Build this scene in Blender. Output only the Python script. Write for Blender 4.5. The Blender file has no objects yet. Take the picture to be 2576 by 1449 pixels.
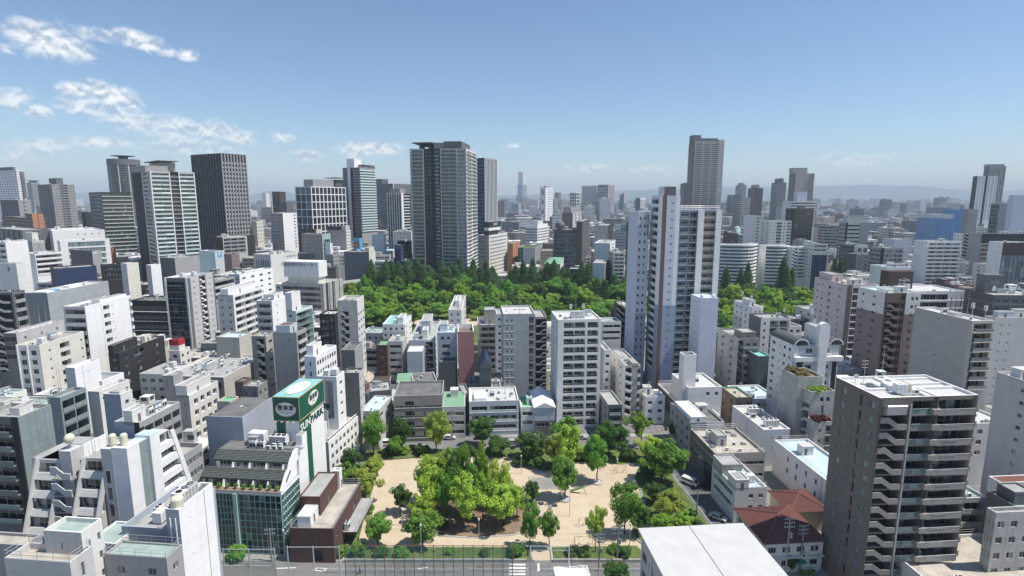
import bpy, math, random
from math import sin, cos, tan, atan, atan2, radians, sqrt, pi, hypot, floor

S = bpy.context.scene
COL = S.collection
# ---------------------------------------------------------------- camera
CX, CY, FL = 1288.0, 724.5, 1400.0        # focal length and centre for a 2576 px wide view
PITCH = radians(9.11); CP, SP = cos(PITCH), sin(PITCH)
EYE = 80.0                                 # metres above the street
cam = bpy.data.objects.new('camera', bpy.data.cameras.new('camera'))
COL.objects.link(cam)
cam.data.sensor_width = 36.0
cam.data.lens = 36.0 * FL / (2 * CX)
cam.data.clip_start, cam.data.clip_end = 1.0, 60000.0
cam.location = (0, 0, EYE)
cam.rotation_euler = (pi / 2 - PITCH, 0, 0)
S.camera = cam
# ---------------------------------------------------------------- sky and sun
SUN_EL, SUN_AZ = radians(63), radians(97)  # azimuth: clockwise from the view direction
W = bpy.data.worlds.new('World'); S.world = W; W.use_nodes = True
nt = W.node_tree; nt.nodes.clear()
def wn(t, **k):
    n = nt.nodes.new(t)
    for a, b in k.items(): setattr(n, a, b)
    return n
def wm(op, a, b=None, c=None, clamp=False):
    n = wn('ShaderNodeMath', operation=op, use_clamp=clamp)
    for i, v in enumerate((a, b, c)):
        if v is None: continue
        if isinstance(v, (int, float)): n.inputs[i].default_value = v
        else: nt.links.new(v, n.inputs[i])
    return n.outputs[0]
sky = wn('ShaderNodeTexSky', sky_type='NISHITA', sun_disc=False)
sky.sun_elevation, sky.sun_rotation = SUN_EL, SUN_AZ
sky.altitude, sky.air_density, sky.dust_density, sky.ozone_density = 0, 1.0, .2, 5.0
bg = wn('ShaderNodeBackground'); bg.inputs[1].default_value = 0.088
nt.links.new(sky.outputs[0], bg.inputs[0])
tc = wn('ShaderNodeTexCoord'); sep = wn('ShaderNodeSeparateXYZ'); nt.links.new(tc.outputs['Generated'], sep.inputs[0])
az = wm('ARCTAN2', sep.outputs[0], sep.outputs[1])
el = wm('ARCSINE', sep.outputs[2])
def cloud_noise(sx, sz, dz, detail, seed, dist=.3):
    cb = wn('ShaderNodeCombineXYZ')
    nt.links.new(wm('MULTIPLY', az, sx), cb.inputs[0])
    nt.links.new(wm('MULTIPLY', wm('ADD', el, dz), sz), cb.inputs[1]); cb.inputs[2].default_value = seed
    n = wn('ShaderNodeTexNoise'); n.inputs['Scale'].default_value = 1; n.inputs['Detail'].default_value = detail
    n.inputs['Roughness'].default_value = .55; n.inputs['Distortion'].default_value = dist
    nt.links.new(cb.outputs[0], n.inputs['Vector']); return n.outputs[0]
def bump(a0, e0, sa, se, amp, tilt=0.0):
    da = wm('SUBTRACT', az, a0); de = wm('ADD', wm('SUBTRACT', el, e0), wm('MULTIPLY', da, tilt))
    q = wm('ADD', wm('POWER', wm('DIVIDE', da, sa), 2), wm('POWER', wm('DIVIDE', de, se), 2))
    return wm('MULTIPLY', wm('EXPONENT', wm('MULTIPLY', q, -1)), amp)
# clouds: clusters of puffs (picture column, row, half width, half height, amount) turned into directions
PUFF = [(70, 84, 50, 30, 1), (115, 102, 58, 36, 1), (160, 116, 52, 32, .95), (200, 134, 45, 22, .8), (220, 84, 40, 15, .8), (275, 94, 42, 15, .8), (335, 96, 46, 18, .95), (380, 112, 42, 17, .95), (415, 130, 34, 11, .75), (472, 138, 28, 13, .9),
        (190, 228, 40, 17, 1), (240, 226, 42, 18, 1.1), (290, 240, 45, 20, 1.05), (325, 262, 34, 18, .9), (235, 268, 90, 24, .8), (305, 288, 45, 13, .75), (30, 245, 50, 30, .7), (96, 280, 30, 17, .85), (12, 122, 26, 12, .7),
        (330, 305, 70, 24, .74), (440, 322, 80, 28, .74), (545, 328, 60, 24, .82), (605, 348, 50, 18, .74), (260, 358, 80, 14, .76), (110, 368, 70, 24, .7), (480, 368, 140, 24, .66), (60, 390, 60, 16, .66),
        (708, 346, 36, 11, .72), (772, 393, 46, 15, .8), (905, 376, 58, 18, .9), (965, 376, 50, 16, .85), (1300, 366, 42, 7, .6), (1480, 424, 110, 16, .56), (1640, 430, 90, 14, .56), (2150, 402, 130, 20, .54),
        (-300, 160, 200, 60, .9), (-800, 280, 350, 60, .8), (2950, 390, 260, 24, .54), (-250, 360, 200, 26, .66)]
CL = []
for x, y, rx, ry, am in PUFF:
    u, v = (x - CX) / FL, (y - CY) / FL; fy, fz = CP - v * SP, -SP - v * CP; n_ = sqrt(u * u + fy * fy)
    CL.append((atan2(u, fy), atan(fz / n_), rx / FL * 1.1 / n_, ry / FL * 1.35 / n_, am, 0.0))
tot = None
for c in CL:
    b = bump(*c); tot = b if tot is None else wm('MAXIMUM', tot, b)
n1 = cloud_noise(48, 62, 0, 8, 7.7, .6); n2 = cloud_noise(48, 62, .007, 8, 7.7, .6)
raw = wm('ADD', tot, wm('MULTIPLY', wm('SUBTRACT', n1, .5), 1.0))
den = wm('MULTIPLY', wm('SUBTRACT', raw, .30), 1.5, clamp=True)
den = wm('MULTIPLY', wm('POWER', den, .8), wm('MULTIPLY', tot, 1.9, clamp=True), clamp=True)
lit = wm('ADD', wm('MULTIPLY', wm('SUBTRACT', n1, n2), 5.0), .62, clamp=True)
ccol = wn('ShaderNodeMix', data_type='RGBA'); nt.links.new(lit, ccol.inputs[0])
ccol.inputs[6].default_value = (.42, .50, .60, 1); ccol.inputs[7].default_value = (.95, .95, .93, 1)
cbg = wn('ShaderNodeBackground'); nt.links.new(ccol.outputs[2], cbg.inputs[0]); cbg.inputs[1].default_value = .80
mx = wn('ShaderNodeMixShader'); nt.links.new(wm('MULTIPLY', den, .9), mx.inputs[0])
nt.links.new(bg.outputs[0], mx.inputs[1]); nt.links.new(cbg.outputs[0], mx.inputs[2])
wo = wn('ShaderNodeOutputWorld'); nt.links.new(mx.outputs[0], wo.inputs[0])
W.cycles.sampling_method = 'MANUAL'; W.cycles.sample_map_resolution = 512

sun = bpy.data.objects.new('sun', bpy.data.lights.new('sun', 'SUN')); COL.objects.link(sun)
sun.data.energy, sun.data.angle, sun.data.color = 3.9, radians(.53), (1, .95, .87)
from mathutils import Vector
sd = Vector((sin(SUN_AZ) * cos(SUN_EL), cos(SUN_AZ) * cos(SUN_EL), sin(SUN_EL)))
sun.rotation_euler = sd.to_track_quat('Z', 'Y').to_euler()
S.view_settings.view_transform = 'Standard'; S.view_settings.look = 'None'
S.view_settings.exposure, S.view_settings.gamma = 0.6, 1.0
S.render.engine = 'CYCLES'
cy = S.cycles
cy.max_bounces, cy.diffuse_bounces, cy.glossy_bounces, cy.transmission_bounces = 6, 4, 2, 3
cy.transparent_max_bounces, cy.volume_bounces = 8, 0
cy.caustics_reflective = cy.caustics_refractive = False
cy.use_denoising = True

# ---------------------------------------------------------------- picture <-> place
def ray(x, y):
    u, v = (x - CX) / FL, (y - CY) / FL
    return u, CP - v * SP, -SP - v * CP
def at(x, y, D):
    ux, uy, uz = ray(x, y); t = D / uy
    return Vector((ux * t, D, EYE + uz * t))
def gnd(x, y, z=0.0):
    ux, uy, uz = ray(x, y); t = (EYE - z) / -uz
    return Vector((ux * t, uy * t, z))
def proj(p):
    dy = p[1] * CP + (EYE - p[2]) * SP
    return CX + FL * p[0] / dy, CY + FL * ((EYE - p[2]) * CP - p[1] * SP) / dy
def reach(C, d, z, x):
    """how far to go from C along d (at height z) to appear at picture column x"""
    k = x - CX; dep = C[1] * CP + (EYE - z) * SP
    den = FL * d[0] - k * d[1] * CP
    return (k * dep - FL * C[0]) / den if abs(den) > 1e-6 else -1

# ---------------------------------------------------------------- materials
MATS = {}
def newmat(name):
    m = bpy.data.materials.new(name); m.use_nodes = True
    t = m.node_tree; b = t.nodes['Principled BSDF']; MATS[name] = m
    return m, t, b
def N(t, typ, **k):
    n = t.nodes.new(typ)
    for a, b in k.items():
        if a.startswith('i_'):
            n.inputs[a[2:].replace('_', ' ')].default_value = b
        else: setattr(n, a, b)
    return n
def wall(name, col, rough=.8, var=.07, streak=.16, spec=.25, scale=.35, joints=None, metal=0.0, ribs=0.0):
    """painted or cast wall: blotches, rain streaks that run down, optional panel joints"""
    m, t, b = newmat(name); L = t.links.new
    g = N(t, 'ShaderNodeNewGeometry'); mp = N(t, 'ShaderNodeMapping'); mp.inputs['Scale'].default_value = (2.0, 2.0, .045)
    L(g.outputs['Position'], mp.inputs[0])
    n1 = N(t, 'ShaderNodeTexNoise', i_Scale=scale, i_Detail=5.0); L(g.outputs['Position'], n1.inputs['Vector'])
    n2 = N(t, 'ShaderNodeTexNoise', i_Scale=1.0, i_Detail=4.0); L(mp.outputs[0], n2.inputs['Vector'])
    r1 = N(t, 'ShaderNodeMapRange'); L(n1.outputs[0], r1.inputs[0])
    r1.inputs[1].default_value, r1.inputs[2].default_value, r1.inputs[3].default_value, r1.inputs[4].default_value = .3, .7, 1 - var, 1 + var * .4
    r2 = N(t, 'ShaderNodeMapRange'); L(n2.outputs[0], r2.inputs[0])
    r2.inputs[1].default_value, r2.inputs[2].default_value, r2.inputs[3].default_value, r2.inputs[4].default_value = .55, .8, 1.0, 1 - streak
    mu = N(t, 'ShaderNodeMath', operation='MULTIPLY'); L(r1.outputs[0], mu.inputs[0]); L(r2.outputs[0], mu.inputs[1])
    v = N(t, 'ShaderNodeVectorMath', operation='SCALE'); v.inputs[0].default_value = col[:3]; L(mu.outputs[0], v.inputs['Scale'])
    out = v.outputs[0]
    bmp = None
    if not joints and not ribs and not name.startswith('deck') and metal == 0:      # cast joints at each storey and bay
        tcn = N(t, 'ShaderNodeTexCoord'); sp = N(t, 'ShaderNodeSeparateXYZ'); L(tcn.outputs['Object'], sp.inputs[0]); hs = []
        ad = N(t, 'ShaderNodeMath', operation='ADD'); L(sp.outputs[0], ad.inputs[0]); L(sp.outputs[1], ad.inputs[1])
        for src, per, wd in ((sp.outputs[2], 3.05, .016), (ad.outputs[0], 4.3, .010)):
            dv = N(t, 'ShaderNodeMath', operation='DIVIDE'); L(src, dv.inputs[0]); dv.inputs[1].default_value = per; fr = N(t, 'ShaderNodeMath', operation='FRACT'); L(dv.outputs[0], fr.inputs[0])
            lt = N(t, 'ShaderNodeMath', operation='LESS_THAN'); L(fr.outputs[0], lt.inputs[0]); lt.inputs[1].default_value = wd; hs.append(lt.outputs[0])
        mxn = N(t, 'ShaderNodeMath', operation='MAXIMUM'); L(hs[0], mxn.inputs[0]); L(hs[1], mxn.inputs[1])
        mm = N(t, 'ShaderNodeMix', data_type='RGBA', blend_type='MULTIPLY'); L(mxn.outputs[0], mm.inputs[0]); L(out, mm.inputs[6]); mm.inputs[7].default_value = (.66, .66, .66, 1); out = mm.outputs[2]
    if joints:
        tcn = N(t, 'ShaderNodeTexCoord'); sp = N(t, 'ShaderNodeSeparateXYZ'); L(tcn.outputs['Object'], sp.inputs[0])
        ad = N(t, 'ShaderNodeMath', operation='ADD'); L(sp.outputs[0], ad.inputs[0]); L(sp.outputs[1], ad.inputs[1])
        cb = N(t, 'ShaderNodeCombineXYZ'); L(ad.outputs[0], cb.inputs[0]); L(sp.outputs[2], cb.inputs[1])
        br = N(t, 'ShaderNodeTexBrick', offset=0.0 if joints[2] == 0 else .5); L(cb.outputs[0], br.inputs['Vector'])
        br.inputs['Scale'].default_value = 1; br.inputs['Brick Width'].default_value = joints[0]; br.inputs['Row Height'].default_value = joints[1]
        br.inputs['Mortar Size'].default_value = joints[3]; br.inputs['Color1'].default_value = (1, 1, 1, 1)
        br.inputs['Color2'].default_value = (.9, .9, .9, 1); br.inputs['Mortar'].default_value = (.55, .55, .55, 1)
        mm = N(t, 'ShaderNodeMix', data_type='RGBA', blend_type='MULTIPLY'); mm.inputs[0].default_value = 1
        L(out, mm.inputs[6]); L(br.outputs['Color'], mm.inputs[7]); out = mm.outputs[2]
    if ribs:
        tcn = N(t, 'ShaderNodeTexCoord'); sp = N(t, 'ShaderNodeSeparateXYZ'); L(tcn.outputs['Object'], sp.inputs[0])
        ad = N(t, 'ShaderNodeMath', operation='ADD'); L(sp.outputs[0], ad.inputs[0]); L(sp.outputs[1], ad.inputs[1])
        fr = N(t, 'ShaderNodeMath', operation='PINGPONG'); L(ad.outputs[0], fr.inputs[0]); fr.inputs[1].default_value = ribs
        bmp = N(t, 'ShaderNodeBump', i_Strength=.8, i_Distance=.12); L(fr.outputs[0], bmp.inputs['Height'])
    L(out, b.inputs['Base Color'])
    if not bmp:
        bmp = N(t, 'ShaderNodeBump', i_Strength=.15, i_Distance=.03)
        n3 = N(t, 'ShaderNodeTexNoise', i_Scale=2.5, i_Detail=6.0); L(g.outputs['Position'], n3.inputs['Vector']); L(n3.outputs[0], bmp.inputs['Height'])
    L(bmp.outputs[0], b.inputs['Normal'])
    b.inputs['Roughness'].default_value = rough; b.inputs['Specular IOR Level'].default_value = spec; b.inputs['Metallic'].default_value = metal
    return m
def glass(name, dark, mid, light, p=(.62, .84), rough=.06, spec=.7):
    """window glass: what is behind it (dark room, blind, curtain) differs from pane to pane"""
    m, t, b = newmat(name); L = t.links.new
    oi = N(t, 'ShaderNodeObjectInfo'); g = N(t, 'ShaderNodeNewGeometry')
    ad = N(t, 'ShaderNodeMath', operation='ADD'); L(oi.outputs['Random'], ad.inputs[0]); L(g.outputs['Random Per Island'], ad.inputs[1])
    fr = N(t, 'ShaderNodeMath', operation='FRACT'); L(ad.outputs[0], fr.inputs[0])
    cr = N(t, 'ShaderNodeValToRGB'); e = cr.color_ramp; e.interpolation = 'CONSTANT'
    e.elements[0].color = (*dark, 1); e.elements[1].position = p[0]; e.elements[1].color = (*mid, 1)
    x = e.elements.new(p[1]); x.color = (*light, 1); x = e.elements.new(.3); x.color = (dark[0] * 1.7, dark[1] * 1.7, dark[2] * 1.7, 1)
    L(fr.outputs[0], cr.inputs[0]); L(cr.outputs[0], b.inputs['Base Color'])
    nz = N(t, 'ShaderNodeTexNoise', i_Scale=.25, i_Detail=1.0); L(g.outputs['Position'], nz.inputs['Vector'])
    bp = N(t, 'ShaderNodeBump', i_Strength=.05, i_Distance=.3); L(nz.outputs[0], bp.inputs['Height']); L(bp.outputs[0], b.inputs['Normal'])
    b.inputs['Roughness'].default_value = rough; b.inputs['Specular IOR Level'].default_value = spec
    return m
def plain(name, col, rough=.6, metal=0.0, spec=.4, emit=None):
    m, t, b = newmat(name); L = t.links.new
    oi = N(t, 'ShaderNodeNewGeometry'); n1 = N(t, 'ShaderNodeTexNoise', i_Scale=.9, i_Detail=4.0); L(oi.outputs['Position'], n1.inputs['Vector'])
    r1 = N(t, 'ShaderNodeMapRange'); L(n1.outputs[0], r1.inputs[0])
    r1.inputs[1].default_value, r1.inputs[2].default_value, r1.inputs[3].default_value, r1.inputs[4].default_value = .3, .7, .88, 1.05
    v = N(t, 'ShaderNodeVectorMath', operation='SCALE'); v.inputs[0].default_value = col[:3]; L(r1.outputs[0], v.inputs['Scale'])
    L(v.outputs[0], b.inputs['Base Color'])
    b.inputs['Roughness'].default_value = rough; b.inputs['Metallic'].default_value = metal; b.inputs['Specular IOR Level'].default_value = spec
    return m
for nm, c, k in [
    ('white', (0.830, 0.815, 0.790), {}), ('offw', (0.715, 0.695, 0.655), {}), ('cream', (0.718, 0.684, 0.593), {}), ('lgray', (0.545, 0.535, 0.520), {}),
    ('gray', (0.350, 0.345, 0.340), {}), ('dgray', (0.154, 0.157, 0.162), {}), ('black', (0.030, 0.031, 0.034), {'spec': .4}), ('concrete', (0.470, 0.462, 0.438), {'streak': .35, 'var': .2}),
    ('concd', (0.274, 0.268, 0.251), {'streak': .4, 'var': .25}), ('brown', (0.170, 0.125, 0.105), {}), ('dbrown', (0.085, 0.062, 0.055), {}), ('pink', (0.627, 0.536, 0.524), {}),
    ('beige', (0.524, 0.490, 0.433), {}), ('orange', (0.500, 0.250, 0.140), {}), ('redbr', (0.340, 0.140, 0.135), {}), ('brick', (0.260, 0.115, 0.085), {}),
    ('navy', (0.035, 0.055, 0.115), {}), ('bluegray', (0.390, 0.425, 0.480), {}), ('lblue', (0.600, 0.625, 0.645), {}), ('lilac', (0.600, 0.630, 0.710), {}), ('blued', (0.330, 0.380, 0.480), {}),
    ('teal', (0.360, 0.500, 0.470), {}), ('green', (0.012, 0.105, 0.065), {'rough': .45, 'spec': .4}), ('taupe', (0.115, 0.106, 0.098), {}), ('taupe2', (0.330, 0.300, 0.275), {}),
    ('tan', (0.433, 0.376, 0.296), {}), ('mauve', (0.260, 0.200, 0.190), {}), ('glassblue', (0.100, 0.270, 0.500), {'rough': .25, 'spec': .6, 'streak': .05}),
    ('white2', (0.850, 0.840, 0.825), {'var': .04, 'streak': .06}), ('stone', (0.390, 0.368, 0.335), {}), ('mint', (0.627, 0.752, 0.707), {}), ('greenroof', (0.200, 0.370, 0.240), {'rough': .5}),
    ('slate', (0.095, 0.108, 0.100), {'rough': .6}), ('redtile', (0.190, 0.082, 0.068), {'rough': .55}), ('soil', (0.130, 0.095, 0.070), {}), ('bluetarp', (0.080, 0.300, 0.620), {'rough': .4}),
    ('rust', (0.250, 0.120, 0.060), {})]:
    wall(nm, c, **k)
wall('ribwhite', (.58, .60, .68), ribs=.25, streak=.05); wall('ribgray', (.44, .48, .50), ribs=.3, streak=.1); wall('ribred', (.42, .215, .21), ribs=.3, streak=.15)
wall('ribdark', (.10, .115, .125), ribs=.25); wall('siding', (.50, .48, .44), ribs=0, joints=(3.2, .62, 1, .035))
wall('panelg', (.42, .44, .45), joints=(1.8, 3.0, 0, .03)); wall('panelgg', (.27, .32, .32), joints=(2.2, 1.4, 0, .03), rough=.5); wall('paneld', (.20, .215, .235), joints=(1.2, 8, 0, .05))
wall('tilebr', (.135, .075, .065), joints=(.4, .2, 1, .02)); wall('tilegr', (.205, .18, .16), joints=(.9, .45, 0, .02), spec=.35)
wall('tilewh', (.62, .63, .63), joints=(.9, .45, 0, .015)); wall('scaffold', (.25, .27, .29), joints=(1.8, 1.7, 0, .05))
wall('deck', (.37, .375, .36), var=.25, streak=0); wall('deckw', (.52, .52, .505), var=.08, streak=0); wall('deckd', (.16, .16, .155), var=.3, streak=0)
wall('deckg', (.33, .42, .39), var=.2, streak=0); wall('decks', (.46, .42, .36), var=.3, streak=0); wall('deckb', (.48, .60, .66), var=.12, streak=0)
wall('deckgreen', (.16, .42, .22), var=.15, streak=0); wall('deckt', (.25, .50, .48), var=.15, streak=0)
glass('glass', (.012, .016, .020), (.05, .06, .065), (.30, .30, .28)); glass('glassg', (.010, .030, .026), (.03, .07, .06), (.16, .24, .21), p=(.7, .93))
glass('glassb', (.015, .035, .06), (.04, .09, .14), (.12, .18, .24), p=(.6, .9)); glass('glassd', (.006, .008, .010), (.018, .022, .028), (.10, .11, .11), p=(.75, .95))
glass('glassl', (.10, .14, .15), (.17, .22, .23), (.32, .36, .36)); glass('railglass', (.10, .16, .15), (.14, .2, .19), (.2, .26, .25)); glass('railmint', (.42, .54, .49), (.46, .57, .52), (.5, .6, .55))
glass('railgray', (.16, .19, .19), (.2, .22, .22), (.24, .26, .26), rough=.2)
plain('alu', (.45, .46, .47), .4, .3); plain('metal', (.33, .34, .35), .45, .5); plain('whitep', (.75, .76, .76), .5); plain('steel', (.52, .53, .54), .35, .4)
plain('dark', (.03, .03, .032), .6); plain('rubber', (.02, .02, .02), .8); plain('lamp', (.8, .8, .78), .4); plain('red', (.45, .03, .04), .5); plain('gold', (.52, .42, .2), .45)
plain('signwhite', (.82, .83, .80), .5); plain('signgreen', (.02, .36, .24), .5); plain('signblue', (.04, .12, .4), .5); plain('skyblue', (.12, .42, .62), .6); plain('yellow', (.65, .48, .05), .5)
plain('bark', (.085, .065, .05), .9, spec=.1); plain('creamtank', (.66, .62, .48), .5); plain('wood', (.2, .13, .08), .8); plain('poleconc', (.30, .295, .28), .8)
M = MATS

# ---------------------------------------------------------------- mesh helpers
class MB:
    def __init__(s): s.v, s.f, s.m, s.mats = [], [], [], []
    def mi(s, name):
        if name not in s.mats: s.mats.append(name)
        return s.mats.index(name)
    def quad(s, a, b, c, d, m):
        i = len(s.v); s.v += [a, b, c, d]; s.f.append((i, i + 1, i + 2, i + 3)); s.m.append(s.mi(m))
    def poly(s, pts, m):
        i = len(s.v); s.v += pts; s.f.append(tuple(range(i, i + len(pts)))); s.m.append(s.mi(m))
    def box(s, x0, x1, y0, y1, z0, z1, m, top=None, bottom=True):
        i = len(s.v)
        s.v += [(x0, y0, z0), (x1, y0, z0), (x1, y1, z0), (x0, y1, z0), (x0, y0, z1), (x1, y0, z1), (x1, y1, z1), (x0, y1, z1)]
        k = s.mi(m); kt = s.mi(top) if top else k
        for q, mm in (((0, 1, 5, 4), k), ((1, 2, 6, 5), k), ((2, 3, 7, 6), k), ((3, 0, 4, 7), k), ((4, 5, 6, 7), kt)):
            s.f.append(tuple(i + j for j in q)); s.m.append(mm)
        if bottom: s.f.append((i + 3, i + 2, i + 1, i)); s.m.append(k)
    def prism(s, pts, axis, a, b, m, mcap=None):
        """pts: 2-D outline (counter-clockwise); axis 'x','y','z' = extrusion axis from a to b"""
        def P(p, t):
            return {'x': (t, p[0], p[1]), 'y': (p[0], t, p[1]), 'z': (p[0], p[1], t)}[axis]
        n = len(pts); i = len(s.v); s.v += [P(p, a) for p in pts] + [P(p, b) for p in pts]; k = s.mi(m); kc = s.mi(mcap) if mcap else k
        for j in range(n):
            q = (j + 1) % n; s.f.append((i + j, i + q, i + n + q, i + n + j)); s.m.append(k)
        s.f.append(tuple(i + j for j in reversed(range(n)))); s.m.append(kc); s.f.append(tuple(i + n + j for j in range(n))); s.m.append(kc)
    def tube(s, p0, p1, r0, r1, m, n=6, caps=True):
        p0, p1 = Vector(p0), Vector(p1); d = p1 - p0
        if d.length < 1e-6: return
        q = d.to_track_quat('Z', 'Y'); i = len(s.v); k = s.mi(m)
        for p, r in ((p0, r0), (p1, r1)):
            for j in range(n):
                a = 2 * pi * j / n; s.v.append(tuple(p + q @ Vector((r * cos(a), r * sin(a), 0))))
        for j in range(n):
            j2 = (j + 1) % n; s.f.append((i + j, i + j2, i + n + j2, i + n + j)); s.m.append(k)
        if caps:
            s.f.append(tuple(i + n + j for j in range(n))); s.m.append(k); s.f.append(tuple(i + j for j in reversed(range(n)))); s.m.append(k)
    def lathe(s, prof, m, n=16, c=(0, 0, 0)):
        i = len(s.v); k = s.mi(m)
        for r, z in prof:
            for j in range(n):
                a = 2 * pi * j / n; s.v.append((c[0] + r * cos(a), c[1] + r * sin(a), c[2] + z))
        for a in range(len(prof) - 1):
            for j in range(n):
                j2 = (j + 1) % n; s.f.append((i + a * n + j, i + a * n + j2, i + (a + 1) * n + j2, i + (a + 1) * n + j)); s.m.append(k)
    def add(s, geo, fn):
        """append another builder through a point transform"""
        i = len(s.v); s.v += [fn(p) for p in geo.v]; mp = [s.mi(x) for x in geo.mats]
        s.f += [tuple(i + j for j in f) for f in geo.f]; s.m += [mp[x] for x in geo.m]
    def mesh(s, name, smooth=False):
        me = bpy.data.meshes.new(name); me.from_pydata(s.v, [], s.f)
        for x in s.mats: me.materials.append(M[x])
        me.polygons.foreach_set('material_index', s.m)
        if smooth: me.polygons.foreach_set('use_smooth', [True] * len(s.f))
        me.update(); return me
def link(name, data, parent=None, loc=(0, 0, 0), rz=0.0):
    o = bpy.data.objects.new(name, data); COL.objects.link(o); o.location = loc
    if rz: o.rotation_euler = (0, 0, rz)
    if parent is not None: o.parent = parent
    return o
USED = {}
def tag(o, label, cat, group=None, kind=None):
    if label: o['label'] = label
    if cat: o['category'] = cat
    if group: o['group'] = group
    if kind: o['kind'] = kind
    return o
def empty(name, loc, rz, label, cat, group=None):
    return tag(link(name, None, None, loc, rz), label, cat, group)
CACHE = {}
def cached(key, fn, smooth=False):
    if key not in CACHE:
        g = fn(); CACHE[key] = (g, g.mesh(key[0], smooth))
    return CACHE[key]
def text_mesh(body, size, m, bold=.0, ex=.02):
    cu = bpy.data.curves.new('lettering', 'FONT'); cu.body = body; cu.size = size; cu.extrude = ex; cu.offset = bold; cu.resolution_u = 2
    cu.align_x = 'CENTER'; cu.align_y = 'CENTER'
    o = bpy.data.objects.new('lettering', cu); COL.objects.link(o)
    dg = bpy.context.evaluated_depsgraph_get(); me = bpy.data.meshes.new_from_object(o.evaluated_get(dg))
    bpy.data.objects.remove(o); bpy.data.curves.remove(cu)
    me.materials.clear(); me.materials.append(M[m]); return me
# ---------------------------------------------------------------- facades
def pane_geo(w, h, mul, gm='glass', fm='alu'):
    """one window: a frame with mullions standing proud of the glass"""
    g = MB(); t = .07
    g.quad((t, .07, t), (w - t, .07, t), (w - t, .07, h - t), (t, .07, h - t), gm) if mul == 0 else None
    if mul:
        for i in range(mul + 1):
            a, b = t + (w - 2 * t) * i / (mul + 1), t + (w - 2 * t) * (i + 1) / (mul + 1)
            g.quad((a, .07, t), (b, .07, t), (b, .07, h - t), (a, .07, h - t), gm)
    for (a, b, c, d) in ((0, w, 0, t), (0, w, h - t, h), (0, t, t, h - t), (w - t, w, t, h - t)):
        g.box(a, b, 0, .08, c, d, fm, bottom=False)
    for i in range(mul):
        x = w * (i + 1) / (mul + 1); g.box(x - .035, x + .035, .01, .08, t, h - t, fm, bottom=False)
    return g
def rail_geo(w, h, style, m, th=.14):
    """balcony front: solid parapet with coping, glass panels with rails, or bars"""
    g = MB()
    if style == 'solid':
        g.box(0, w, 0, th, 0, h - .06, m); g.box(-.02, w + .02, -.03, th + .03, h - .06, h, 'steel')
    elif style == 'glass':
        g.box(0, w, 0, th, 0, .22, m); n = max(1, round(w / 1.6))
        for i in range(n):
            a, b = w * i / n + .04, w * (i + 1) / n - .04
            g.box(a, b, .05, .08, .25, h - .09, 'railglass', bottom=False); g.box(a - .06, a - .01, .03, .1, .22, h - .06, 'alu', bottom=False)
        g.box(0, w, .01, th - .02, h - .07, h, 'steel')
    elif style == 'bars':
        g.box(0, w, 0, th, 0, .15, m); n = max(2, round(w / .45))
        for i in range(n + 1):
            x = (w - .05) * i / n; g.box(x, x + .05, .03, .08, .15, h - .05, 'alu', bottom=False)
        g.box(0, w, .01, .1, h - .05, h, 'alu')
    else:   # panel of tinted glass in a light frame; style names the glass
        g.box(0, w, 0, th, 0, .2, m); g.box(0, w, .03, .09, .24, h - .05, style); g.box(0, w, 0, th - .02, h - .06, h, 'steel')
    return g
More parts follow.
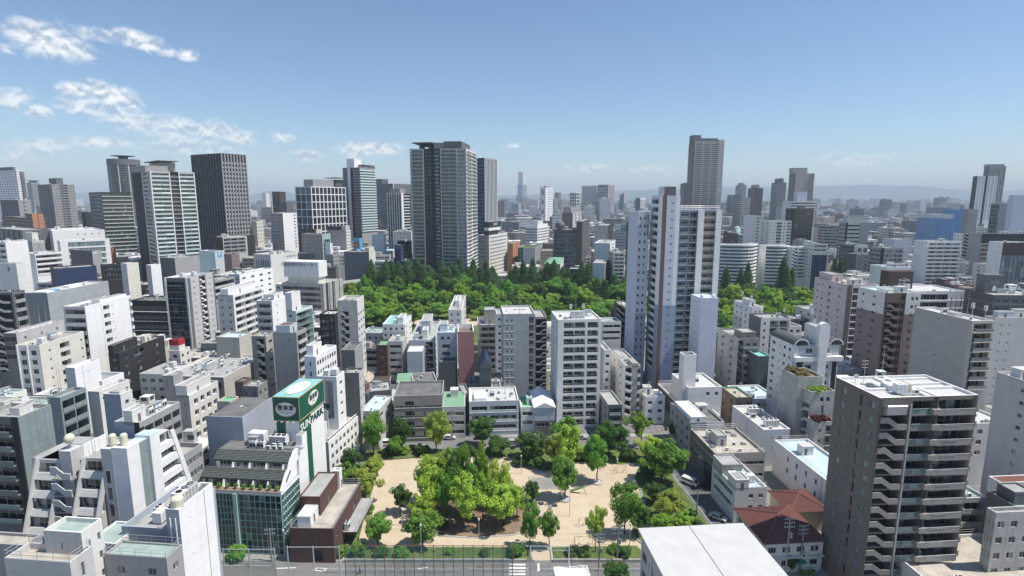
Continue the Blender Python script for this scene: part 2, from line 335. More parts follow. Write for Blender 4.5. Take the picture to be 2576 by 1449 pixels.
class Face:
    def __init__(s, B, side, Wd):
        s.B, s.side, s.W = B, side, Wd; s.H = B.H; s.ops, s.paints = [], []
        s.rows = B.rows; s.fh = B.fh
    def pt(s, u, z, d):
        return (d, s.W - u, z) if s.side == 'L' else (u, d, z)
    def rot(s): return -pi / 2 if s.side == 'L' else 0.0
    def op(s, u0, u1, z0, z1, d, rm=None, back=None):
        u0, u1 = max(u0, .02), min(u1, s.W - .02); z0, z1 = max(z0, .02), min(z1, s.H - .02)
        if u1 - u0 > .05 and z1 - z0 > .05: s.ops.append((round(u0, 3), round(u1, 3), round(z0, 3), round(z1, 3), d, rm, back)); return True
    def put(s, name, key, fn, u, z, d, size):
        """a part on this face; too small to pick apart -> joined with its kind"""
        geo, me = cached(key, fn); B = s.B
        B.count[name] = B.count.get(name, 0) + 1
        if size * B.pxm >= 10 and B.count[name] <= 300:
            return link(name, me, B.par, s.pt(u, z, d), s.rot())
        j = B.joined.setdefault(name, MB()); o = s.pt(u, z, d)
        if s.side == 'L': j.add(geo, lambda p: (o[0] + p[1], o[1] - p[0], o[2] + p[2]))
        else: j.add(geo, lambda p: (o[0] + p[0], o[1] + p[1], o[2] + p[2]))
    def pane(s, u, z, w, h, d, mul=1, gm='glass', fm='alu'):
        w, h = round(w, 2), round(h, 2)
        s.put('window', ('window', w, h, mul, gm, fm), lambda: pane_geo(w, h, mul, gm, fm), u, z, d - .08, max(w, h))
    def rail(s, u, z, w, h, d, style, m):
        w, h = round(w, 2), round(h, 2)
        s.put('balcony_rail', ('balcony_rail', w, h, style, m), lambda: rail_geo(w, h, style, m), u, z, d, w)
    def build(s, mb, base):
        Wd, H = s.W, s.H
        us = {0, Wd}; zs = {0, H}
        for o in s.ops: us.update(o[:2]); zs.update(o[2:4])
        for p in s.paints: us.update((max(0, p[0]), min(Wd, p[1]))); zs.update((max(0, p[2]), min(H, p[3])))
        us, zs = sorted(us), sorted(zs); ui = {u: i for i, u in enumerate(us)}; zi = {z: i for i, z in enumerate(zs)}
        grid = [[base] * (len(us) - 1) for _ in range(len(zs) - 1)]
        for p in s.paints:
            for j in range(zi[max(0, p[2])], zi[min(H, p[3])]):
                for i in range(ui[max(0, p[0])], ui[min(Wd, p[1])]): grid[j][i] = p[4]
        own = {}
        for k, o in enumerate(s.ops):
            own[k] = grid[min(zi[o[2]], len(zs) - 2)][min(ui[o[0]], len(us) - 2)]
        for o in s.ops:
            for j in range(zi[o[2]], zi[o[3]]):
                for i in range(ui[o[0]], ui[o[1]]): grid[j][i] = None
        # merge whole identical rows, then runs
        j = 0
        while j < len(zs) - 1:
            k = j
            while k + 1 < len(zs) - 1 and grid[k + 1] == grid[j]: k += 1
            i = 0
            while i < len(us) - 1:
                m = grid[j][i]; e = i
                while e + 1 < len(us) - 1 and grid[j][e + 1] == m: e += 1
                if m is not None:
                    u0, u1, z0, z1 = us[i], us[e + 1], zs[j], zs[k + 1]
                    mb.quad(s.pt(u0, z0, 0), s.pt(u1, z0, 0), s.pt(u1, z1, 0), s.pt(u0, z1, 0), m)
                i = e + 1
            j = k + 1
        for k, (u0, u1, z0, z1, d, rm, back) in enumerate(s.ops):
            m = rm or own[k] or base; q = s.pt
            mb.quad(q(u0, z0, 0), q(u0, z0, d), q(u0, z1, d), q(u0, z1, 0), m); mb.quad(q(u1, z0, d), q(u1, z0, 0), q(u1, z1, 0), q(u1, z1, d), m)
            mb.quad(q(u0, z0, 0), q(u1, z0, 0), q(u1, z0, d), q(u0, z0, d), m); mb.quad(q(u0, z1, d), q(u1, z1, d), q(u1, z1, 0), q(u0, z1, 0), m)
            mb.quad(q(u0, z0, d), q(u1, z0, d), q(u1, z1, d), q(u0, z1, d), back or m)
# element factories: each returns a function that works on a Face; a, b are fractions of its width
def win(n=4, f=.55, h=1.4, s=.9, a=0., b=1., d=.2, mul=1, r0=0, r1=99, gm='glass', fm='alu', rm=None, every=1):
    def go(F):
        p = (b - a) * F.W / n; w = p * f
        for z in F.rows[r0:r1:every]:
            for i in range(n):
                u = a * F.W + p * (i + .5) - w / 2
                if F.op(u, u + w, z + s, z + s + h, d, rm): F.pane(u, z + s, w, h, d, mul, gm, fm)
    return go
def rib(h=1.6, s=.9, a=.03, b=.97, d=.22, pw=3.0, r0=0, r1=99, gm='glass', fm='alu', rm=None):
    """ribbon windows: one opening per storey filled with a row of panes"""
    def go(F):
        u0, u1 = a * F.W, b * F.W; n = max(1, round((u1 - u0) / pw)); w = (u1 - u0) / n
        for z in F.rows[r0:r1]:
            if F.op(u0, u1, z + s, z + s + h, d, rm):
                for i in range(n): F.pane(u0 + w * i, z + s, w, h, d, 1, gm, fm)
    return go
def bal(n=2, a=.03, b=.97, style='solid', m=None, rh=1.1, d=1.3, pr=.06, gap=.25, beam=.3, r0=0, r1=99, gm='glass', rm=None, mul=2, back=None):
    """balconies: a deep recess per bay and storey, glazing at its back, a parapet in front"""
    def go(F):
        p = (b - a) * F.W / n; mm = m or F.B.base
        for z in F.rows[r0:r1]:
            for i in range(n):
                u = a * F.W + p * i + gap / 2; w = p - gap
                if F.op(u, u + w, z + .05, z + F.fh - beam, d, rm, back):
                    F.pane(u + w * .08, z + .1, w * .84, min(2.1, F.fh - beam - .25), d, mul, gm)
                    if F.B.D < 270 and d > .9 and hash_('%.1f%.1f%.1f' % (u, z, F.B.D)) % 10 < 4:
                        q = F.pt(u + w * .12, z + .06, d - .75); link('ac_unit', cached(('ac_unit', 'kit'), ROOFKIT['ac_unit'])[1], F.B.par, q, F.rot())
                    F.rail(u, z - .12 if pr > .1 else z + .05, w, rh + (.17 if pr > .1 else 0), -pr, style, mm)
    return go
def slab(m='white', pr=.5, th=.18, a=0., b=1., dz=0., r0=0, r1=99, name='ledge'):
    def go(F):
        for z in F.rows[r0:r1]:
            w = (b - a) * F.W
            F.put(name, (name, round(w, 2), th, pr, m), lambda: box_geo(w, pr + .05, th, m), a * F.W, z + dz, -pr, w)
    return go
def box_geo(w, dp, h, m):
    g = MB(); g.box(0, w, 0, dp, 0, h, m); return g
def band(m='white', pr=.9, th=1.1, a=0., b=1., dz=0., r0=0, r1=99, style='solid'):
    """balcony fronts that run past the wall on every storey, with their floor slab"""
    def go(F):
        for z in F.rows[r0:r1]:
            w = round((b - a) * F.W, 2)
            def mk():
                g = MB(); g.box(0, w, 0, pr, 0, .16, m); g.add(rail_geo(w, th, style, m), lambda p: (p[0], p[1], p[2] + .1)); return g
            F.put('balcony_rail', ('balcony_band', w, th, pr, m, style), mk, a * F.W, z + dz, -pr, w)
    return go
def pil(us, w=.5, pr=.25, m='white', z0=0., z1=1., name='pilaster'):
    def go(F):
        for u in us:
            h = round((z1 - z0) * F.H, 2)
            F.put(name, (name, w, pr, h, m), lambda: box_geo(w, pr + .05, h, m), u * F.W - w / 2, z0 * F.H, -pr, h)
    return go
def npil(n, w=.5, pr=.25, m='white', a=0., b=1., z0=0., z1=1.): return pil([a + (b - a) * i / n for i in range(n + 1)], w, pr, m, z0, z1)
def paint(a, b, z0, z1, m):
    def go(F): F.paints.append((round(a * F.W, 3), round(b * F.W, 3), round(z0 * F.H, 3), round(z1 * F.H, 3), m))
    return go
def vst(n=8, f=.5, a=.03, b=.97, z0=.03, z1=.97, d=.3, gm='glass', pw=4.0):
    """vertical strips of glass, one pane per storey"""
    def go(F):
        p = (b - a) * F.W / n; w = p * f; nz = max(1, round((z1 - z0) * F.H / pw)); h = (z1 - z0) * F.H / nz
        for i in range(n):
            u = a * F.W + p * (i + .5) - w / 2
            if F.op(u, u + w, z0 * F.H, z1 * F.H, d):
                for k in range(nz): F.pane(u, z0 * F.H + h * k, w, h, d, 0, gm)
    return go
def cw(n=6, ph=4.0, a=.0, b=1., z0=0., z1=1., gm='glass', fm='alu', bar=.12, pr=.1, vb=True, d=.12, hb=None, hm=None):
    """curtain wall: a grid of panes behind proud mullions"""
    def go(F):
        u0, u1 = a * F.W + .05, b * F.W - .05; H0, H1 = z0 * F.H + .05, z1 * F.H - .05; w = (u1 - u0) / n; nz = max(1, round((H1 - H0) / ph)); h = (H1 - H0) / nz
        if F.op(u0, u1, H0, H1, d):
            for k in range(nz):
                for i in range(n): F.pane(u0 + w * i, H0 + h * k, w, h, d, 0, gm, fm)
            if vb:
                for i in range(n + 1):
                    F.put('mullion', ('mullion', bar, pr, round(H1 - H0, 2), fm), lambda: box_geo(bar, pr + d, H1 - H0, fm), u0 + w * i - bar / 2, H0, -pr, H1 - H0)
            t = hb or bar
            for k in range(nz + 1):
                F.put('mullion', ('mullion', round(u1 - u0, 2), pr, t, hm or fm), lambda: box_geo(u1 - u0, pr + d, t, hm or fm), u0, H0 + h * k - t / 2, -pr + .01, u1 - u0)
    return go
def zig_geo(w, rise, h, m, th=.16, flip=False):
    g = MB(); a, b = .30, .66
    P = [(0, rise), (a * w, rise), (b * w, 0), (w, 0), (w, h), (b * w, h), (a * w, rise + h), (0, rise + h)]
    if flip: P = [(w - x, z) for x, z in reversed(P)]
    g.prism(P, 'y', 0, th, m); return g
def stair(a=.6, b=.95, m=None, d=1.7, rise=.95, rh=1.05, flip=False, pr=.1, r0=0, r1=99, rm=None, back=None):
    """outside stair: open landing on each storey behind a parapet that steps down with the flight"""
    def go(F):
        u0, u1 = a * F.W, b * F.W; mm = m or F.B.base; w = round(u1 - u0, 2)
        for z in F.rows[r0:r1]:
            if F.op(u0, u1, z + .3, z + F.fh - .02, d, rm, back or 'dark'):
                F.put('stair_parapet', ('stair_parapet', w, rise, rh, mm, flip), lambda: zig_geo(w, rise, rh, mm, flip=flip), u0, z + .1, -pr, w)
    return go
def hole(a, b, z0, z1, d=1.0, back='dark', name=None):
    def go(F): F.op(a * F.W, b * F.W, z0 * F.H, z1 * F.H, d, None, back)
    return go
def blk(a, b, z0, z1, pr=.6, m='white', name='wall_block', d=0.0):
    """a box standing out from the wall; z in metres, negative from the top"""
    def go(F):
        A, Z = z0 if z0 >= 0 else F.H + z0, z1 if z1 >= 0 else F.H + z1
        w = (b - a) * F.W
        F.put(name, (name, round(w, 2), round(Z - A, 2), pr, m, F.side), lambda: box_geo(w, pr + .02, Z - A, m), a * F.W, A, -pr, 99)
    return go
def sign(txt, u, z, size, m='dark', pr=.06, bold=.01, tilt=0.0):
    """lettering; z in metres, negative from the top"""
    def go(F):
        Z = z if z >= 0 else F.H + z
        o = link('lettering', text_mesh(txt, size, m, bold), F.B.par, F.pt(u * F.W, Z, -pr), 0)
        o.rotation_euler = (pi / 2, 0, F.rot())
    return go
# ---------------------------------------------------------------- roof furniture (shared meshes)
def g_ac():
    g = MB(); g.box(0, .95, 0, .4, .12, .95, 'whitep'); g.box(.08, .62, -.012, .0, .2, .86, 'dark'); g.box(.05, .2, .05, .35, 0, .12, 'metal'); g.box(.75, .9, .05, .35, 0, .12, 'metal'); return g
def g_bigac():
    g = MB(); g.box(0, 1.6, 0, .9, .15, 1.75, 'whitep'); g.box(.1, .75, -.015, 0, .3, 1.2, 'dark'); g.box(.85, 1.5, -.015, 0, .3, 1.2, 'dark'); g.box(.05, 1.55, .05, .85, 0, .15, 'metal')
    for x in (.42, 1.18): g.lathe([(.3, 0), (.3, .12), (.24, .12), (.24, .02), (0, .02)], 'dark', 10, (x, .45, 1.75))
    return g
def g_tank():
    g = MB(); g.box(-.9, .9, -.7, .7, 0, .35, 'metal'); g.box(-1, 1, -.8, .8, .35, 2.1, 'whitep')
    for k in (-.34, .34): g.box(k - .03, k + .03, -.83, .83, .33, 2.13, 'steel')
    g.box(-1.03, 1.03, -.83, .83, 1.2, 1.26, 'steel'); g.lathe([(.3, 2.1), (.3, 2.25), (0, 2.28)], 'whitep', 10); return g
def g_rtank():
    g = MB(); g.lathe([(.75, 0), (.75, .3), (.95, .3), (.95, 1.9), (.7, 2.2), (0, 2.3)], 'creamtank', 14); return g
def g_ant():
    g = MB(); g.box(-.35, .35, -.35, .35, 0, .25, 'concrete'); g.tube((0, 0, .2), (0, 0, 5.5), .06, .03, 'steel', 5)
    for z in (3.6, 4.3, 5.0): g.tube((-.7, 0, z), (.7, 0, z), .02, .02, 'steel', 4)
    return g
def g_mast():
    g = MB(); g.box(-.4, .4, -.4, .4, 0, .3, 'concrete'); g.tube((0, 0, .2), (0, 0, 9), .07, .025, 'steel', 5); return g
def g_cell():
    g = MB(); g.tube((0, 0, 0), (0, 0, 5), .09, .07, 'steel', 6)
    for k in range(3):
        a = k * 2.1; x, y = .35 * cos(a), .35 * sin(a); g.box(x - .13, x + .13, y - .1, y + .1, 3.2, 4.9, 'whitep'); g.tube((0, 0, 4), (x, y, 4), .03, .03, 'steel', 4)
    return g
def g_dish():
    g = MB(); g.tube((0, 0, 0), (0, 0, 1.2), .06, .06, 'steel', 6)
    i = len(g.v); g.lathe([(0, .05), (.3, .1), (.55, .25), (.6, .32)], 'whitep', 14, (0, 0, 0))
    g.v[i:] = [(p[0], -p[2] * .8 + .1, 1.4 + p[1] * .9 + p[2] * .3) for p in g.v[i:]]; return g
def g_vent():
    g = MB(); g.box(-.6, .6, -.6, .6, 0, .5, 'deck'); g.box(-.5, .5, -.5, .5, .5, .62, 'glassl'); return g
def g_pipe():
    g = MB()
    for k in range(3): g.tube((0, k * .35, .3), (5, k * .35, .3), .09, .09, 'steel', 6)
    for x in (.5, 2.5, 4.5): g.box(x - .08, x + .08, -.1, .8, 0, .22, 'concrete')
    return g
def g_hvac():
    g = MB(); g.box(0, 4.2, 0, 1.8, .3, 2.2, 'whitep'); g.box(.05, 4.15, .1, 1.7, 0, .3, 'metal')
    for i in range(5): g.box(.15 + i * .82, .8 + i * .82, -.015, 0, .5, 2.0, 'gray')
    for i in range(3): g.lathe([(.5, 0), (.5, .15), (.42, .15), (.42, .03), (0, .03)], 'dark', 12, (.75 + 1.35 * i, .9, 2.2))
    return g
def g_hut():
    g = MB(); g.box(0, 3.2, 0, 2.6, 0, 2.5, 'offw'); g.box(-.15, 3.35, -.15, 2.75, 2.5, 2.65, 'lgray'); g.box(.6, 1.4, -.03, 0, .1, 2.0, 'dgray'); return g
def g_rack():
    g = MB()
    for x in (0, 2.4):
        for y in (0, 1.2): g.box(x, x + .08, y, y + .08, 0, 2.2, 'steel')
    for z in (1.1, 2.15): g.box(0, 2.48, 0, 1.28, z, z + .08, 'steel')
    g.box(.2, 1.1, .2, .7, 1.18, 2.0, 'whitep'); g.box(1.3, 2.2, .2, .7, 1.18, 2.0, 'whitep'); g.box(.2, 1.1, .2, .7, .05, .85, 'whitep'); return g
ROOFKIT = {'ac_unit': g_ac, 'air_handler': g_bigac, 'water_tank': g_tank, 'round_tank': g_rtank, 'antenna': g_ant, 'mast': g_mast, 'cell_antenna': g_cell,
           'satellite_dish': g_dish, 'skylight': g_vent, 'pipe_run': g_pipe, 'chiller': g_hvac, 'stair_hut': g_hut, 'equipment_rack': g_rack}
def kit(B, name, x, y, rz=0.0, z=None):
    _, me = cached((name, 'kit'), ROOFKIT[name]); return link(name, me, B.par, (x, y, B.deckz if z is None else z), rz)
def furnish(B, seed, n, kinds=None, keep=None):
    """scatter plant over the roof, clear of the penthouses"""
    r = random.Random(seed); x1, y1 = B.Lb - 1.2, B.La - 1.2
    if x1 < 2 or y1 < 2: return
    kinds = kinds or ['ac_unit', 'ac_unit', 'ac_unit', 'air_handler', 'water_tank', 'antenna', 'skylight', 'pipe_run', 'equipment_rack', 'stair_hut']
    done = list(B.pent); k = 0
    for _ in range(n * 6):
        if k >= n: break
        nm = r.choice(kinds); s = {'pipe_run': 5.2, 'chiller': 4.4, 'stair_hut': 3.5, 'equipment_rack': 2.6, 'water_tank': 1.5}.get(nm, 1.4)
        if x1 - s < 1.2 or y1 - s < 1.2: continue
        x, y = r.uniform(1.0, x1 - s), r.uniform(1.0, y1 - s)
        if any(x < q[1] + .3 and x + s > q[0] - .3 and y < q[3] + .3 and y + s > q[2] - .3 for q in done): continue
        done.append((x, x + s, y, y + s)); rz = 0.0
        if nm in ('water_tank', 'antenna', 'skylight', 'mast', 'cell_antenna', 'round_tank', 'satellite_dish'): x += s / 2; y += s / 2
        kit(B, nm, x, y, rz); k += 1
# ---------------------------------------------------------------- buildings
FOOT = []        # footprints of everything built, for keeping the infill clear
WARN = []
class Bld: pass
def frame(xc, vp):
    th = atan2(vp - CX, FL * CP + (CY - 500) * SP)
    if xc < vp: b, a = (sin(th), cos(th)), (-cos(th), sin(th))
    else: b, a = (cos(th), -sin(th)), (sin(th), cos(th))
    return a, b
def bld(label, xl, xc, xr, yt, D, L=(), R=(), m='lgray', fh=3.1, vp=None, yb=None, par=.7, tm=.9, roof='deck', top=(), eq=None, mL=None, mR=None,
        La=None, Lb=None, name='building', cat='building', group=None, H=None, root=None, low=None, kinds=None, z0=None, pt=None):
    """near corner at picture column xc, roof at row yt, D metres ahead; the left face runs to xl, the right face to xr"""
    vp = vp or 1170
    a, b = frame(xc, vp); C = at(xc, yt, D); Hh = H or C.z
    if H: C = Vector(((xc - CX) / FL * (D * CP + (EYE - H) * SP), D, 0))
    if La is None:
        La = reach(C, a, Hh, xl)
        if not 1.5 < La < 130: WARN.append((label, 'La', round(La, 1))); La = 12.0
    if Lb is None:
        Lb = reach(C, b, Hh, xr)
        if not 1.5 < Lb < 130: WARN.append((label, 'Lb', round(Lb, 1))); Lb = 12.0
    B = Bld(); B.La, B.Lb, B.H, B.D, B.base, B.fh = La, Lb, Hh, D, m, fh
    B.pxm = FL / D * 1.49; B.count, B.joined, B.pent = {}, {}, []
    if yb: low = max(0, at(xc, yb, D).z - 2 * fh)
    low = low or 0
    B.rows = []; z = Hh - tm - fh
    while z >= low - .01 and z > -.5: B.rows.append(round(max(z, .05), 3)); z -= fh
    rz = atan2(b[1], b[0]); mb = MB()
    own = root is None
    if own:
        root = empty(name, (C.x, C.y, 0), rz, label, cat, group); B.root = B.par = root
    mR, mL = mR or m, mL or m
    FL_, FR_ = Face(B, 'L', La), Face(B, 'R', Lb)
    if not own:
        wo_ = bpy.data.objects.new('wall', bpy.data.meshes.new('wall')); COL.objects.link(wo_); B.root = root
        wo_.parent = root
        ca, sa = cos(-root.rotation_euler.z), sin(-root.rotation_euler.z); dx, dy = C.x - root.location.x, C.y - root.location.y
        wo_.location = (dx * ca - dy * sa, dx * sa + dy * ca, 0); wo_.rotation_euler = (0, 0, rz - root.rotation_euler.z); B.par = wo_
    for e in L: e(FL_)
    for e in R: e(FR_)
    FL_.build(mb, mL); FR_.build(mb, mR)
    x, y, h = Lb, La, Hh; d = max(.15, h - par); t = .28; B.deckz = d + .002
    mb.quad((x, 0, 0), (x, y, 0), (x, y, h), (x, 0, h), m); mb.quad((x, y, 0), (0, y, 0), (0, y, h), (x, y, h), m)
    q = [(0, 0), (x, 0), (x, y), (0, y)]; r = [(t, t), (x - t, t), (x - t, y - t), (t, y - t)]
    pm = pt or m
    for i in range(4):
        j = (i + 1) % 4
        mb.quad((*q[i], h), (*q[j], h), (*r[j], h), (*r[i], h), pm)
        mb.quad((*r[i], h), (*r[j], h), (*r[j], d), (*r[i], d), pm)
    mb.quad((*r[0], d), (*r[1], d), (*r[2], d), (*r[3], d), roof)
    me = mb.mesh('wall')
    if own: link('wall', me, root)
    else:
        old = wo_.data; wo_.data = me; bpy.data.meshes.remove(old)
    for k, j in B.joined.items():
        o = link(k, j.mesh(k), B.par); o['kind'] = 'stuff'
    for tp in top: tp(B)
    if eq is None: eq = (11 if D < 170 else 8 if D < 260 else 4 if D < 450 else 2 if D < 700 else 0)
    if eq: furnish(B, hash_(label), eq, kinds)
    if own:
        pts = [(C.x + a[0] * La * i + b[0] * Lb * j, C.y + a[1] * La * i + b[1] * Lb * j) for i, j in ((0, 0), (0, 1), (1, 1), (1, 0))]
        xs = [proj((p[0], p[1], Hh))[0] for p in pts]
        FOOT.append((pts, min(xs), max(xs), yb or proj((C.x, C.y, 0))[1], D, label, C.copy(), Hh))
    return B
def hash_(s):
    h = 7
    for c in s: h = (h * 31 + ord(c)) % 1000003
    return h
def pent(fx0, fx1, fy0, fy1, h, m=None, name='penthouse', base=0.0, roof=None):
    """a box on the roof, in fractions of the roof (x along the right face, y along the left face)"""
    def go(B):
        x0, x1, y0, y1 = fx0 * B.Lb, fx1 * B.Lb, fy0 * B.La, fy1 * B.La; B.pent.append((x0, x1, y0, y1)); mm = m or B.base
        g = MB(); z = B.deckz + base; g.box(x0, x1, y0, y1, z, z + h, mm, top=roof or 'deck', bottom=base > 0)
        if h > 1.6 and not base:
            t = .2; g.box(x0 - .05, x1 + .05, y0 - .05, y0 + t, z + h - .05, z + h + .3, mm); g.box(x0 - .05, x1 + .05, y1 - t, y1 + .05, z + h - .05, z + h + .3, mm)
            g.box(x0 - .05, x0 + t, y0 + t, y1 - t, z + h - .05, z + h + .3, mm); g.box(x1 - t, x1 + .05, y0 + t, y1 - t, z + h - .05, z + h + .3, mm)
            g.box(x0 + (x1 - x0) * .4, x0 + (x1 - x0) * .4 + .8, y0 - .03, y0 + .01, z + .05, z + min(2, h * .8), 'dgray')
        link(name, g.mesh(name), B.par)
    return go
def item(nm, fx, fy, rz=0.0, z=0.0):
    def go(B): kit(B, nm, fx * B.Lb, fy * B.La, rz, B.deckz + z)
    return go
def railing(h=1.1, m='alu'):
    """guard rail round the roof edge"""
    def go(B):
        g = MB(); z = B.H
        for (x0, y0, x1, y1) in ((.1, .1, B.Lb - .1, .1), (.1, .1, .1, B.La - .1), (B.Lb - .1, .1, B.Lb - .1, B.La - .1), (.1, B.La - .1, B.Lb - .1, B.La - .1)):
            for zz in (h, h * .5): g.tube((x0, y0, z + zz), (x1, y1, z + zz), .035, .035, m, 4)
            n = max(2, int(hypot(x1 - x0, y1 - y0) / 2))
            for i in range(n + 1): f = i / n; g.tube((x0 + (x1 - x0) * f, y0 + (y1 - y0) * f, z), (x0 + (x1 - x0) * f, y0 + (y1 - y0) * f, z + h), .035, .035, m, 4)
        link('roof_railing', g.mesh('roof_railing'), B.par)
    return go
def lathe_geo(prof, m, n=14):
    g = MB(); g.lathe(prof, m, n); return g
# ---------------------------------------------------------------- ground, far hills, air
def ground_mat():
    m, t, b = newmat('city_ground'); L = t.links.new
    g = N(t, 'ShaderNodeNewGeometry'); n1 = N(t, 'ShaderNodeTexNoise', i_Scale=.02, i_Detail=8.0); L(g.outputs['Position'], n1.inputs['Vector'])
    n2 = N(t, 'ShaderNodeTexNoise', i_Scale=.6, i_Detail=6.0); L(g.outputs['Position'], n2.inputs['Vector'])
    ad = N(t, 'ShaderNodeMath', operation='ADD'); L(n1.outputs[0], ad.inputs[0]); L(n2.outputs[0], ad.inputs[1])
    cr = N(t, 'ShaderNodeValToRGB'); e = cr.color_ramp; e.elements[0].position, e.elements[1].position = .75, 1.3
    e.elements[0].color, e.elements[1].color = (.10, .10, .10, 1), (.20, .198, .19, 1)
    mr = N(t, 'ShaderNodeMath', operation='MULTIPLY'); L(ad.outputs[0], mr.inputs[0]); mr.inputs[1].default_value = 1.0
    L(mr.outputs[0], cr.inputs[0]); L(cr.outputs[0], b.inputs['Base Color']); b.inputs['Roughness'].default_value = .9
ground_mat()
def noisy(name, c1, c2, scale=.8, rough=.9, detail=8.0, bumps=.3):
    m, t, b = newmat(name); L = t.links.new
    g = N(t, 'ShaderNodeNewGeometry'); n1 = N(t, 'ShaderNodeTexNoise', i_Scale=scale, i_Detail=detail); L(g.outputs['Position'], n1.inputs['Vector'])
    n0 = N(t, 'ShaderNodeTexNoise', i_Scale=scale * .12, i_Detail=3.0); L(g.outputs['Position'], n0.inputs['Vector'])
    ad = N(t, 'ShaderNodeMath', operation='ADD'); L(n1.outputs[0], ad.inputs[0]); L(n0.outputs[0], ad.inputs[1])
    r = N(t, 'ShaderNodeMapRange'); L(ad.outputs[0], r.inputs[0]); r.inputs[1].default_value, r.inputs[2].default_value = .75, 1.25
    mx_ = N(t, 'ShaderNodeMix', data_type='RGBA'); L(r.outputs[0], mx_.inputs[0]); mx_.inputs[6].default_value = (*c1, 1); mx_.inputs[7].default_value = (*c2, 1)
    L(mx_.outputs[2], b.inputs['Base Color']); b.inputs['Roughness'].default_value = rough; b.inputs['Specular IOR Level'].default_value = .2
    bp = N(t, 'ShaderNodeBump', i_Strength=bumps, i_Distance=.05); L(n1.outputs[0], bp.inputs['Height']); L(bp.outputs[0], b.inputs['Normal'])
noisy('asphalt', (.15, .15, .148), (.205, .205, .20), .5)
noisy('asphalt_new', (.11, .11, .112), (.15, .15, .15), .5)
noisy('sand', (.455, .375, .272), (.54, .45, .332), .35, detail=6.0)
noisy('grass', (.05, .10, .022), (.15, .18, .06), 1.2); noisy('bedsoil', (.17, .118, .08), (.29, .21, .145), 1.0)
noisy('clay', (.36, .15, .085), (.44, .20, .12), .3); noisy('paving', (.30, .295, .28), (.40, .39, .37), .8); noisy('kerb', (.36, .355, .34), (.46, .45, .43), 1.5)
noisy('roadpaint', (.62, .62, .60), (.78, .78, .76), 2.5); noisy('greenpaint', (.05, .27, .15), (.08, .33, .19), 1.0); noisy('hill', (.03, .06, .035), (.06, .09, .05), .004)
def sheet(name, pts, m, z, kind='structure', parent=None, label=None, thick=0.0):
    g = MB(); p = [(q[0], q[1]) for q in pts]
    ar = sum(p[i][0] * p[(i + 1) % len(p)][1] - p[(i + 1) % len(p)][0] * p[i][1] for i in range(len(p)))
    if ar < 0: p.reverse()
    if thick: g.prism(p, 'z', z - thick, z, m)
    else: g.poly([(*q, z) for q in p], m)
    o = link(name, g.mesh(name), parent)
    if kind: o['kind'] = kind
    if label: o['label'] = label
    return o
g = MB(); R_ = 17000.0
g.quad((-R_, -400, 0), (R_, -400, 0), (R_, R_, 0), (-R_, R_, 0), 'city_ground')
o = link('ground', g.mesh('ground')); o['kind'] = 'structure'
# ranges of hills beyond the plain
def hills(name, D, prof, seed):
    r = random.Random(seed); g = MB(); top = []; n = 150
    for i in range(n + 1):
        x = -200 + 2976 * i / n
        y = prof[-1][1]
        for (xa, ya), (xb, yb_) in zip(prof, prof[1:]):
            if xa <= x <= xb: f = (x - xa) / (xb - xa); f = f * f * (3 - 2 * f); y = ya + (yb_ - ya) * f
        y += 2.0 * sin(i * .9 + seed) * r.random() + 1.4 * sin(i * .31 + seed) + r.uniform(-.7, .7)
        top.append(at(x, y, D))
    for p, q in zip(top, top[1:]):
        g.quad((p.x * .9, D - 1800, 0), (q.x * .9, D - 1800, 0), (q.x * .96, D - 700, q.z * .55), (p.x * .96, D - 700, p.z * .55), 'hill')
        g.quad((p.x * .96, D - 700, p.z * .55), (q.x * .96, D - 700, q.z * .55), tuple(q), tuple(p), 'hill')
        g.quad(tuple(p), tuple(q), (q.x * 1.05, D + 1500, 0), (p.x * 1.05, D + 1500, 0), 'hill')
    o = link(name, g.mesh(name)); o['kind'] = 'structure'; return o
hills('hills', 14500, [(-200, 478), (230, 484), (420, 490), (600, 495), (690, 482), (760, 488), (830, 496), (1200, 497), (1290, 490), (1420, 488), (1560, 480), (1700, 474), (1830, 470), (1960, 473),
      (2060, 468), (2120, 464), (2260, 467), (2400, 476), (2480, 482), (2576, 476), (2780, 470)], 3)
# the air: one even, pale, closed box of haze round everything
g = MB(); hz = 16500.0
g.box(-hz, hz, -350, hz + 300, -1.0, 430, 'lgray')
o = link('haze', g.mesh('haze')); o['kind'] = 'stuff'
hm = bpy.data.materials.new('haze'); hm.use_nodes = True; t = hm.node_tree; t.nodes.clear()
pv = t.nodes.new('ShaderNodeVolumePrincipled'); pv.inputs['Density'].default_value = HAZE = .000115; pv.inputs['Color'].default_value = (.72, .84, .97, 1)
pv.inputs['Anisotropy'].default_value = 0.0
ou = t.nodes.new('ShaderNodeOutputMaterial'); t.links.new(pv.outputs[0], ou.inputs['Volume']); o.data.materials.clear(); o.data.materials.append(hm)
hm.cycles.homogeneous_volume = True
# ---------------------------------------------------------------- buildings, near right
VL = 1420
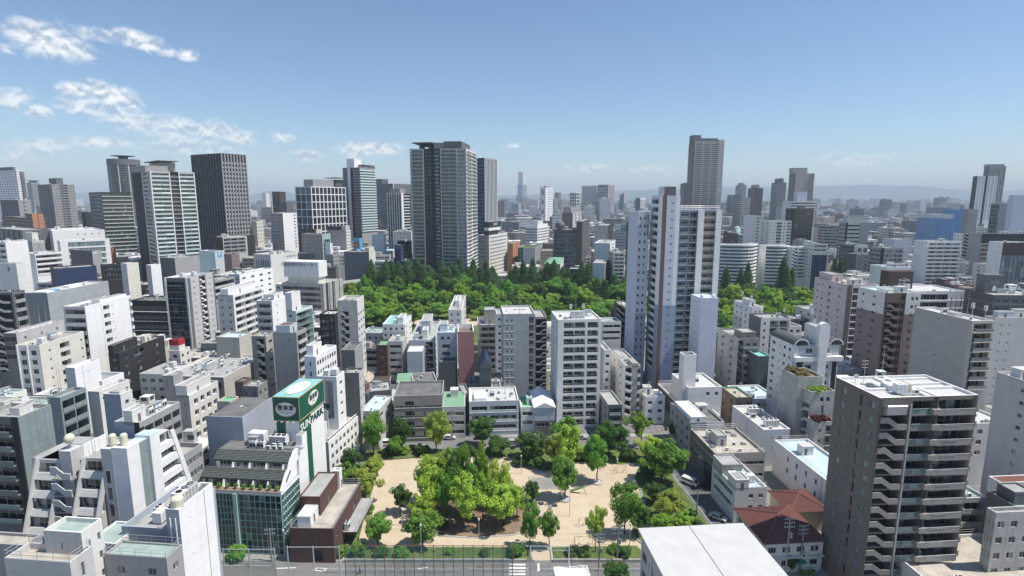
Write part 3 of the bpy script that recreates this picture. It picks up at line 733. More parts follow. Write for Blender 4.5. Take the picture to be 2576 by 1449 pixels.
# tall dark-grey tiled apartment tower
B = bld('tall charcoal tiled apartment tower with zigzag stairs and stacked balconies', 2104, 2214, 2462, 1001, 100, m='tilegr', fh=3.05, tm=.5, par=.55, roof='deckw', pt='white', eq=0, yb=1449,
    L=[win(1, .6, 1.4, .8, .14, .30, gm='glassl'), win(1, .6, 1.7, .6, .45, .53, gm='glassl'), win(1, .7, 2.2, .2, .57, .66, mul=0, gm='glassd'), win(1, .6, 1.4, .8, .74, .96, gm='glassl'), pil([.995], .5, .05, 'tilegr')],
    R=[stair(.02, .30, 'taupe2', d=2.2, rise=1.45, rh=1.2, r0=1, pr=.25), blk(.0, .02, 0, -.3, .25, 'taupe'), pil([.315], .3, .3, 'alu', 0, .965, 'drainpipe'),
       bal(1, .335, .56, 'glass', 'taupe2', 1.15, 2.4, .15, gap=.1, beam=.35, mul=3), bal(1, .575, .955, 'solid', 'taupe2', 1.15, 1.9, .75, gap=.1, beam=.35, mul=3),
       pil([.975], .5, .1, 'taupe'), pil([.57], .35, .5, 'taupe')])
for k, z in enumerate(B.rows[:-1]):                               # glass inset in each long balcony and the little side balconies at the end
    link('balcony_glass', cached(('balcony_glass', 'bt'), lambda: rail_geo(round(B.Lb * .15, 2), .95, 'railgray', 'taupe2'))[1], B.par, (B.Lb * .645, -.80, z + .0))
    g_, me = cached(('side_balcony', 'bt'), lambda: box_geo(.95, 3.2, 1.15, 'taupe2')); link('side_balcony', me, B.par, (B.Lb - .02, .5, z - .1))
    g_, me = cached(('end_balcony', 'bt'), lambda: box_geo(1.7, 1.2, 1.1, 'taupe2')); link('end_balcony', me, B.par, (B.Lb * .515, -.95, z + .15))
for (x0, x1, y0, y1, h) in ((.50, .54, .05, .97, .5), (.05, .97, .40, .44, .5), (.42, .95, .60, .63, .45), (.42, .95, .86, .89, .45), (.40, .43, .45, .97, .4), (.6, .63, .04, .4, .4)): pent(x0, x1, y0, y1, h, 'white', 'roof_kerb', roof='white')(B)
pent(.28, .47, .36, .55, 1.2, 'white', 'roof_plinth', roof='white')(B)
for nm, fx, fy in (('satellite_dish', .12, .8), ('mast', .26, .52), ('water_tank', .33, .26), ('skylight', .2, .62), ('skylight', .2, .5), ('antenna', .17, .72), ('ac_unit', .46, .2), ('pipe_run', .3, .16), ('round_tank', .43, .32)): item(nm, fx, fy)(B)
g = MB(); g.prism([(0, 0), (4.6, 0), (4.6, .25), (0, 1.9), (-.2, 1.75)], 'x', 0, 3.9, 'steel'); o_ = link('stair_canopy', g.mesh('stair_canopy'), B.par, (B.Lb * .045, -1.0, B.H - 3.1)); 
# beige horizontal-siding apartment slab
bld('beige apartment slab with horizontal siding and rounded balconies', 2302, 2447, 2502, 807, 165, m='siding', mR='beige', fh=3.0, yb=950, roof='deckw', pt='offw', tm=.6,
    L=[win(1, .5, .7, 1.2, .42, .47, every=4, mul=0), pil([.98], 1.2, .12, 'beige')], R=[bal(1, .08, .93, 'railgray', 'beige', 1.1, 1.4, .8, gap=.1, beam=.3, mul=3), slab('beige', .95, .18, .06, .95, -.12)],
    top=[pent(.25, .62, .36, .52, 1.3, 'lgray'), item('mast', .3, .2), item('satellite_dish', .3, .75), item('cell_antenna', .85, .1), item('cell_antenna', .85, .3)], eq=2)
bld('grey slab with spiral white service stair behind the beige siding slab', 2478, 2503, 2600, 800, 178, m='lgray', fh=3, yb=1000, R=[win(2, .2, .6, 1.2, .1, .5)], top=[pent(.1, .5, .1, .6, 2.4, 'lblue'), pent(.55, .9, .2, .6, 3.0, 'offw')], eq=6)
# brown brick-tile apartment building with curved stair
bld('brown tiled apartment block with cream top floors and curved stair', 2160, 2231, 2318, 737, 196, m='mauve', mR='mauve', fh=3.0, yb=940, tm=.7, roof='deckb', pt='offw',
    L=[paint(0, .95, .83, 1, 'offw'), paint(.95, 1, 0, 1, 'brown'), win(1, .35, .9, 1.0, .08, .32, mul=0), win(1, .35, .9, 1.0, .45, .75, mul=0)],
    R=[paint(.58, 1, .83, 1, 'offw'), paint(0, .42, 0, 1, 'brown'), stair(.02, .40, 'mauve', d=1.8, rise=1.4, r0=1, pr=.5), pil([.47, .54], .35, .12, 'dbrown'), win(2, .62, 1.3, .8, .70, .95, mul=1), bal(1, .42, .55, 'solid', 'mauve', 1.1, 1.0, .05, gap=.2)],
    top=[pent(.3, .7, .35, .7, 1.0, 'offw'), item('satellite_dish', .6, .5)], eq=5)
# pink apartment block
bld('pale pink apartment block with small square windows', 2050, 2132, 2205, 716, 236, m='pink', fh=3.05, yb=920, roof='decks', pt='pink', tm=1.2,
    L=[win(2, .3, .85, 1.0, .04, .36, mul=0), win(1, .45, 1.3, .7, .42, .58, mul=0, rm='pink'), win(1, .3, .85, 1.0, .68, .92, mul=0)],
    R=[paint(0, .18, 0, 1, 'mauve'), pil([.10, .155], .35, .3, 'mauve'), bal(2, .2, .97, 'bars', 'pink', 1.1, 1.4, .05, gm='glassd', mul=3, back='dbrown', rm='dbrown'), slab('offw', .25, .2, .18, 1, -.1)],
    top=[pent(.1, .5, .55, .95, 3.2, 'pink'), pent(.6, .85, .25, .5, 2.0, 'offw')], eq=3)
# white block with cross-shaped front
B = bld('white block with cross-shaped front and barrel roofs', 1939, 1996, 2112, 868, 183, m='lblue', mL='white', fh=2.9, yb=1010, par=.3, tm=.6, roof='slate', eq=1,
    L=[win(1, .5, 1.1, .9, .04, .30), win(1, .3, .8, 1.0, .40, .52, mul=0), win(2, .42, 1.1, .9, .55, .98, mul=0)],
    R=[paint(0, .1, 0, 1, 'white'), paint(.1, .24, 0, .86, 'black'), paint(.84, .98, 0, .86, 'black'), win(1, .8, 1.5, .6, .26, .44), win(1, .6, 1.3, .7, .70, .82), slab('white', .3, .5, .25, .45, -.2), slab('white', .3, .5, .69, .83, -.2),
       blk(.02, 1.05, -5.6, -4.0, 1.5, 'white', 'cross_arm'), blk(.49, .67, 0, -.4, 1.8, 'white', 'cross_stem'), pil([.24, .84], .3, .6, 'white', 0, .8)])
g = MB(); x0, x1 = B.Lb * .47, B.Lb * .69
P_ = [(x0, 0), (x1, 0), (x1, 6.6)] + [((x0 + x1) / 2 + (x1 - x0) / 2 * cos(pi * k / 8), 6.6 + (x1 - x0) / 2 * sin(pi * k / 8)) for k in range(1, 8)] + [(x0, 6.6)]
g.prism([(p[0], p[1] + B.H - .5) for p in P_], 'y', -1.8, .0, 'white'); link('cross_head', g.mesh('cross_head'), B.par)
g = MB(); g.box(x0 + .2, x1 - .2, .0, 7, B.H - .3, B.H + 6.0, 'white', top='deck'); link('lift_tower', g.mesh('lift_tower'), B.par); kit(B, 'satellite_dish', (x0 + x1) / 2, 4, 0, B.H + 6.02); kit(B, 'cell_antenna', (x0 + x1) / 2, 6, 0, B.H + 6.02)
for (a_, b_) in ((.0, .34), (.76, 1.08)):
    xa, xb = a_ * B.Lb, b_ * B.Lb; r = (xb - xa) / 2; g = MB()
    g.prism([(xa + r + r * cos(pi * k / 10), B.H - .2 + r * .85 * sin(pi * k / 10)) for k in range(11)], 'y', -.4, B.La, 'slate', 'white'); link('barrel_roof', g.mesh('barrel_roof', False), B.par)
    g = MB(); rr = r * .8; g.prism([(xa + r + rr * cos(pi * k / 10), B.H - .1 + rr * .8 * sin(pi * k / 10)) for k in range(11)], 'y', -.47, -.38, 'glass'); link('lunette_window', g.mesh('lunette_window'), B.par)
# concrete building with grass on its roof
B = bld('bare concrete building with wild grass and shrubs on stepped roof', 1962, 2040, 2102, 985, 160, m='concrete', fh=3.3, yb=1130, par=1.0, eq=0, roof='bedsoil',
    L=[win(1, .3, 1.2, .9, .25, .5, mul=0), hole(.72, .98, .1, .80, 3.0, 'concd'), win(1, .5, 2.4, .3, .55, .64, every=2, mul=0), stair(.70, .985, 'concrete', d=3.2, r0=1, flip=True, back='concd')],
    R=[win(2, .6, 1.4, .9, .35, .85, r1=1, mul=0), win(1, .3, 2.6, .4, .36, .7, mul=0, r0=1), win(1, .4, 1.2, .9, .75, 1.0, r0=2)])
PLANTED = B
B2 = bld('bare concrete', 1962, 2008, 2045, 948, 163.5, m='concrete', root=B.root, La=9, Lb=8, par=.8, roof='bedsoil', eq=0, low=20)
PLANTED2 = B2
B2 = bld('x', 2040, 2052, 2102, 1062, 156, m='concrete', root=B.root, fh=3.3, par=1.0, roof='bedsoil', eq=0, La=4, R=[bal(1, .5, .95, 'bars', 'concrete', 1.1, 1.6, .3), win(1, .4, 1.2, .9, .1, .4)]); PLANTED3 = B2
# buildings along the lane right of the park
bld('white complex with lift tower and roof terraces behind the lane', 1655, 1742, 1812, 1048, 180, m='white', mL='white', fh=3.1, yb=1085, par=1.0, roof='deckd', eq=4,
    L=[paint(0, .55, 0, .88, 'dbrown'), win(2, .25, 1.2, 1, 0, .5), win(1, .5, 1.2, 1, .6, .95)], R=[paint(.02, .62, 0, .55, 'dbrown'), win(3, .45, 1.2, 1, .04, .6), win(1, .6, 1.3, .9, .7, .95)], top=[railing()])
R_ = FOOT and [o for o in COL.objects if o.get('label', '').startswith('white complex')][0]
bld('x', 1690, 1732, 1817, 975, 186, m='white', root=R_, fh=3.1, par=.8, roof='deckw', eq=1, low=8, R=[win(2, .4, 1.3, .9, .45, .98)], L=[win(1, .4, 1.2, .9, .3, .9)])
bld('x', 1709, 1721, 1753, 893, 188, m='white', root=R_, fh=3.1, par=.8, roof='dark', eq=0, low=20, La=4.0, R=[win(1, .3, .9, 1.0, .3, .7, every=2, r0=1)])
bld('weathered dark concrete block with black fire stair right of tower', 1807, 1858, 1910, 852, 222, m='concd', mL='concrete', fh=3.3, yb=990, L=[win(2, .25, 1.3, .9, .05, .9)], R=[stair(.0, .25, 'dgray', d=1.6, rise=1.2), win(2, .6, 1.3, .9, .3, .98), slab('concrete', .2, .25, .26, 1)], top=[pent(.3, .95, .1, .5, 2.6, 'concd')], eq=6)
bld('dark metal-clad annex with turquoise roof edge', 1899, 1908, 1940, 896, 215, m='ribdark', yb=985, roof='deckt', pt='deckt', Lb=None, La=9, eq=0)
bld('white stucco block with small windows below the far park', 1847, 1893, 1920, 772, 262, m='white', fh=3.1, yb=850, L=[paint(.0, .5, 0, .75, 'lgray'), win(3, .3, 1.1, 1, .05, .8)], R=[win(2, .3, 1.1, 1, .1, .9)], top=[pent(.1, .6, .2, .6, 3, 'white'), item('cell_antenna', .4, .3), item('cell_antenna', .6, .4)])
bld('charcoal block with dark balcony front beside white stucco block', 1905, 1915, 1990, 800, 232, m='dgray', fh=3.1, yb=880, R=[bal(2, .3, .95, 'bars', 'black', mul=2), win(1, .3, 1.2, .9, .02, .25)], mR='offw', eq=4, La=10)
bld('low brown block with green-edged roof and yellow duct', 1815, 1852, 1893, 1000, 187, m='brown', fh=3.3, yb=1050, roof='decks', pt='greenroof', L=[win(2, .4, 1.4, .9)], R=[win(2, .4, 1.4, .9)], eq=2)
bld('long low blank white building beyond the lane roofs', 1843, 1922, 1988, 1081, 158, m='lblue', mL='white', fh=3.6, yb=1140, roof='deckw', pt='white', L=[pil([.5], .12, .1, 'steel')], R=[win(1, .5, 1.5, .9, .4, .8)], eq=5, kinds=['air_handler', 'ac_unit', 'chiller'])
bld('grey shop building with white skylight roof beside the lane', 1710, 1737, 1822, 1063, 163, m='gray', mR='gray', fh=3.3, yb=1110, roof='deckd', La=17, L=[win(4, .4, 1.4, .9)], R=[paint(.48, 1, 0, 1, 'white')], top=[pent(.05, .48, .05, .85, 1.9, 'white2', 'skylight_roof', roof='white2')], eq=3)
bld('wide flat-roofed brown-grey garage building on the lane corner', 1737, 1800, 1926, 1142, 143, m='stone', mL='dgray', fh=3.6, yb=1190, roof='decks', pt='stone', L=[rib(1.6, 1.6, .05, .95, gm='glassd'), hole(.62, .97, .02, .45, 4.0)], R=[rib(1.0, 1.0, .4, .98)],
    top=[pent(.22, .42, .35, .6, 3.0, 'lgray'), railing()], eq=9, kinds=['skylight', 'skylight', 'pipe_run', 'chiller', 'ac_unit'])
B = bld('cream shop-house with boxed stair tower above the lane', 1805, 1850, 1930, 1228, 128, m='offw', fh=3.0, yb=1290, roof='deckb', La=13, L=[rib(1.2, .9, .1, .9, d=.5)], R=[win(2, .45, 1.1, 1, .35, .98)], top=[pent(.0, .42, .0, .3, 2.6, 'offw'), pent(.0, .65, .55, .98, 3.0, 'concrete'), railing()], eq=3)
bld('white three-storey warehouse with pale blue roof behind red-tiled house', 1948, 2092, 2190, 1218, 128, m='white', fh=3.4, yb=1330, roof='deckb', pt='white', tm=.8, L=[win(4, .22, 1.5, .9, .2, .85), pil([.86], .15, .1, 'steel')], R=[win(1, .4, 1.4, .9)], top=[railing()], eq=2)
# red tiled house at the crossing
def tile_roof(par, x0, x1, y0, y1, z, h, ov=.6, m='redtile', rows=9, cols=26):
    """hipped roof: battens of round tiles laid over the four slopes"""
    g = MB(); a0, a1, b0, b1 = x0 - ov, x1 + ov, y0 - ov, y1 + ov; k = min(a1 - a0, b1 - b0) / 2
    if a1 - a0 >= b1 - b0: r0, r1 = (a0 + k, (b0 + b1) / 2), (a1 - k, (b0 + b1) / 2)
    else: r0, r1 = ((a0 + a1) / 2, b0 + k), ((a0 + a1) / 2, b1 - k)
    c = [(a0, b0), (a1, b0), (a1, b1), (a0, b1)]
    sl = [(c[0], c[1], r1, r0), (c[1], c[2], r1, r1), (c[2], c[3], r0, r1), (c[3], c[0], r0, r0)] if a1 - a0 >= b1 - b0 else [(c[0], c[1], r0, r0), (c[1], c[2], r1, r0), (c[2], c[3], r1, r1), (c[3], c[0], r0, r1)]
    for A, Bq, Cq, Dq in sl: g.poly([(*A, z), (*Bq, z), (*Cq, z + h), (*Dq, z + h)] if Cq != Dq else [(*A, z), (*Bq, z), (*Cq, z + h)], m)
    ro = link('roof', g.mesh('roof'), par)
    for A, Bq, Cq, Dq in sl:
        A3, B3, C3, D3 = Vector((*A, z)), Vector((*Bq, z)), Vector((*Cq, z + h)), Vector((*Dq, z + h)); n = max(4, int((B3 - A3).length / .42)); e = (B3 - A3).normalized()
        for i in range(n):
            s = A3 + (B3 - A3) * ((i + .5) / n); f = (s - A3).dot(e); fD, fC = (D3 - A3).dot(e), (C3 - A3).dot(e); tot_ = (B3 - A3).length
            up = (D3 - A3) - e * fD
            t_ = 1.0 if fD <= f <= fC else (f / fD if f < fD else (tot_ - f) / (tot_ - fC))
            q = s + up * t_; gg = MB(); gg.tube(s + Vector((0, 0, .05)), q + Vector((0, 0, .05)), .13, .13, m, 5)
            link('tile_row', gg.mesh('tile_row'), ro)
    for p, q in ((c[0], r0), (c[1], r1 if a1 - a0 >= b1 - b0 else r0), (c[2], r1), (c[3], r0 if a1 - a0 >= b1 - b0 else r1), (r0, r1)):
        gg = MB(); zz = z if p in c else z + h; gg.tube((*p, zz + .12), (*q, z + h + .12), .2, .2, 'redtile', 6); link('ridge', gg.mesh('ridge'), ro)
    return ro
B = bld('two-storey corner house with red tiled hip roof', 1856, 1926, 2072, 1338, 109, m='offw', fh=3.2, yb=1400, par=.1, tm=.2, roof='deckd', eq=0, H=7.2, La=13, name='house',
    L=[win(3, .5, 1.4, .9), rib(.5, .2, .1, .9, r0=1)], R=[win(4, .55, 1.3, .9, 0, .98, mul=2), slab('offw', .9, .2, 0, 1, 0, 0, 1)])
tile_roof(B.par, 0, B.Lb, 0, B.La, B.H + .02, 2.6)
for i in range(3): kit(B, 'ac_unit', B.Lb * (.62 + .1 * i), -.7, 0, 3.6 if i == 0 else .05)
g = MB(); g.box(0, 2.4, -1.3, 0, 0, .25, 'signgreen'); link('awning', g.mesh('awning'), B.par, (B.Lb * .5, 0, 2.6))
B = bld('small red-tiled shed roof behind the corner house', 1958, 1990, 2020, 1255, 124, m='tan', par=.1, tm=.2, eq=0, H=5.5, La=9, Lb=9, name='house'); tile_roof(B.par, 0, 9, 0, 9, 5.52, 2.0)
# white gymnasium roof at the bottom
B = bld('white flat-roofed gymnasium hall at the bottom edge', 1600, 1777, 1960, 1500, 72.4, m='lgray', fh=4, H=14, par=.12, tm=2.2, roof='deckw', pt='steel', eq=0, La=30, Lb=20.5, L=[win(8, .6, 1.8, 1.0), pil([.02, .2, .4, .6, .8, .98], .5, .3, 'offw')])
g = MB(); g.box(-.7, B.Lb + .7, -.7, B.La + .7, 13.95, 14.55, 'steel', top='deckw'); link('roof', g.mesh('roof'), B.par)
for k in (.48,): g = MB(); g.box(B.Lb * k - .06, B.Lb * k + .06, -.7, B.La + .7, 14.56, 14.60, 'dgray'); link('roof_joint', g.mesh('roof_joint'), B.par)
bld('small white roof box beside the gymnasium at the bottom', 1404, 1408, 1492, 1429, 96, m='white', roof='white2', pt='white2', La=8, Lb=7, H=5.2, eq=0, par=.25, fh=3)
# far right edge
bld('pale plain slab at the right edge with tiny windows', 2508, 2640, 2760, 978, 122, m='lgray', mL='lgray', fh=3.1, yb=1200, L=[win(1, .18, .9, 1.0, .3, .8, mul=0)], R=[rib(1.5, .9, .3, 1)], roof='deckw')
bld('weathered white low block with dark windows at right edge', 2483, 2506, 2640, 1290, 98, m='concrete', fh=3.3, yb=1420, L=[win(3, .3, 1.2, 1)], R=[win(4, .5, 1.3, 1, .0, 1)], eq=6)
bld('low cream-roofed block with air handlers at lower right corner', 2440, 2463, 2700, 1478, 84, m='offw', H=9, roof='decks', La=24, Lb=24, eq=0, top=[item('air_handler', .1, .4), item('air_handler', .2, .4), item('chiller', .12, .2), railing()])
bld('white shed with dark red roof at right edge', 2487, 2520, 2640, 1215, 116, m='offw', roof='redtile', par=.15, eq=0, yb=1260)
# ---------------------------------------------------------------- buildings, near left; many white blocks have a left face greyed for shade
# green sign tower building: glass front with slate-roofed terraces, white shaft carrying the green sign box
VS_ = 1425
B = bld('green glass building with slate terraces and tall green sign tower', 500, 708, 800, 1243, 115, m='white2', mL='white2', fh=3.3, vp=VS_, H=15.2, par=.2, tm=.3, roof='deckd', pt='lgray', eq=0, La=19, Lb=13.2,
    L=[cw(9, 1.65, .01, .40, .02, .96, 'glassg', 'teal', .10, .12), cw(8, 1.65, .46, .99, .02, .96, 'glassg', 'teal', .10, .12), pil([.43], .9, .6, 'teal', 0, .98)],
    R=[cw(9, 1.65, .0, .62, .02, .98, 'glassg', 'teal', .10, .12)])
G = B.par; W_, Dp = B.La, B.Lb      # y runs left along the front, x runs back
def tiles(par, y0, y1, x0, z0, x1, z1, n=7):
    """a slope of slates between two edges: courses laid one over another"""
    g = MB(); g.prism([(x0, z0), (x1, z1), (x1, z1 - .3), (x0, z0 - .3)], 'y', y0, y1, 'slate'); o = link('slate_roof', g.mesh('slate_roof'), par)
    for i in range(n):
        f0, f1 = i / n, (i + 1) / n; g = MB(); k = int((y1 - y0) / .55)
        for j in range(k):
            a = y0 + (y1 - y0) * j / k; b = a + (y1 - y0) / k - .03; r = .03 * ((i * 7 + j * 3) % 4)
            xa, za = x0 + (x1 - x0) * f0, z0 + (z1 - z0) * f0 + .10 + r; xb, zb = x0 + (x1 - x0) * f1, z0 + (z1 - z0) * f1 + .03
            g.quad((xa, b, za), (xa, a, za), (xb, a, zb), (xb, b, zb), 'slate'); g.quad((xa, a, za), (xa, b, za), (xa, b, za - .12), (xa, a, za - .12), 'slate')
        q = link('slate_course', g.mesh('slate_course'), o); q['kind'] = 'stuff'
# first terrace: planter, glazing, slate eave; then a second one
g = MB(); g.box(-.3, 1.0, 0, W_, 15.05, 15.6, 'lgray', top='bedsoil'); link('planter', g.mesh('planter'), G)
g = MB(); g.box(2.9, Dp, .6, W_, 14.9, 17.6, 'white2'); link('terrace_wall', g.mesh('terrace_wall'), G)
def bays(x, y0, n, z, h, zf):
    w = (W_ - y0 - .5) / n
    for i in range(n):
        y = y0 + i * w; link('window', cached(('window', 'tw', z), lambda: pane_geo(round(w - .5, 2), h, 3, 'glassg'))[1], G, (x - .08, y + w - .5, z), -pi / 2)
        g = MB(); g.prism([(x - 1.5, zf), (x + .1, zf), (x + .1, z + h + .1), (x - .5, z + h + .1)], 'y', y - .35, y, 'white2'); link('fin_wall', g.mesh('fin_wall'), G)
bays(2.9, .9, 5, 15.0, 2.1, 14.95)
tiles(G, -.2, W_ + 1.6, 2.2, 17.0, 4.3, 18.6)
g = MB(); g.box(6.0, Dp, .6, W_, 17.4, 20.4, 'white2'); link('terrace_wall', g.mesh('terrace_wall'), G)
bays(6.0, 2.2, 4, 18.0, 2.0, 17.9)
tiles(G, 1.0, W_ + .2, 5.2, 19.9, 7.6, 21.5)
g = MB(); g.box(7.4, Dp, 1.0, W_, 20.2, 21.5, 'white2', top='deckd'); link('upper_wall', g.mesh('upper_wall'), G)
link('window', cached(('window', 'tw3'), lambda: pane_geo(3.4, 1.9, 2, 'glassg'))[1], G, (8.2, .47, 19.4), 0)
g = MB(); g.prism([(-.1, 15.1), (1.6, 15.1), (8.6, 19.6), (8.6, 21.9), (7.6, 21.9), (5.0, 20.2), (4.2, 18.9), (2.9, 18.4)], 'y', -.02, .6, 'white2'); link('gable_wall', g.mesh('gable_wall'), G)
g = MB(); g.box(8.5, 13.2, -.04, 1.55, 14.8, 21.8, 'white2', top='deck'); g.box(10.6, 13.2, -.06, 1.5, 21.8, 24.2, 'white2', top='deck'); link('gable_wall', g.mesh('gable_wall'), G)
for nm, x, y in (('air_handler', 8.4, 10), ('air_handler', 8.4, 12), ('ac_unit', 8.0, 4.5), ('ac_unit', 8.0, 6), ('ac_unit', 8.0, 7.5), ('ac_unit', 9.2, 5.2), ('ac_unit', 9.2, 6.7), ('ac_unit', 10.4, 6), ('chiller', 10.5, 8.2), ('pipe_run', 8.6, 3.9), ('ac_unit', 10.4, 4.6), ('equipment_rack', 9.5, 13)):
    kit(B, nm, x, y, -pi / 2, 21.52)
g = MB(); g.box(10.6, 13.0, 9.5, 13.5, 21.5, 24.2, 'whitep'); link('plant_box', g.mesh('plant_box'), G)
g = MB(); g.box(12, 27, 15.4, 24.8, 0, 27.0, 'bluegray', top='deckd'); g.box(12.0, 12.2, 15.4, 24.8, 27.0, 27.6, 'bluegray'); g.box(12.2, 27, 15.4, 15.6, 27.0, 27.6, 'bluegray'); link('penthouse', g.mesh('penthouse'), G)
# shaft and sign box
SX0, SX1, SY0, SY1, SB, SZ = 13.1, 26.6, 1.6, 7.7, 26.7, 32.8
g = MB(); g.box(SX0, SX1, SY0, SY1, 0, SB, 'white2'); link('sign_shaft', g.mesh('sign_shaft'), G)
g = MB(); g.box(SX0, SX0 + 5.9, SY0 - .05, SY0, 1, SB, 'green'); link('green_stripe', g.mesh('green_stripe'), G)
g = MB(); g.box(SX0 - .05, SX0, SY1 - 2.6, SY1 - .3, 20, SB, 'green'); link('green_stripe', g.mesh('green_stripe'), G)
g = MB(); g.box(SX0 - .3, SX1 + .1, SY0 - .3, SY1 + .2, SB, SZ, 'green', top='deckt'); sb = link('sign_box', g.mesh('sign_box'), G)
for (x0, x1, y0, y1, z0, z1) in ((SX0 - .36, SX1 + .1, SY0 - .36, SY0 - .24, SZ - .15, SZ + .06), (SX0 - .36, SX0 - .24, SY0 - .24, SY1 + .2, SZ - .15, SZ + .06), (SX0 - .36, SX1 + .1, SY0 - .36, SY0 - .28, SB, SB + .2), (SX0 - .36, SX0 - .28, SY0 - .28, SY1 + .2, SB, SB + .2), (SX0 - .36, SX0 - .24, SY0 - .36, SY0 - .24, SB + .2, SZ - .15), (SX1, SX1 + .1, SY0 - .36, SY0 - .28, SB + .2, SZ - .15)):
    g = MB(); g.box(x0, x1, y0, y1, z0, z1, 'gold'); link('gold_trim', g.mesh('gold_trim'), sb)
def oval(rx, rz, m1, m2):
    g = MB(); n = 36; g.poly([(rx * cos(2 * pi * k / n), -.03, rz * sin(2 * pi * k / n)) for k in range(n)], m2)
    g.poly([(rx * .93 * cos(2 * pi * k / n), -.05, rz * .91 * sin(2 * pi * k / n)) for k in range(n)], m1); return g.mesh('oval_panel')
def put_text(par, txt, size, m, loc, rot, sx=1.0, bold=.01):
    o = link('lettering', text_mesh(txt, size, m, bold), par, loc); o.rotation_euler = rot; o.scale = (sx, 1, 1); return o
ym, zm = (SY0 + SY1) / 2, SB + 3.0
o = link('oval_panel', oval(2.65, 1.85, 'signwhite', 'gold'), sb, (SX0 - .31, ym, zm), -pi / 2)
put_text(sb, '豊泉家', 1.45, 'dark', (SX0 - .40, ym, zm + .35), (pi / 2, 0, -pi / 2), bold=.025); put_text(sb, 'Nursing & Home Nursing', .34, 'metal', (SX0 - .40, ym, zm - .7), (pi / 2, 0, -pi / 2)); put_text(sb, 'Housenka', .3, 'metal', (SX0 - .40, ym, zm - 1.1), (pi / 2, 0, -pi / 2))
xm = (SX0 + SX1) / 2 + .6
o = link('oval_panel', oval(2.9, 1.9, 'signwhite', 'gold'), sb, (xm, SY0 - .31, zm + .4), 0); put_text(sb, '豊泉家', 1.5, 'dark', (xm, SY0 - .40, zm + .7), (pi / 2, 0, 0), bold=.03); put_text(sb, 'Nursing', .4, 'metal', (xm, SY0 - .40, zm - .4), (pi / 2, 0, 0))
o = link('oval_panel', oval(5.0, 2.5, 'signwhite', 'gold'), sb, (SX0 + 6.6, ym, SZ + .03), 0); o.rotation_euler = (-pi / 2, 0, 0)
put_text(G, 'SUN', 2.6, 'signwhite', (SX0 + 2.9, SY0 - .12, 24.6), (pi / 2, 0, 0), 1.08, .07)
put_text(G, 'PARK', 2.6, 'green', (SX0 + 9.3, SY0 - .12, 24.6), (pi / 2, 0, 0), 1.15, .07)
for k in range(4):
    g = MB(); g.tube((0, 0, 0), (-.9, 0, .35), .04, .04, 'steel', 5); g.box(-1.15, -.8, -.12, .12, .28, .48, 'whitep'); link('sign_lamp', g.mesh('sign_lamp'), sb, (SX0 - .3, SY0 + .8 + 1.5 * k, SB - .2))
SUNPARK = B
# brown brick-tile two-storey building beside it
B = bld('low dark-brown tiled building with flat concrete roof by the park', 729, 838, 905, 1318, 112.5, m='tilebr', H=8.3, fh=3.6, vp=1330, par=.45, roof='decks', pt='dgray', eq=0, tm=.6, La=9.8, Lb=20.5, L=[win(1, .5, 1.5, .8, .55, .68, mul=0, r1=1), hole(.48, .74, .02, .36, 1.2)],
    R=[win(1, .3, 1.8, .5, .55, .9, mul=1), win(1, .25, 1.2, .9, .02, .2, mul=0)])
pent(.05, .28, .55, .85, 2.4, 'whitep', 'plant_box', roof='white')(B); pent(.28, .85, .5, .98, 4.4, 'tilebr', 'penthouse', roof='deck')(B); pent(.86, .95, .45, .62, 4.6, 'white', 'flue_wall')(B)
railing(1.0)(B)
g = MB(); g.box(B.Lb * .28, B.Lb, -3.2, 0, 3.2, 3.9, 'tilebr', top='deck'); link('terrace', g.mesh('terrace'), B.par); kit(B, 'air_handler', B.Lb * .3, -1.2, 0, 3.92)
g = MB(); n = 14
for i in range(n + 1): x = B.Lb * (.28 + .72 * i / n); g.tube((x, -3.1, 3.9), (x, -3.1, 5.0), .03, .03, 'alu', 4)
for z in (4.4, 5.0): g.tube((B.Lb * .28, -3.1, z), (B.Lb, -3.1, z), .035, .035, 'alu', 4)
link('terrace_railing', g.mesh('terrace_railing'), B.par)
# white four-storey block beside the park
B = bld('white four-storey office with row of roof fans beside the park trees', 801, 826, 908, 1112, 147, m='white', mL='lgray', vp=1520, fh=3.0, tm=.7, par=.35, roof='deck', eq=2, La=11, L=[win(1, .3, 1.0, 1, .2, .8, every=2)], R=[win(7, .55, 1.45, .8, .04, .86, mul=2), win(2, .45, 1.4, .8, .88, 1)])
for i in range(15): kit(B, 'ac_unit', B.Lb * (.04 + .06 * i), .4, 0)
pent(.1, .32, .35, .75, 3.2, 'offw')(B); pent(.4, .7, .4, .75, 5.6, 'offw')(B)
# bottom-left white slab
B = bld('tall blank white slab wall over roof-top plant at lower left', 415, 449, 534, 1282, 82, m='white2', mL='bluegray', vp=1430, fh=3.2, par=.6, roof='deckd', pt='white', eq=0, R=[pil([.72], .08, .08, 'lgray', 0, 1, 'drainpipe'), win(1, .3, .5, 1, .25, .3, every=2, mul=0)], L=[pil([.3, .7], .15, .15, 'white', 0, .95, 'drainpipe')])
for nm, fx, fy in (('creamtank', .15, .5),): kit(B, 'round_tank', B.Lb * .12, B.La * .4)
kit(B, 'chiller', B.Lb * .2, B.La * .3, 0); kit(B, 'equipment_rack', B.Lb * .4, B.La * .3); kit(B, 'satellite_dish', B.Lb * .45, B.La * .6)
bld('x', 305, 417, 440, 1330, 84, m='bluegray', root=B.root, fh=3.2, vp=1430, par=1.3, roof='deck', eq=9, kinds=['ac_unit', 'air_handler', 'chiller', 'pipe_run', 'water_tank'], Lb=13, low=15)
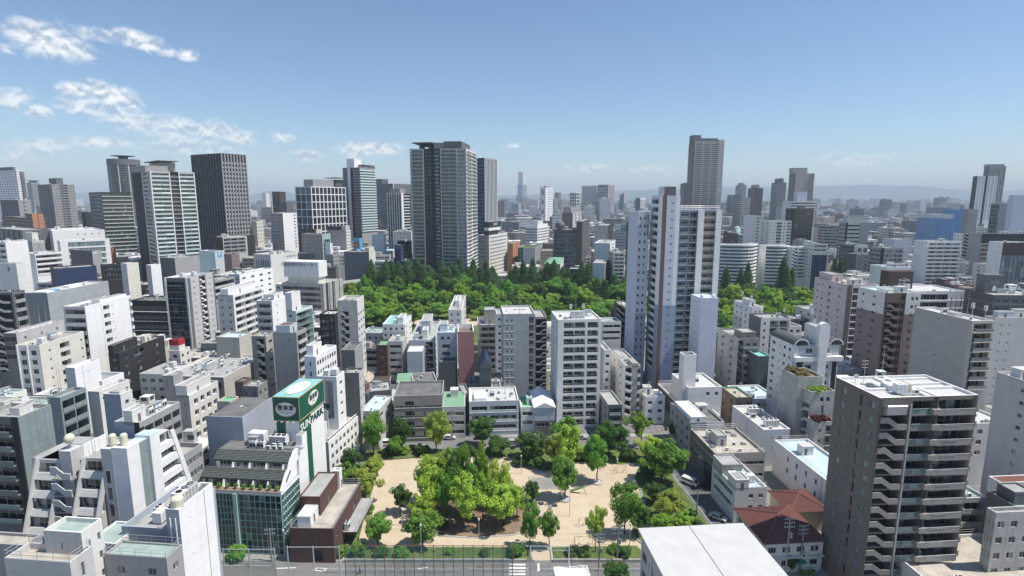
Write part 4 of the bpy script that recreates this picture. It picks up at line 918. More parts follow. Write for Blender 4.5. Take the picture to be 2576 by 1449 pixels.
B = bld('low grey block with green-grey roof terrace below the white slab', 262, 418, 458, 1404, 76, m='gray', vp=1430, fh=3.1, par=.3, roof='deckg', eq=2, L=[win(2, .25, 1.1, 1)], R=[win(1, .3, 1.1, 1)], top=[railing()])
bld('x', 262, 290, 312, 1368, 82, m='offw', vp=1430, root=B.root, par=.3, roof='deckg', eq=0, La=5, Lb=6, R=[win(1, .3, 1.1, 1)])
B = bld('white roof house with stepped parapets at lower left corner', 108, 203, 256, 1340, 74, m='offw', mL='lgray', vp=1430, fh=3.0, par=.7, roof='deckg', eq=1, L=[win(1, .15, 1.1, 1, .3, .6)], R=[win(1, .3, 1.0, 1, .15, .5), win(1, .4, 1.2, .9, .6, .95)])
bld('x', 10, 175, 232, 1415, 71, m='lgray', vp=1430, root=B.root, par=1.0, roof='decks', eq=0, top=[railing()], R=[win(1, .15, 2.2, .5)])
bld('cluttered low roof crowded with pipes and plant at the left corner', -120, 60, 105, 1372, 80, m='gray', vp=1430, par=.5, roof='decks', eq=16, kinds=['ac_unit', 'ac_unit', 'pipe_run', 'equipment_rack', 'water_tank', 'air_handler', 'antenna', 'satellite_dish', 'chiller'])
# sloping A-shaped concrete building
def aframe(label, xl, xc, xr, yt, D, m, mats=None):
    vp = 1430; a, b = frame(xc, vp); C = at(xc, yt, D); rz = atan2(b[1], b[0])
    B = Bld(); B.root = B.par = empty('building', (C.x, C.y, 0), rz, label, 'building'); B.H = C.z
    B.La, B.Lb = reach(C, a, C.z, xl), reach(C, b, C.z, xr); B.D, B.base = D, m; B.pent = []
    return B
B = aframe('sloping A-frame concrete office with white lift tower and ball antenna', 200, 318, 372, 1128, 98, 'lgray')
H, A_ = B.H, B.par; A_.scale = (.72, .62, 1)
# lift tower at the near corner
TA = max(9, B.La * .5); g = MB(); g.box(0, 4.2, 0, 5.0, 0, H, 'white'); g.box(4.2, 8.0, .9, 5.0, 0, H - .6, 'panelgg', top='deckb'); g.box(8.0, 11.5, -.1, 5.0, 0, H, 'white', top='deckb'); g.box(-.05, 4.2, 5.0, 8.6, 0, H - .3, 'lgray'); link('lift_tower', g.mesh('lift_tower'), A_)
for k in range(5): link('window', cached(('window', 'aw'), lambda: pane_geo(1.5, 2.6, 0))[1], A_, (-.13, 7.6, H - 7.2 - 3.4 * k), -pi / 2)
kit(B, 'round_tank', 2, 2.6, 0, H); kit(B, 'round_tank', 2.2, 6.6, 0, H - .28)
# stepped front: storeys lean back towards the top; open terraces cut in, with raking edge frames
def stepped(y0, y1, ztop, n, fh, dx, nm):
    for k in range(n):
        z1 = ztop - k * fh; z0 = z1 - fh; x0 = -dx * k + 2.2 - 1.5
        g = MB(); g.box(x0 + 1.6, 12, y0, y1, z0, z1, 'lgray', top='deck'); link('storey_wall', g.mesh('storey_wall'), A_)
        g = MB(); g.prism([(x0 - dx * .45, z0 - .05), (x0 + 1.7, z0 - .05), (x0 + 1.7, z0 + .15), (x0 + .3, z0 + .15), (x0 + .55, z0 + 1.15), (x0 + .25, z0 + 1.15)], 'y', y0, y1, 'lgray'); link('terrace_parapet', g.mesh('terrace_parapet'), A_)
        m_ = int((y1 - y0) / 2.6)
        for i in range(m_):
            w = (y1 - y0 - .8) / m_; link('window', cached(('window', nm, round(w, 2)), lambda: pane_geo(round(w - .1, 2), 1.9, 1))[1], A_, (x0 + 1.52, y0 + .4 + w * (i + 1), z0 + .9), -pi / 2)
    for y in (y0 - .5, y1):
        P0, P1 = (1.6, ztop + .4), (-dx * n - .2, ztop - n * fh); g = MB()
        g.prism([P1, (P1[0] + 1.6, P1[1]), (P0[0] + 1.3, P0[1]), P0], 'y', y, y + .5, 'lgray'); link('raking_frame', g.mesh('raking_frame'), A_)  # frames light grey rather than white: their shade is put into the colour
stepped(9.2, 16.5, H - 3.2, 4, 3.3, 1.25, 'st1'); stepped(25.0, 32.5, H - 4.0, 5, 3.3, 1.25, 'st2')
g = MB(); g.box(1, 16, 5, 33, 0, H - 16.2, 'gray'); g.box(3, 17, 5.0, 36, H - 16.2, H - 4.0, 'lgray', top='deck'); link('wall', g.mesh('wall'), A_)
for k in range(4): link('window', cached(('window', 'lowband'), lambda: pane_geo(5.2, 1.6, 2))[1], A_, (.92, 15.5, H - 19.4 - 3.3 * k), -pi / 2)
for k in range(5):
    z = H - 5.2 - 3.3 * k; g = zig_geo(6.6, 1.2, 1.3, 'lgray', .3); link('stair_parapet', g.mesh('stair_parapet'), A_, (-1.6 - .2 * k, 24.6, z - 1.2), -pi / 2)
    g = MB(); g.box(-1.3 - .2 * k, 3.2, 18.2, 24.6, z - 1.5, z - 1.25, 'gray'); link('stair_landing', g.mesh('stair_landing'), A_)
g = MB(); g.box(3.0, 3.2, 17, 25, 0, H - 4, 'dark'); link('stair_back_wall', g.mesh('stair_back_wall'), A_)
g = MB(); g.box(.6, 4.6, 19.5, 23.5, H - 14, H - 1.4, 'lgray'); g.box(4.6, 12, 19.5, 20, H - 4.2, H - 1.5, 'white'); link('stair_tower', g.mesh('stair_tower'), A_)
g = MB(); g.lathe([(0, 0)] + [(1.35 * sin(pi * k / 10), 1.2 - 1.0 * cos(pi * k / 10)) for k in range(1, 10)] + [(0, 2.2)], 'creamtank', 18); link('ball_antenna', g.mesh('ball_antenna', True), A_, (2.6, 21.6, H - .7))
g = MB(); [g.tube((x, y, 0), (0, 0, 1.0), .06, .06, 'steel', 5) for x, y in ((-.7, -.7), (.7, -.7), (-.7, .7), (.7, .7))]; link('antenna_stand', g.mesh('antenna_stand'), A_, (2.6, 21.6, H - 1.4))
for i in range(4): kit(B, 'air_handler', 5.0 + 2 * (i % 2), 10 + 2.2 * (i // 2), 0, H - 3.98); 
for i in range(3): kit(B, 'ac_unit', .2 + .2 * i, 11.5 + 1.3 * i, -pi / 2, H - 9.7)
kit(B, 'equipment_rack', 9, 14, 0, H - 3.98); kit(B, 'pipe_run', 5, 16, 0, H - 3.98); kit(B, 'mast', 6, 18, 0, H - 3.98); kit(B, 'mast', 7.4, 18.6, 0, H - 3.98)
# right wing with raking end wall and ribbon windows
for k in range(5):
    z0 = H - 5.0 - 3.3 * k; e = 11.5 + 5.5 + 1.15 * (k + 1); g = MB(); g.box(11.5, e, .4, 8, z0, z0 + 1.5, 'white'); link('balcony_rail', g.mesh('balcony_rail'), A_)
    g = MB(); g.box(11.5, e - .6, 2.0, 8, z0 + 1.5, z0 + 3.3, 'lgray'); link('storey_wall', g.mesh('storey_wall'), A_)
    w = (e - 12.8) / 3
    for i in range(3): g = pane_geo(w - .1, 1.7, 1); link('window', g.mesh('window'), A_, (11.9 + w * i, 1.9, z0 + 1.5))
g = MB(); g.prism([(16.3, H - 1.6), (17.7, H - 1.6), (24.4, H - 18.5), (22.6, H - 18.5)], 'y', .2, .7, 'white'); link('raking_frame', g.mesh('raking_frame'), A_)
FOOT.append(([(B.root.location.x - 40, 80), (B.root.location.x + 20, 80), (B.root.location.x + 20, 130), (B.root.location.x - 40, 130)], 20, 430, 1330, 98, 'sloping A-frame concrete office', B.root.location.copy()))
# left edge
bld('dark glass block with green-grey panel side at left edge', -60, 45, 128, 1050, 107, m='panelgg', mL='dgray', vp=1430, fh=3.2, yb=1260, par=.8, roof='deck', pt='gray', eq=0, L=[band('railgray', .8, 1.1, 0, .82, 0, style='railglass'), rib(1.8, .7, .02, .8, gm='glassd'), pil([.9], 1.4, .1, 'black')], R=[pil([.25, .5, .75], .06, .04, 'gray'), win(3, .06, .3, 2, .2, .9, every=1, mul=0)], top=[pent(.35, .75, .25, .5, 1.6, 'offw'), railing()])
bld('open-deck grey stair building with green-grey beams behind panel block', 118, 150, 216, 1000, 128, m='panelgg', vp=1430, fh=3.3, yb=1110, eq=4, roof='deck', R=[bal(2, .05, .97, 'solid', 'panelgg', 1.1, 3.0, .1, mul=3), ], top=[item('mast', .1, .2), item('mast', .2, .25)])
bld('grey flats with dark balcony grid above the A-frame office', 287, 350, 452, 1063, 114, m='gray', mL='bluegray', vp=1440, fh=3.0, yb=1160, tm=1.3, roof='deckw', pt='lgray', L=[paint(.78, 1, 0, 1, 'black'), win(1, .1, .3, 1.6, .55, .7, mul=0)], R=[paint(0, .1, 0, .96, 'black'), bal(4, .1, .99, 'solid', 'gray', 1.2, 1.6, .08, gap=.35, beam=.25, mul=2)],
    top=[pent(.0, .3, .25, .6, 3.0, 'offw')], eq=4, kinds=['ac_unit', 'air_handler', 'equipment_rack'])
bld('low grey block with dark window grid right of the grey flats', 410, 427, 508, 1168, 112, m='gray', vp=1440, fh=3.2, yb=1260, roof='deck', R=[win(5, .8, 1.4, .9, .45, .97, mul=2), win(3, .3, 1.8, .6, .1, .4, mul=0)], eq=0, L=[win(1, .3, 1, 1)], La=12, par=1.1)
bld('light grey office with faceted mansard corner left of sign tower', 438, 475, 548, 995, 147, m='offw', mL='gray', vp=1440, fh=3.3, yb=1120, roof='deck', L=[win(1, .2, 1, 1, .5, .9)], R=[win(4, .6, 1.7, .7, .1, .97, d=.7, mul=1)], top=[pent(.0, .8, .1, .9, 3.2, 'offw'), pent(.0, .3, .95, 1.35, 6, 'gray')], eq=1)
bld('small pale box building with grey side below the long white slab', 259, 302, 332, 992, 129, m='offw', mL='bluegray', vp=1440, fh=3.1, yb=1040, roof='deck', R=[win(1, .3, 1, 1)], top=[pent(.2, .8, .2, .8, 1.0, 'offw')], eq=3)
bld('cream block with slit windows below the white tall slab', 220, 249, 325, 985, 137, m='offw', vp=1440, fh=3.2, yb=1010, par=1.0, roof='deck', R=[win(6, .55, .7, 1.6, .05, .97, r1=1, mul=0)], eq=4)
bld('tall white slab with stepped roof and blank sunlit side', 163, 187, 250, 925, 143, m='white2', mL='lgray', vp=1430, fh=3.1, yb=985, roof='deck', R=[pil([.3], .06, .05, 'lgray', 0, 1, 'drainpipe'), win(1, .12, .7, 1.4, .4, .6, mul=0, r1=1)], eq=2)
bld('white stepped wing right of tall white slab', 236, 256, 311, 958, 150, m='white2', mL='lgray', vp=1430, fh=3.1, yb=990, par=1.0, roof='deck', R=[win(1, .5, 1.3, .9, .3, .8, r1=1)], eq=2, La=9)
bld('cream five-storey block with paired windows on grey front', 39, 98, 210, 868, 168, m='cream', mL='offw', vp=1284, fh=3.0, yb=985, roof='deck', tm=1.1, L=[win(2, .5, 1.6, .7, .05, .95, mul=1), pil([.05, .48], .35, .25, 'white')], R=[win(1, .25, .8, 1, .12, .28, mul=0), bal(1, .42, .64, 'solid', 'cream', .9, 1.3, .0, gap=.1, beam=.5), win(1, .3, .8, 1, .85, 1, mul=0)], top=[item('equipment_rack', .5, .5), item('equipment_rack', .55, .65), item('mast', .3, .5), item('mast', .1, .6)], eq=4)
bld('pale roofed block with dark glass side behind the cream block', 8, 40, 160, 838, 188, m='lgray', mL='dgray', vp=1284, fh=3.1, yb=870, roof='deckw', L=[rib(1.8, .8, gm='glassd')], eq=6, kinds=['antenna', 'mast', 'ac_unit', 'stair_hut'], R=[win(3, .15, 1, 1)])
bld('dark block with outside steel stairs at left edge', -40, 30, 62, 735, 205, m='dgray', vp=1300, fh=3.4, yb=900, L=[stair(.2, .95, 'steel', d=2.0, rise=1.6, rh=.9, pr=1.0)], R=[bal(1, .1, .95, 'solid', 'gray', 1.2, 1.5, .2)], roof='deck')
bld('blank grey sheeted building with blue tarpaulin on roof', 61, 118, 272, 737, 228, m='paneld', mL='scaffold', mR='panelg', vp=1330, fh=4, yb=840, roof='deckw', pt='lgray', eq=2, top=[pent(.18, .3, .3, .7, .7, 'bluetarp', 'tarpaulin', roof='bluetarp'), pent(.05, .18, .2, .8, .9, 'white', 'roof_cover', roof='white2'), pent(.5, .7, .5, .8, 1.0, 'white', 'roof_cover', roof='white2')])
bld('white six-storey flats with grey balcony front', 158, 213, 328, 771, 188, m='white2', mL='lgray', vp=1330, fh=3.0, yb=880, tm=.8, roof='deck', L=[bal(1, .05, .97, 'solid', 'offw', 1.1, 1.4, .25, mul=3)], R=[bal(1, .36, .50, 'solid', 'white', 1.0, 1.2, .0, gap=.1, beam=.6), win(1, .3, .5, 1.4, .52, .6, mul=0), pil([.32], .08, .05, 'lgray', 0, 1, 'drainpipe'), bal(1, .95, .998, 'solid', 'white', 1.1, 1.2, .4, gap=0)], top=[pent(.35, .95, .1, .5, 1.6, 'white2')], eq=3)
bld('black office with white ledges between white flats and grey tower', 327, 418, 424, 757, 264, m='black', vp=1420, fh=4.7, yb=850, roof='deckd', eq=6, Lb=14, L=[rib(1.5, 1.2, .03, .97, gm='glassd', pw=2), slab('white', .5, .25, 0, 1, 0)], kinds=['ac_unit', 'equipment_rack', 'pipe_run'])
bld('tall grey flats with white-framed glass front and open stair side', 414, 471, 538, 699, 250, m='lgray', mL='dgray', vp=1420, fh=2.95, yb=865, roof='deck', pt='white', L=[cw(4, 2.95, .06, .86, 0.02, .96, 'glassd', 'dgray', .1, .05), slab('bluegray', .25, .15, .05, .87, 0), pil([.02, .95], .8, .35, 'white')], R=[paint(0, .1, 0, 1, 'dgray'), paint(.4, .66, 0, 1, 'dgray'), paint(.94, 1, 0, 1, 'dgray'), win(1, .25, .6, 1.2, .12, .3, mul=0), stair(.43, .62, 'white', d=2.4, rise=1.2, rh=.8, pr=.0), win(1, .25, .6, 1.2, .72, .92, mul=0), slab('white', .06, .12, .1, .94, 0)], eq=5)
bld('black terrace house row with grey roof in front of white flats', 272, 298, 412, 888, 186, m='black', vp=1300, fh=3.0, yb=945, roof='deck', pt='dgray', L=[win(1, .4, .8, 1)], R=[win(1, .5, 1.4, .9, .08, .22), bal(1, .3, .52, 'bars', 'black', 1.0, 1.2, 0, r1=1), win(1, .6, 1.3, .9, .32, .48, r0=1), win(1, .5, 1.4, .8, .72, .9)], top=[pent(.0, .5, .5, .95, 3.0, 'black'), pent(.6, .75, .2, .5, 2.6, 'cream')], eq=8, kinds=['ac_unit', 'ac_unit', 'antenna', 'pipe_run'])
B = bld('small white building carrying a dark red water tank', 425, 452, 478, 882, 205, m='offw', vp=1400, fh=3, yb=930, roof='decks', eq=4, R=[win(2, .4, 1.2, 1)], L=[win(1, .4, 1.2, 1)])
g = MB(); g.box(0, 3.6, 0, 3.6, 0, 2.4, 'offw'); g.box(-.1, 3.7, -.1, 3.7, 2.4, 4.6, 'red', top='red'); g.box(.3, 3.3, .3, 3.3, 4.2, 4.62, 'dark'); link('red_tank', g.mesh('red_tank'), B.par, (1, 1, B.deckz))
bld('beige windowless tower block over low office with roof plant', 543, 601, 634, 849, 186, m='beige', mL='stone', vp=1420, fh=3.5, yb=950, roof='deckb', pt='beige', eq=1)
bld('long beige office with roof plant in front of beige tower', 408, 562, 622, 949, 163, m='beige', mL='stone', vp=1420, fh=3.6, yb=1000, roof='deck', pt='offw', L=[win(8, .72, 2.2, .5, .05, .97, r1=1, mul=2, gm='glassd')], R=[win(1, .3, .25, 2, .05, .5, r1=1, mul=0)], eq=16, kinds=['chiller', 'air_handler', 'air_handler', 'pipe_run', 'ac_unit', 'ac_unit'], Lb=24)
bld('grey concrete flats with open stair landings', 632, 668, 690, 846, 177, m='concrete', mL='concd', vp=1420, fh=3.0, yb=960, L=[stair(.35, .85, 'concrete', d=1.8)], R=[win(1, .4, 1, 1)], eq=4)
bld('plain grey flats with side balconies behind the sign tower', 686, 745, 770, 837, 173, m='gray', vp=1420, fh=3.0, yb=955, tm=1.0, L=[win(1, .2, 1.0, 1, .55, .8, r1=1)], R=[bal(1, .1, .95, 'solid', 'lgray', 1.1, 1.3, .5)], top=[pent(.1, .8, .3, .9, 2.5, 'lblue', roof='brown')], eq=5, roof='deckd')
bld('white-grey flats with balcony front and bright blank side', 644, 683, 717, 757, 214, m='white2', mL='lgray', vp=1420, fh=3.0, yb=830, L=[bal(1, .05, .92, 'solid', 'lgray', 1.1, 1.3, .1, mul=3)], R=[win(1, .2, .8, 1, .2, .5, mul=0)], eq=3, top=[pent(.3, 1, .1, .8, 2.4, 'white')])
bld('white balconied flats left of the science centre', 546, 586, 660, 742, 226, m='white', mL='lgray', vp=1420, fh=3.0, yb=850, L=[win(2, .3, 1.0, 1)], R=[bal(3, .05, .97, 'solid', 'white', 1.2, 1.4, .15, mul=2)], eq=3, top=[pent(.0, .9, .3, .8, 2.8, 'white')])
bld('white office with strip windows and tall lift head beside sign tower', 765, 794, 846, 897, 163, m='white', vp=1500, fh=3.1, yb=970, roof='deckb', pt='white', L=[win(1, .4, 1.5, .8, .3, .7)], R=[win(8, .62, 1.5, .8, .03, .97, mul=0)], top=[pent(.1, .5, .4, .98, 3.4, 'white')], eq=5)
bld('white house with outside stair and glass lean-to behind sign tower', 797, 846, 866, 948, 156, m='white', vp=1450, fh=3.2, yb=1030, L=[rib(1.6, .6, .1, .6, r0=2, gm='glassg'), hole(.35, .8, .55, .95, 2.5, 'lgray')], R=[win(1, .3, 1, 1)], eq=3)
bld('navy-grey slim block right of white house with stair', 862, 903, 915, 938, 166, m='dgray', mR='lgray', vp=1300, fh=3.1, yb=1010, L=[win(1, .4, .9, 1.1, .1, .5, every=2)], R=[win(2, .3, 1, 1)], eq=3)
bld('black modern flats beside tall concrete stair block', 803, 842, 852, 790, 228, m='black', vp=1350, fh=3.1, yb=880, roof='deckw', L=[bal(1, .05, .6, 'bars', 'black', 1.0, 1.0, .05), win(1, .5, 1.5, .8, .65, .97)], eq=2, Lb=9)
bld('tall weathered concrete block with stair slots and white side', 848, 898, 915, 755, 214, m='offw', mL='concrete', vp=1250, fh=3.0, yb=900, tm=4.5, L=[stair(.15, .55, 'concrete', d=1.5, rise=1.3, rh=1.2)], R=[win(3, .5, 1.3, .8)], eq=2)
bld('grey block with steep folded roof below concrete stair block', 858, 892, 912, 880, 192, m='gray', mL='dgray', vp=1250, yb=935, roof='deckd', L=[win(1, .3, 1, 1, .1, .4, r1=1)], eq=0)
bld('white flats with green planted balconies left of the far park', 716, 744, 786, 782, 232, m='mint', vp=1600, fh=3.0, yb=870, R=[bal(1, .02, .98, 'glass', 'teal', 1.1, 1.4, .3, mul=3)], L=[win(1, .3, 1, 1)], top=[pent(.0, .5, .3, .9, 8, 'white')], eq=2)
# science centre
B = bld('concrete science centre with large lettered white roof box', 709, 811, 862, 714, 345, m='concrete', mL='concrete', vp=1600, fh=3.7, yb=800, tm=1.6, L=[rib(2.2, .8, .02, .94, gm='glassd', pw=3), slab('concrete', .5, .9, 0, .96, 0)], R=[pil([.05, .35, .6, .85], 3.0, .6, 'concrete'), paint(.15, .25, 0, 1, 'dark'), paint(.45, .52, 0, 1, 'dark')], eq=4)
g = MB(); x0, y0 = B.Lb * .12, B.La * .14; w, dp = B.La * .86, B.Lb * .36
g.box(x0 + 1, x0 + dp, y0 + 1, y0 + w - 2, B.deckz, B.deckz + 4, 'cream'); g.box(x0, x0 + dp + 1, y0, y0 + w, B.deckz + 4, B.deckz + 14, 'white'); rb = link('roof_box', g.mesh('roof_box'), B.par)
put_text(rb, '大阪科学技術センター', 2.6, 'dgray', (x0 - .1, y0 + w * .55, B.deckz + 11.8), (pi / 2, 0, -pi / 2), 1.0, .04)
bld('white roof block with louvre grille and small lettering behind science centre', 637, 680, 749, 641, 385, m='offw', mL='lgray', vp=2000, fh=3.7, yb=668, R=[sign('◎大阪スポート', .8, -2.5, 1.6, 'dgray')], L=[vst(6, .5, .1, .9, .3, .9)])
bld('blue-white stepped office left of science centre', 576, 602, 686, 690, 300, m='white2', mL='lblue', vp=1600, fh=3.3, yb=728, R=[win(4, .35, 1.2, 1)], L=[win(2, .3, 1, 1)], eq=3)
bld('low grey car-park deck with white kerbs behind grey tower', 500, 530, 590, 708, 275, m='gray', vp=1500, fh=3.4, yb=740, R=[bal(1, .02, .98, 'solid', 'lgray', 1.2, 3, .2)], eq=2)
for args in [
    ('dark reddish tiled roofs low block in front of beige office', 590, 612, 632, 960, 158, 'brown', 1000, 'deckd'), ('small grey gabled block beside sign tower', 610, 648, 672, 972, 148, 'concd', 1060, 'deck'), ('small green-roofed house left of sign box', 545, 578, 600, 1010, 142, 'beige', 1060, 'deckgreen'),
    ('white low shed roof behind the blue-grey penthouse', 570, 640, 668, 1036, 134, 'white', 1070, 'white2'), ('grey low roof beside the science centre forecourt', 745, 772, 800, 850, 245, 'lgray', 880, 'deck'),
    ('pale low roof with white tank at far park corner', 905, 950, 985, 1035, 168, 'lgray', 1060, 'deckb')]:
    bld(*args[:6], m=args[6], vp=1430, fh=3, yb=args[7], roof=args[8], R=[win(2, .4, 1.2, 1)], L=[win(2, .3, 1.1, 1)], eq=3, par=.4)
# ---------------------------------------------------------------- buildings, middle: behind the park
bld('white eleven-storey flats with three columns of windows', 1394, 1404, 1513, 804, 186, m='lblue', mR='white', fh=2.92, yb=1075, tm=.35, par=.6, roof='deckw', pt='white', La=15, L=[win(2, .25, .9, 1.1, .2, .9, mul=0)], R=[bal(2, .13, .635, 'glassd', 'white', .8, 1.1, -.03, gap=.08, beam=.72, mul=3), bal(1, .68, .935, 'glassd', 'white', .8, 1.1, -.03, gap=.05, beam=.72, mul=3)],
    top=[item('cell_antenna', .35, .35), item('cell_antenna', .66, .4), item('mast', .48, .4), item('equipment_rack', .35, .3), item('equipment_rack', .5, .3), pent(.35, .66, .25, .45, 1.2, 'steel')], eq=3)
B = bld('tall light-grey flats with side windows and zigzag stairs', 1264, 1266, 1346, 790, 207, m='panelg', mR='panelg', vp=1180, fh=3.05, yb=975, roof='deckw', pt='lgray', La=17, R=[win(2, .32, 1.0, .9, .05, .34, mul=0), slab('white', .08, .12, .0, .36, 0), bal(1, .80, .97, 'bars', 'lgray', 1.0, 1.2, 0)], eq=3)
bld('x', 1340, 1347, 1376, 797, 208, m='gray', vp=1180, root=B.root, fh=3.05, La=15, R=[stair(.05, .98, 'steel', d=2, rise=1.5, rh=.5, flip=True)], eq=0)
bld('red-brown ribbed metal slab tower', 1150, 1152, 1192, 834, 220, m='white', mR='ribred', vp=1140, yb=978, par=2.0, roof='brown', pt='white', La=14, eq=0)
bld('blue-grey flats with white window boxes beside red slab', 1100, 1148, 1156, 836, 226, m='bluegray', mR='white', vp=1180, fh=3.2, yb=930, L=[win(2, .5, 1.3, 1.0, .1, .75, r1=1), win(1, .6, 1.6, .6, .1, .8, r0=1)], R=[win(2, .3, 1.1, 1)], roof='deckb', eq=8, Lb=15, top=[pent(.3, .8, .5, .9, 3, 'lblue')])
bld('dark ribbed metal block in front of the blue-grey flats', 1104, 1145, 1148, 910, 219, m='ribdark', mL='ribdark', vp=1180, yb=970, eq=0, roof='dgray', Lb=6)
bld('pale ribbed box block with sloped white roof', 1024, 1063, 1069, 884, 218, m='ribgray', vp=1180, yb=955, roof='lblue', eq=0, par=.15, Lb=9)
bld('white-blue stepped flats with roof towers and outside stair', 1030, 1092, 1106, 855, 233, m='lblue', vp=1200, fh=3.1, yb=950, L=[stair(.66, .95, 'steel', d=1.5, rise=1.5, rh=.5)], R=[win(2, .3, 1, 1)], roof='deck', top=[pent(.35, .8, .25, .65, 6, 'lblue'), pent(.1, .3, .3, .5, 4, 'white')], eq=9)
bld('white cluster with turquoise roof behind brick house', 962, 1018, 1035, 815, 252, m='white', vp=1250, fh=3.0, yb=870, roof='deckt', L=[win(4, .4, 1.2, 1)], R=[win(2, .3, 1, 1)], top=[pent(.1, .6, .1, .35, 3, 'white')], eq=5)
bld('orange-brown brick house with green sloped roof', 946, 974, 982, 868, 236, m='tilebr', mR='brown', vp=1250, fh=3.2, yb=925, roof='greenroof', L=[win(1, .4, 1.2, 1)], eq=0, Lb=10)
bld('light grey flats beside brick house', 976, 1012, 1018, 858, 238, m='lgray', vp=1250, fh=3.1, yb=920, L=[win(1, .8, 1.3, .9)], eq=5, Lb=12)
bld('white lift-head block at the far park edge', 1128, 1160, 1172, 779, 268, m='offw', vp=1250, fh=3.1, yb=820, L=[win(2, .3, 1.2, 1)], R=[bal(1, .1, .9, 'bars', 'white')], top=[pent(.3, .7, .3, .6, 2.6, 'white')], eq=4)
bld('dark brown balconied flats left of the light-grey tall flats', 1205, 1208, 1249, 817, 250, m='taupe2', vp=1180, fh=3.0, yb=920, La=14, R=[bal(2, .05, .95, 'solid', 'taupe2', 1.0, 1.3, .2)], top=[pent(.3, .95, .3, .9, 6.5, 'stone')], eq=4, roof='deckw')
bld('slim white block squeezed left of the light-grey tall flats', 1246, 1249, 1265, 790, 232, m='lblue', vp=1180, fh=3.1, yb=930, La=12, R=[win(1, .5, 1.2, 1)], eq=2)
for i, (x0, x1, y_, D_, m_) in enumerate(((1180, 1206, 968, 200, 'stone'), (1236, 1264, 960, 202, 'gray'), (1238, 1262, 985, 192, 'lgray'), (1165, 1184, 990, 190, 'concd'), (1040, 1100, 962, 196, 'lgray'), (930, 985, 985, 188, 'dgray'))):
    bld(['stone-grey low roof between red slab and blue gabled house', 'grey low house right of the blue gabled house', 'pale low house before the light-grey tall flats', 'dark low roof behind the green metal roof', 'pale low roof behind the showroom', 'dark tiled low roof left of the showroom'][i], x0 - 2, x0, x1, y_, D_, m=m_, vp=1170 if x0 > 1170 else 900, La=11, fh=3, roof='deck' if i % 2 else 'deckd', R=[win(2, .4, 1.1, .9)], eq=3)
# row facing the park
bld('grey-brown showroom with flat dark roof and green glass balconies', 990, 1112, 1117, 993, 176, m='taupe2', vp=1180, fh=3.5, yb=1095, par=.8, roof='deckd', pt='gray', Lb=15, tm=.9, L=[win(1, .55, 1.6, .8, .15, .5, mul=2), win(1, .3, 1.6, .8, .55, .7, mul=0), slab('lgray', .12, .18, 0, 1, 0), rib(.8, .05, .02, .98, d=.1, gm='glassg')], eq=0)
bld('light building with faded green metal roof facing the park', 1112, 1170, 1178, 1022, 178, m='lgray', vp=1180, fh=3.2, yb=1095, par=.1, roof='greenroof', Lb=15, L=[rib(1.3, .9, .2, .95)], eq=1)
bld('white four-storey shop-offices with roof clutter facing the park', 1177, 1180, 1305, 1010, 179, m='lblue', mR='lblue', vp=1178, fh=3.3, yb=1090, La=14, roof='deckw', pt='white', R=[rib(1.4, .9, .05, .36), rib(1.4, .9, .42, .95), slab('white', .1, .15, 0, 1, 0)], eq=12, kinds=['ac_unit', 'air_handler', 'pipe_run', 'stair_hut', 'skylight', 'antenna'], top=[pent(.1, .35, .1, .6, 1.2, 'white2', 'skylight_roof', roof='white2')])
bld('narrow white house with bright green roof terrace', 1309, 1311, 1343, 1024, 181, m='white', vp=1180, fh=3.1, yb=1085, La=12, roof='deckgreen', R=[rib(1.3, .9, .1, .9)], eq=0, top=[pent(.55, .95, .3, .9, 2.4, 'mint')])
def gable(B, h, m, mg, ov=.3, along='y'):
    """pitched roof whose ridge runs back from the front"""
    g = MB(); x1, y1 = B.Lb, B.La; z = B.H
    if along == 'y': g.prism([(-ov, z), (x1 + ov, z), (x1 / 2, z + h)], 'y', -ov, y1 + ov, m, mg)
    else: g.prism([(-ov, z), (y1 + ov, z), (y1 / 2, z + h)], 'x', -ov, x1 + ov, m, mg)
    link('gable_roof', g.mesh('gable_roof'), B.par)
B = bld('white gabled warehouse front between green terrace and flats', 1343, 1345, 1396, 1026, 179, m='ribwhite', vp=1180, fh=3.2, yb=1085, La=16, par=.1, eq=0, R=[rib(1.2, .6, .1, .9, r0=1), paint(0, 1, 0, .55, 'dgray')]); gable(B, 1.8, 'white2', 'white')
B = bld('dark blue metal gabled house standing behind white shop-offices', 1205, 1207, 1236, 925, 196, m='ribdark', vp=1180, fh=3.1, yb=975, La=14, par=.1, eq=0); gable(B, 4.0, 'navy', 'ribdark')
bld('grey slim house with bay windows right of white flats', 1517, 1530, 1566, 1018, 178, m='stone', mR='dgray', vp=1178, fh=3.0, yb=1085, La=14, roof='deck', R=[bal(1, .08, .92, 'solid', 'lgray', 1.0, .9, .1)], L=[win(2, .3, 1.1, 1)], eq=0)
B = bld('tall pale concrete flats with white spiral fire stair', 1536, 1574, 1612, 920, 193, m='concrete', mL='white', vp=1178, fh=3.1, yb=1070, roof='deck', L=[win(2, .2, 1, 1, .1, .9)], R=[stair(.02, .42, 'white', d=1.6, rise=.5, rh=1.0), paint(.42, .78, 0, 1, 'concrete'), bal(1, .80, .99, 'solid', 'white', 1.0, 1.0, .4, gap=0)], top=[pent(.45, .8, .0, .3, 1.6, 'concrete'), pent(.1, .5, .5, .95, 1.0, 'white')], eq=1)
bld('slim white block behind the three-column flats', 1513, 1520, 1537, 880, 204, m='offw', vp=1178, fh=3.1, yb=1000, La=13, R=[win(1, .5, 1.1, 1)], eq=2)
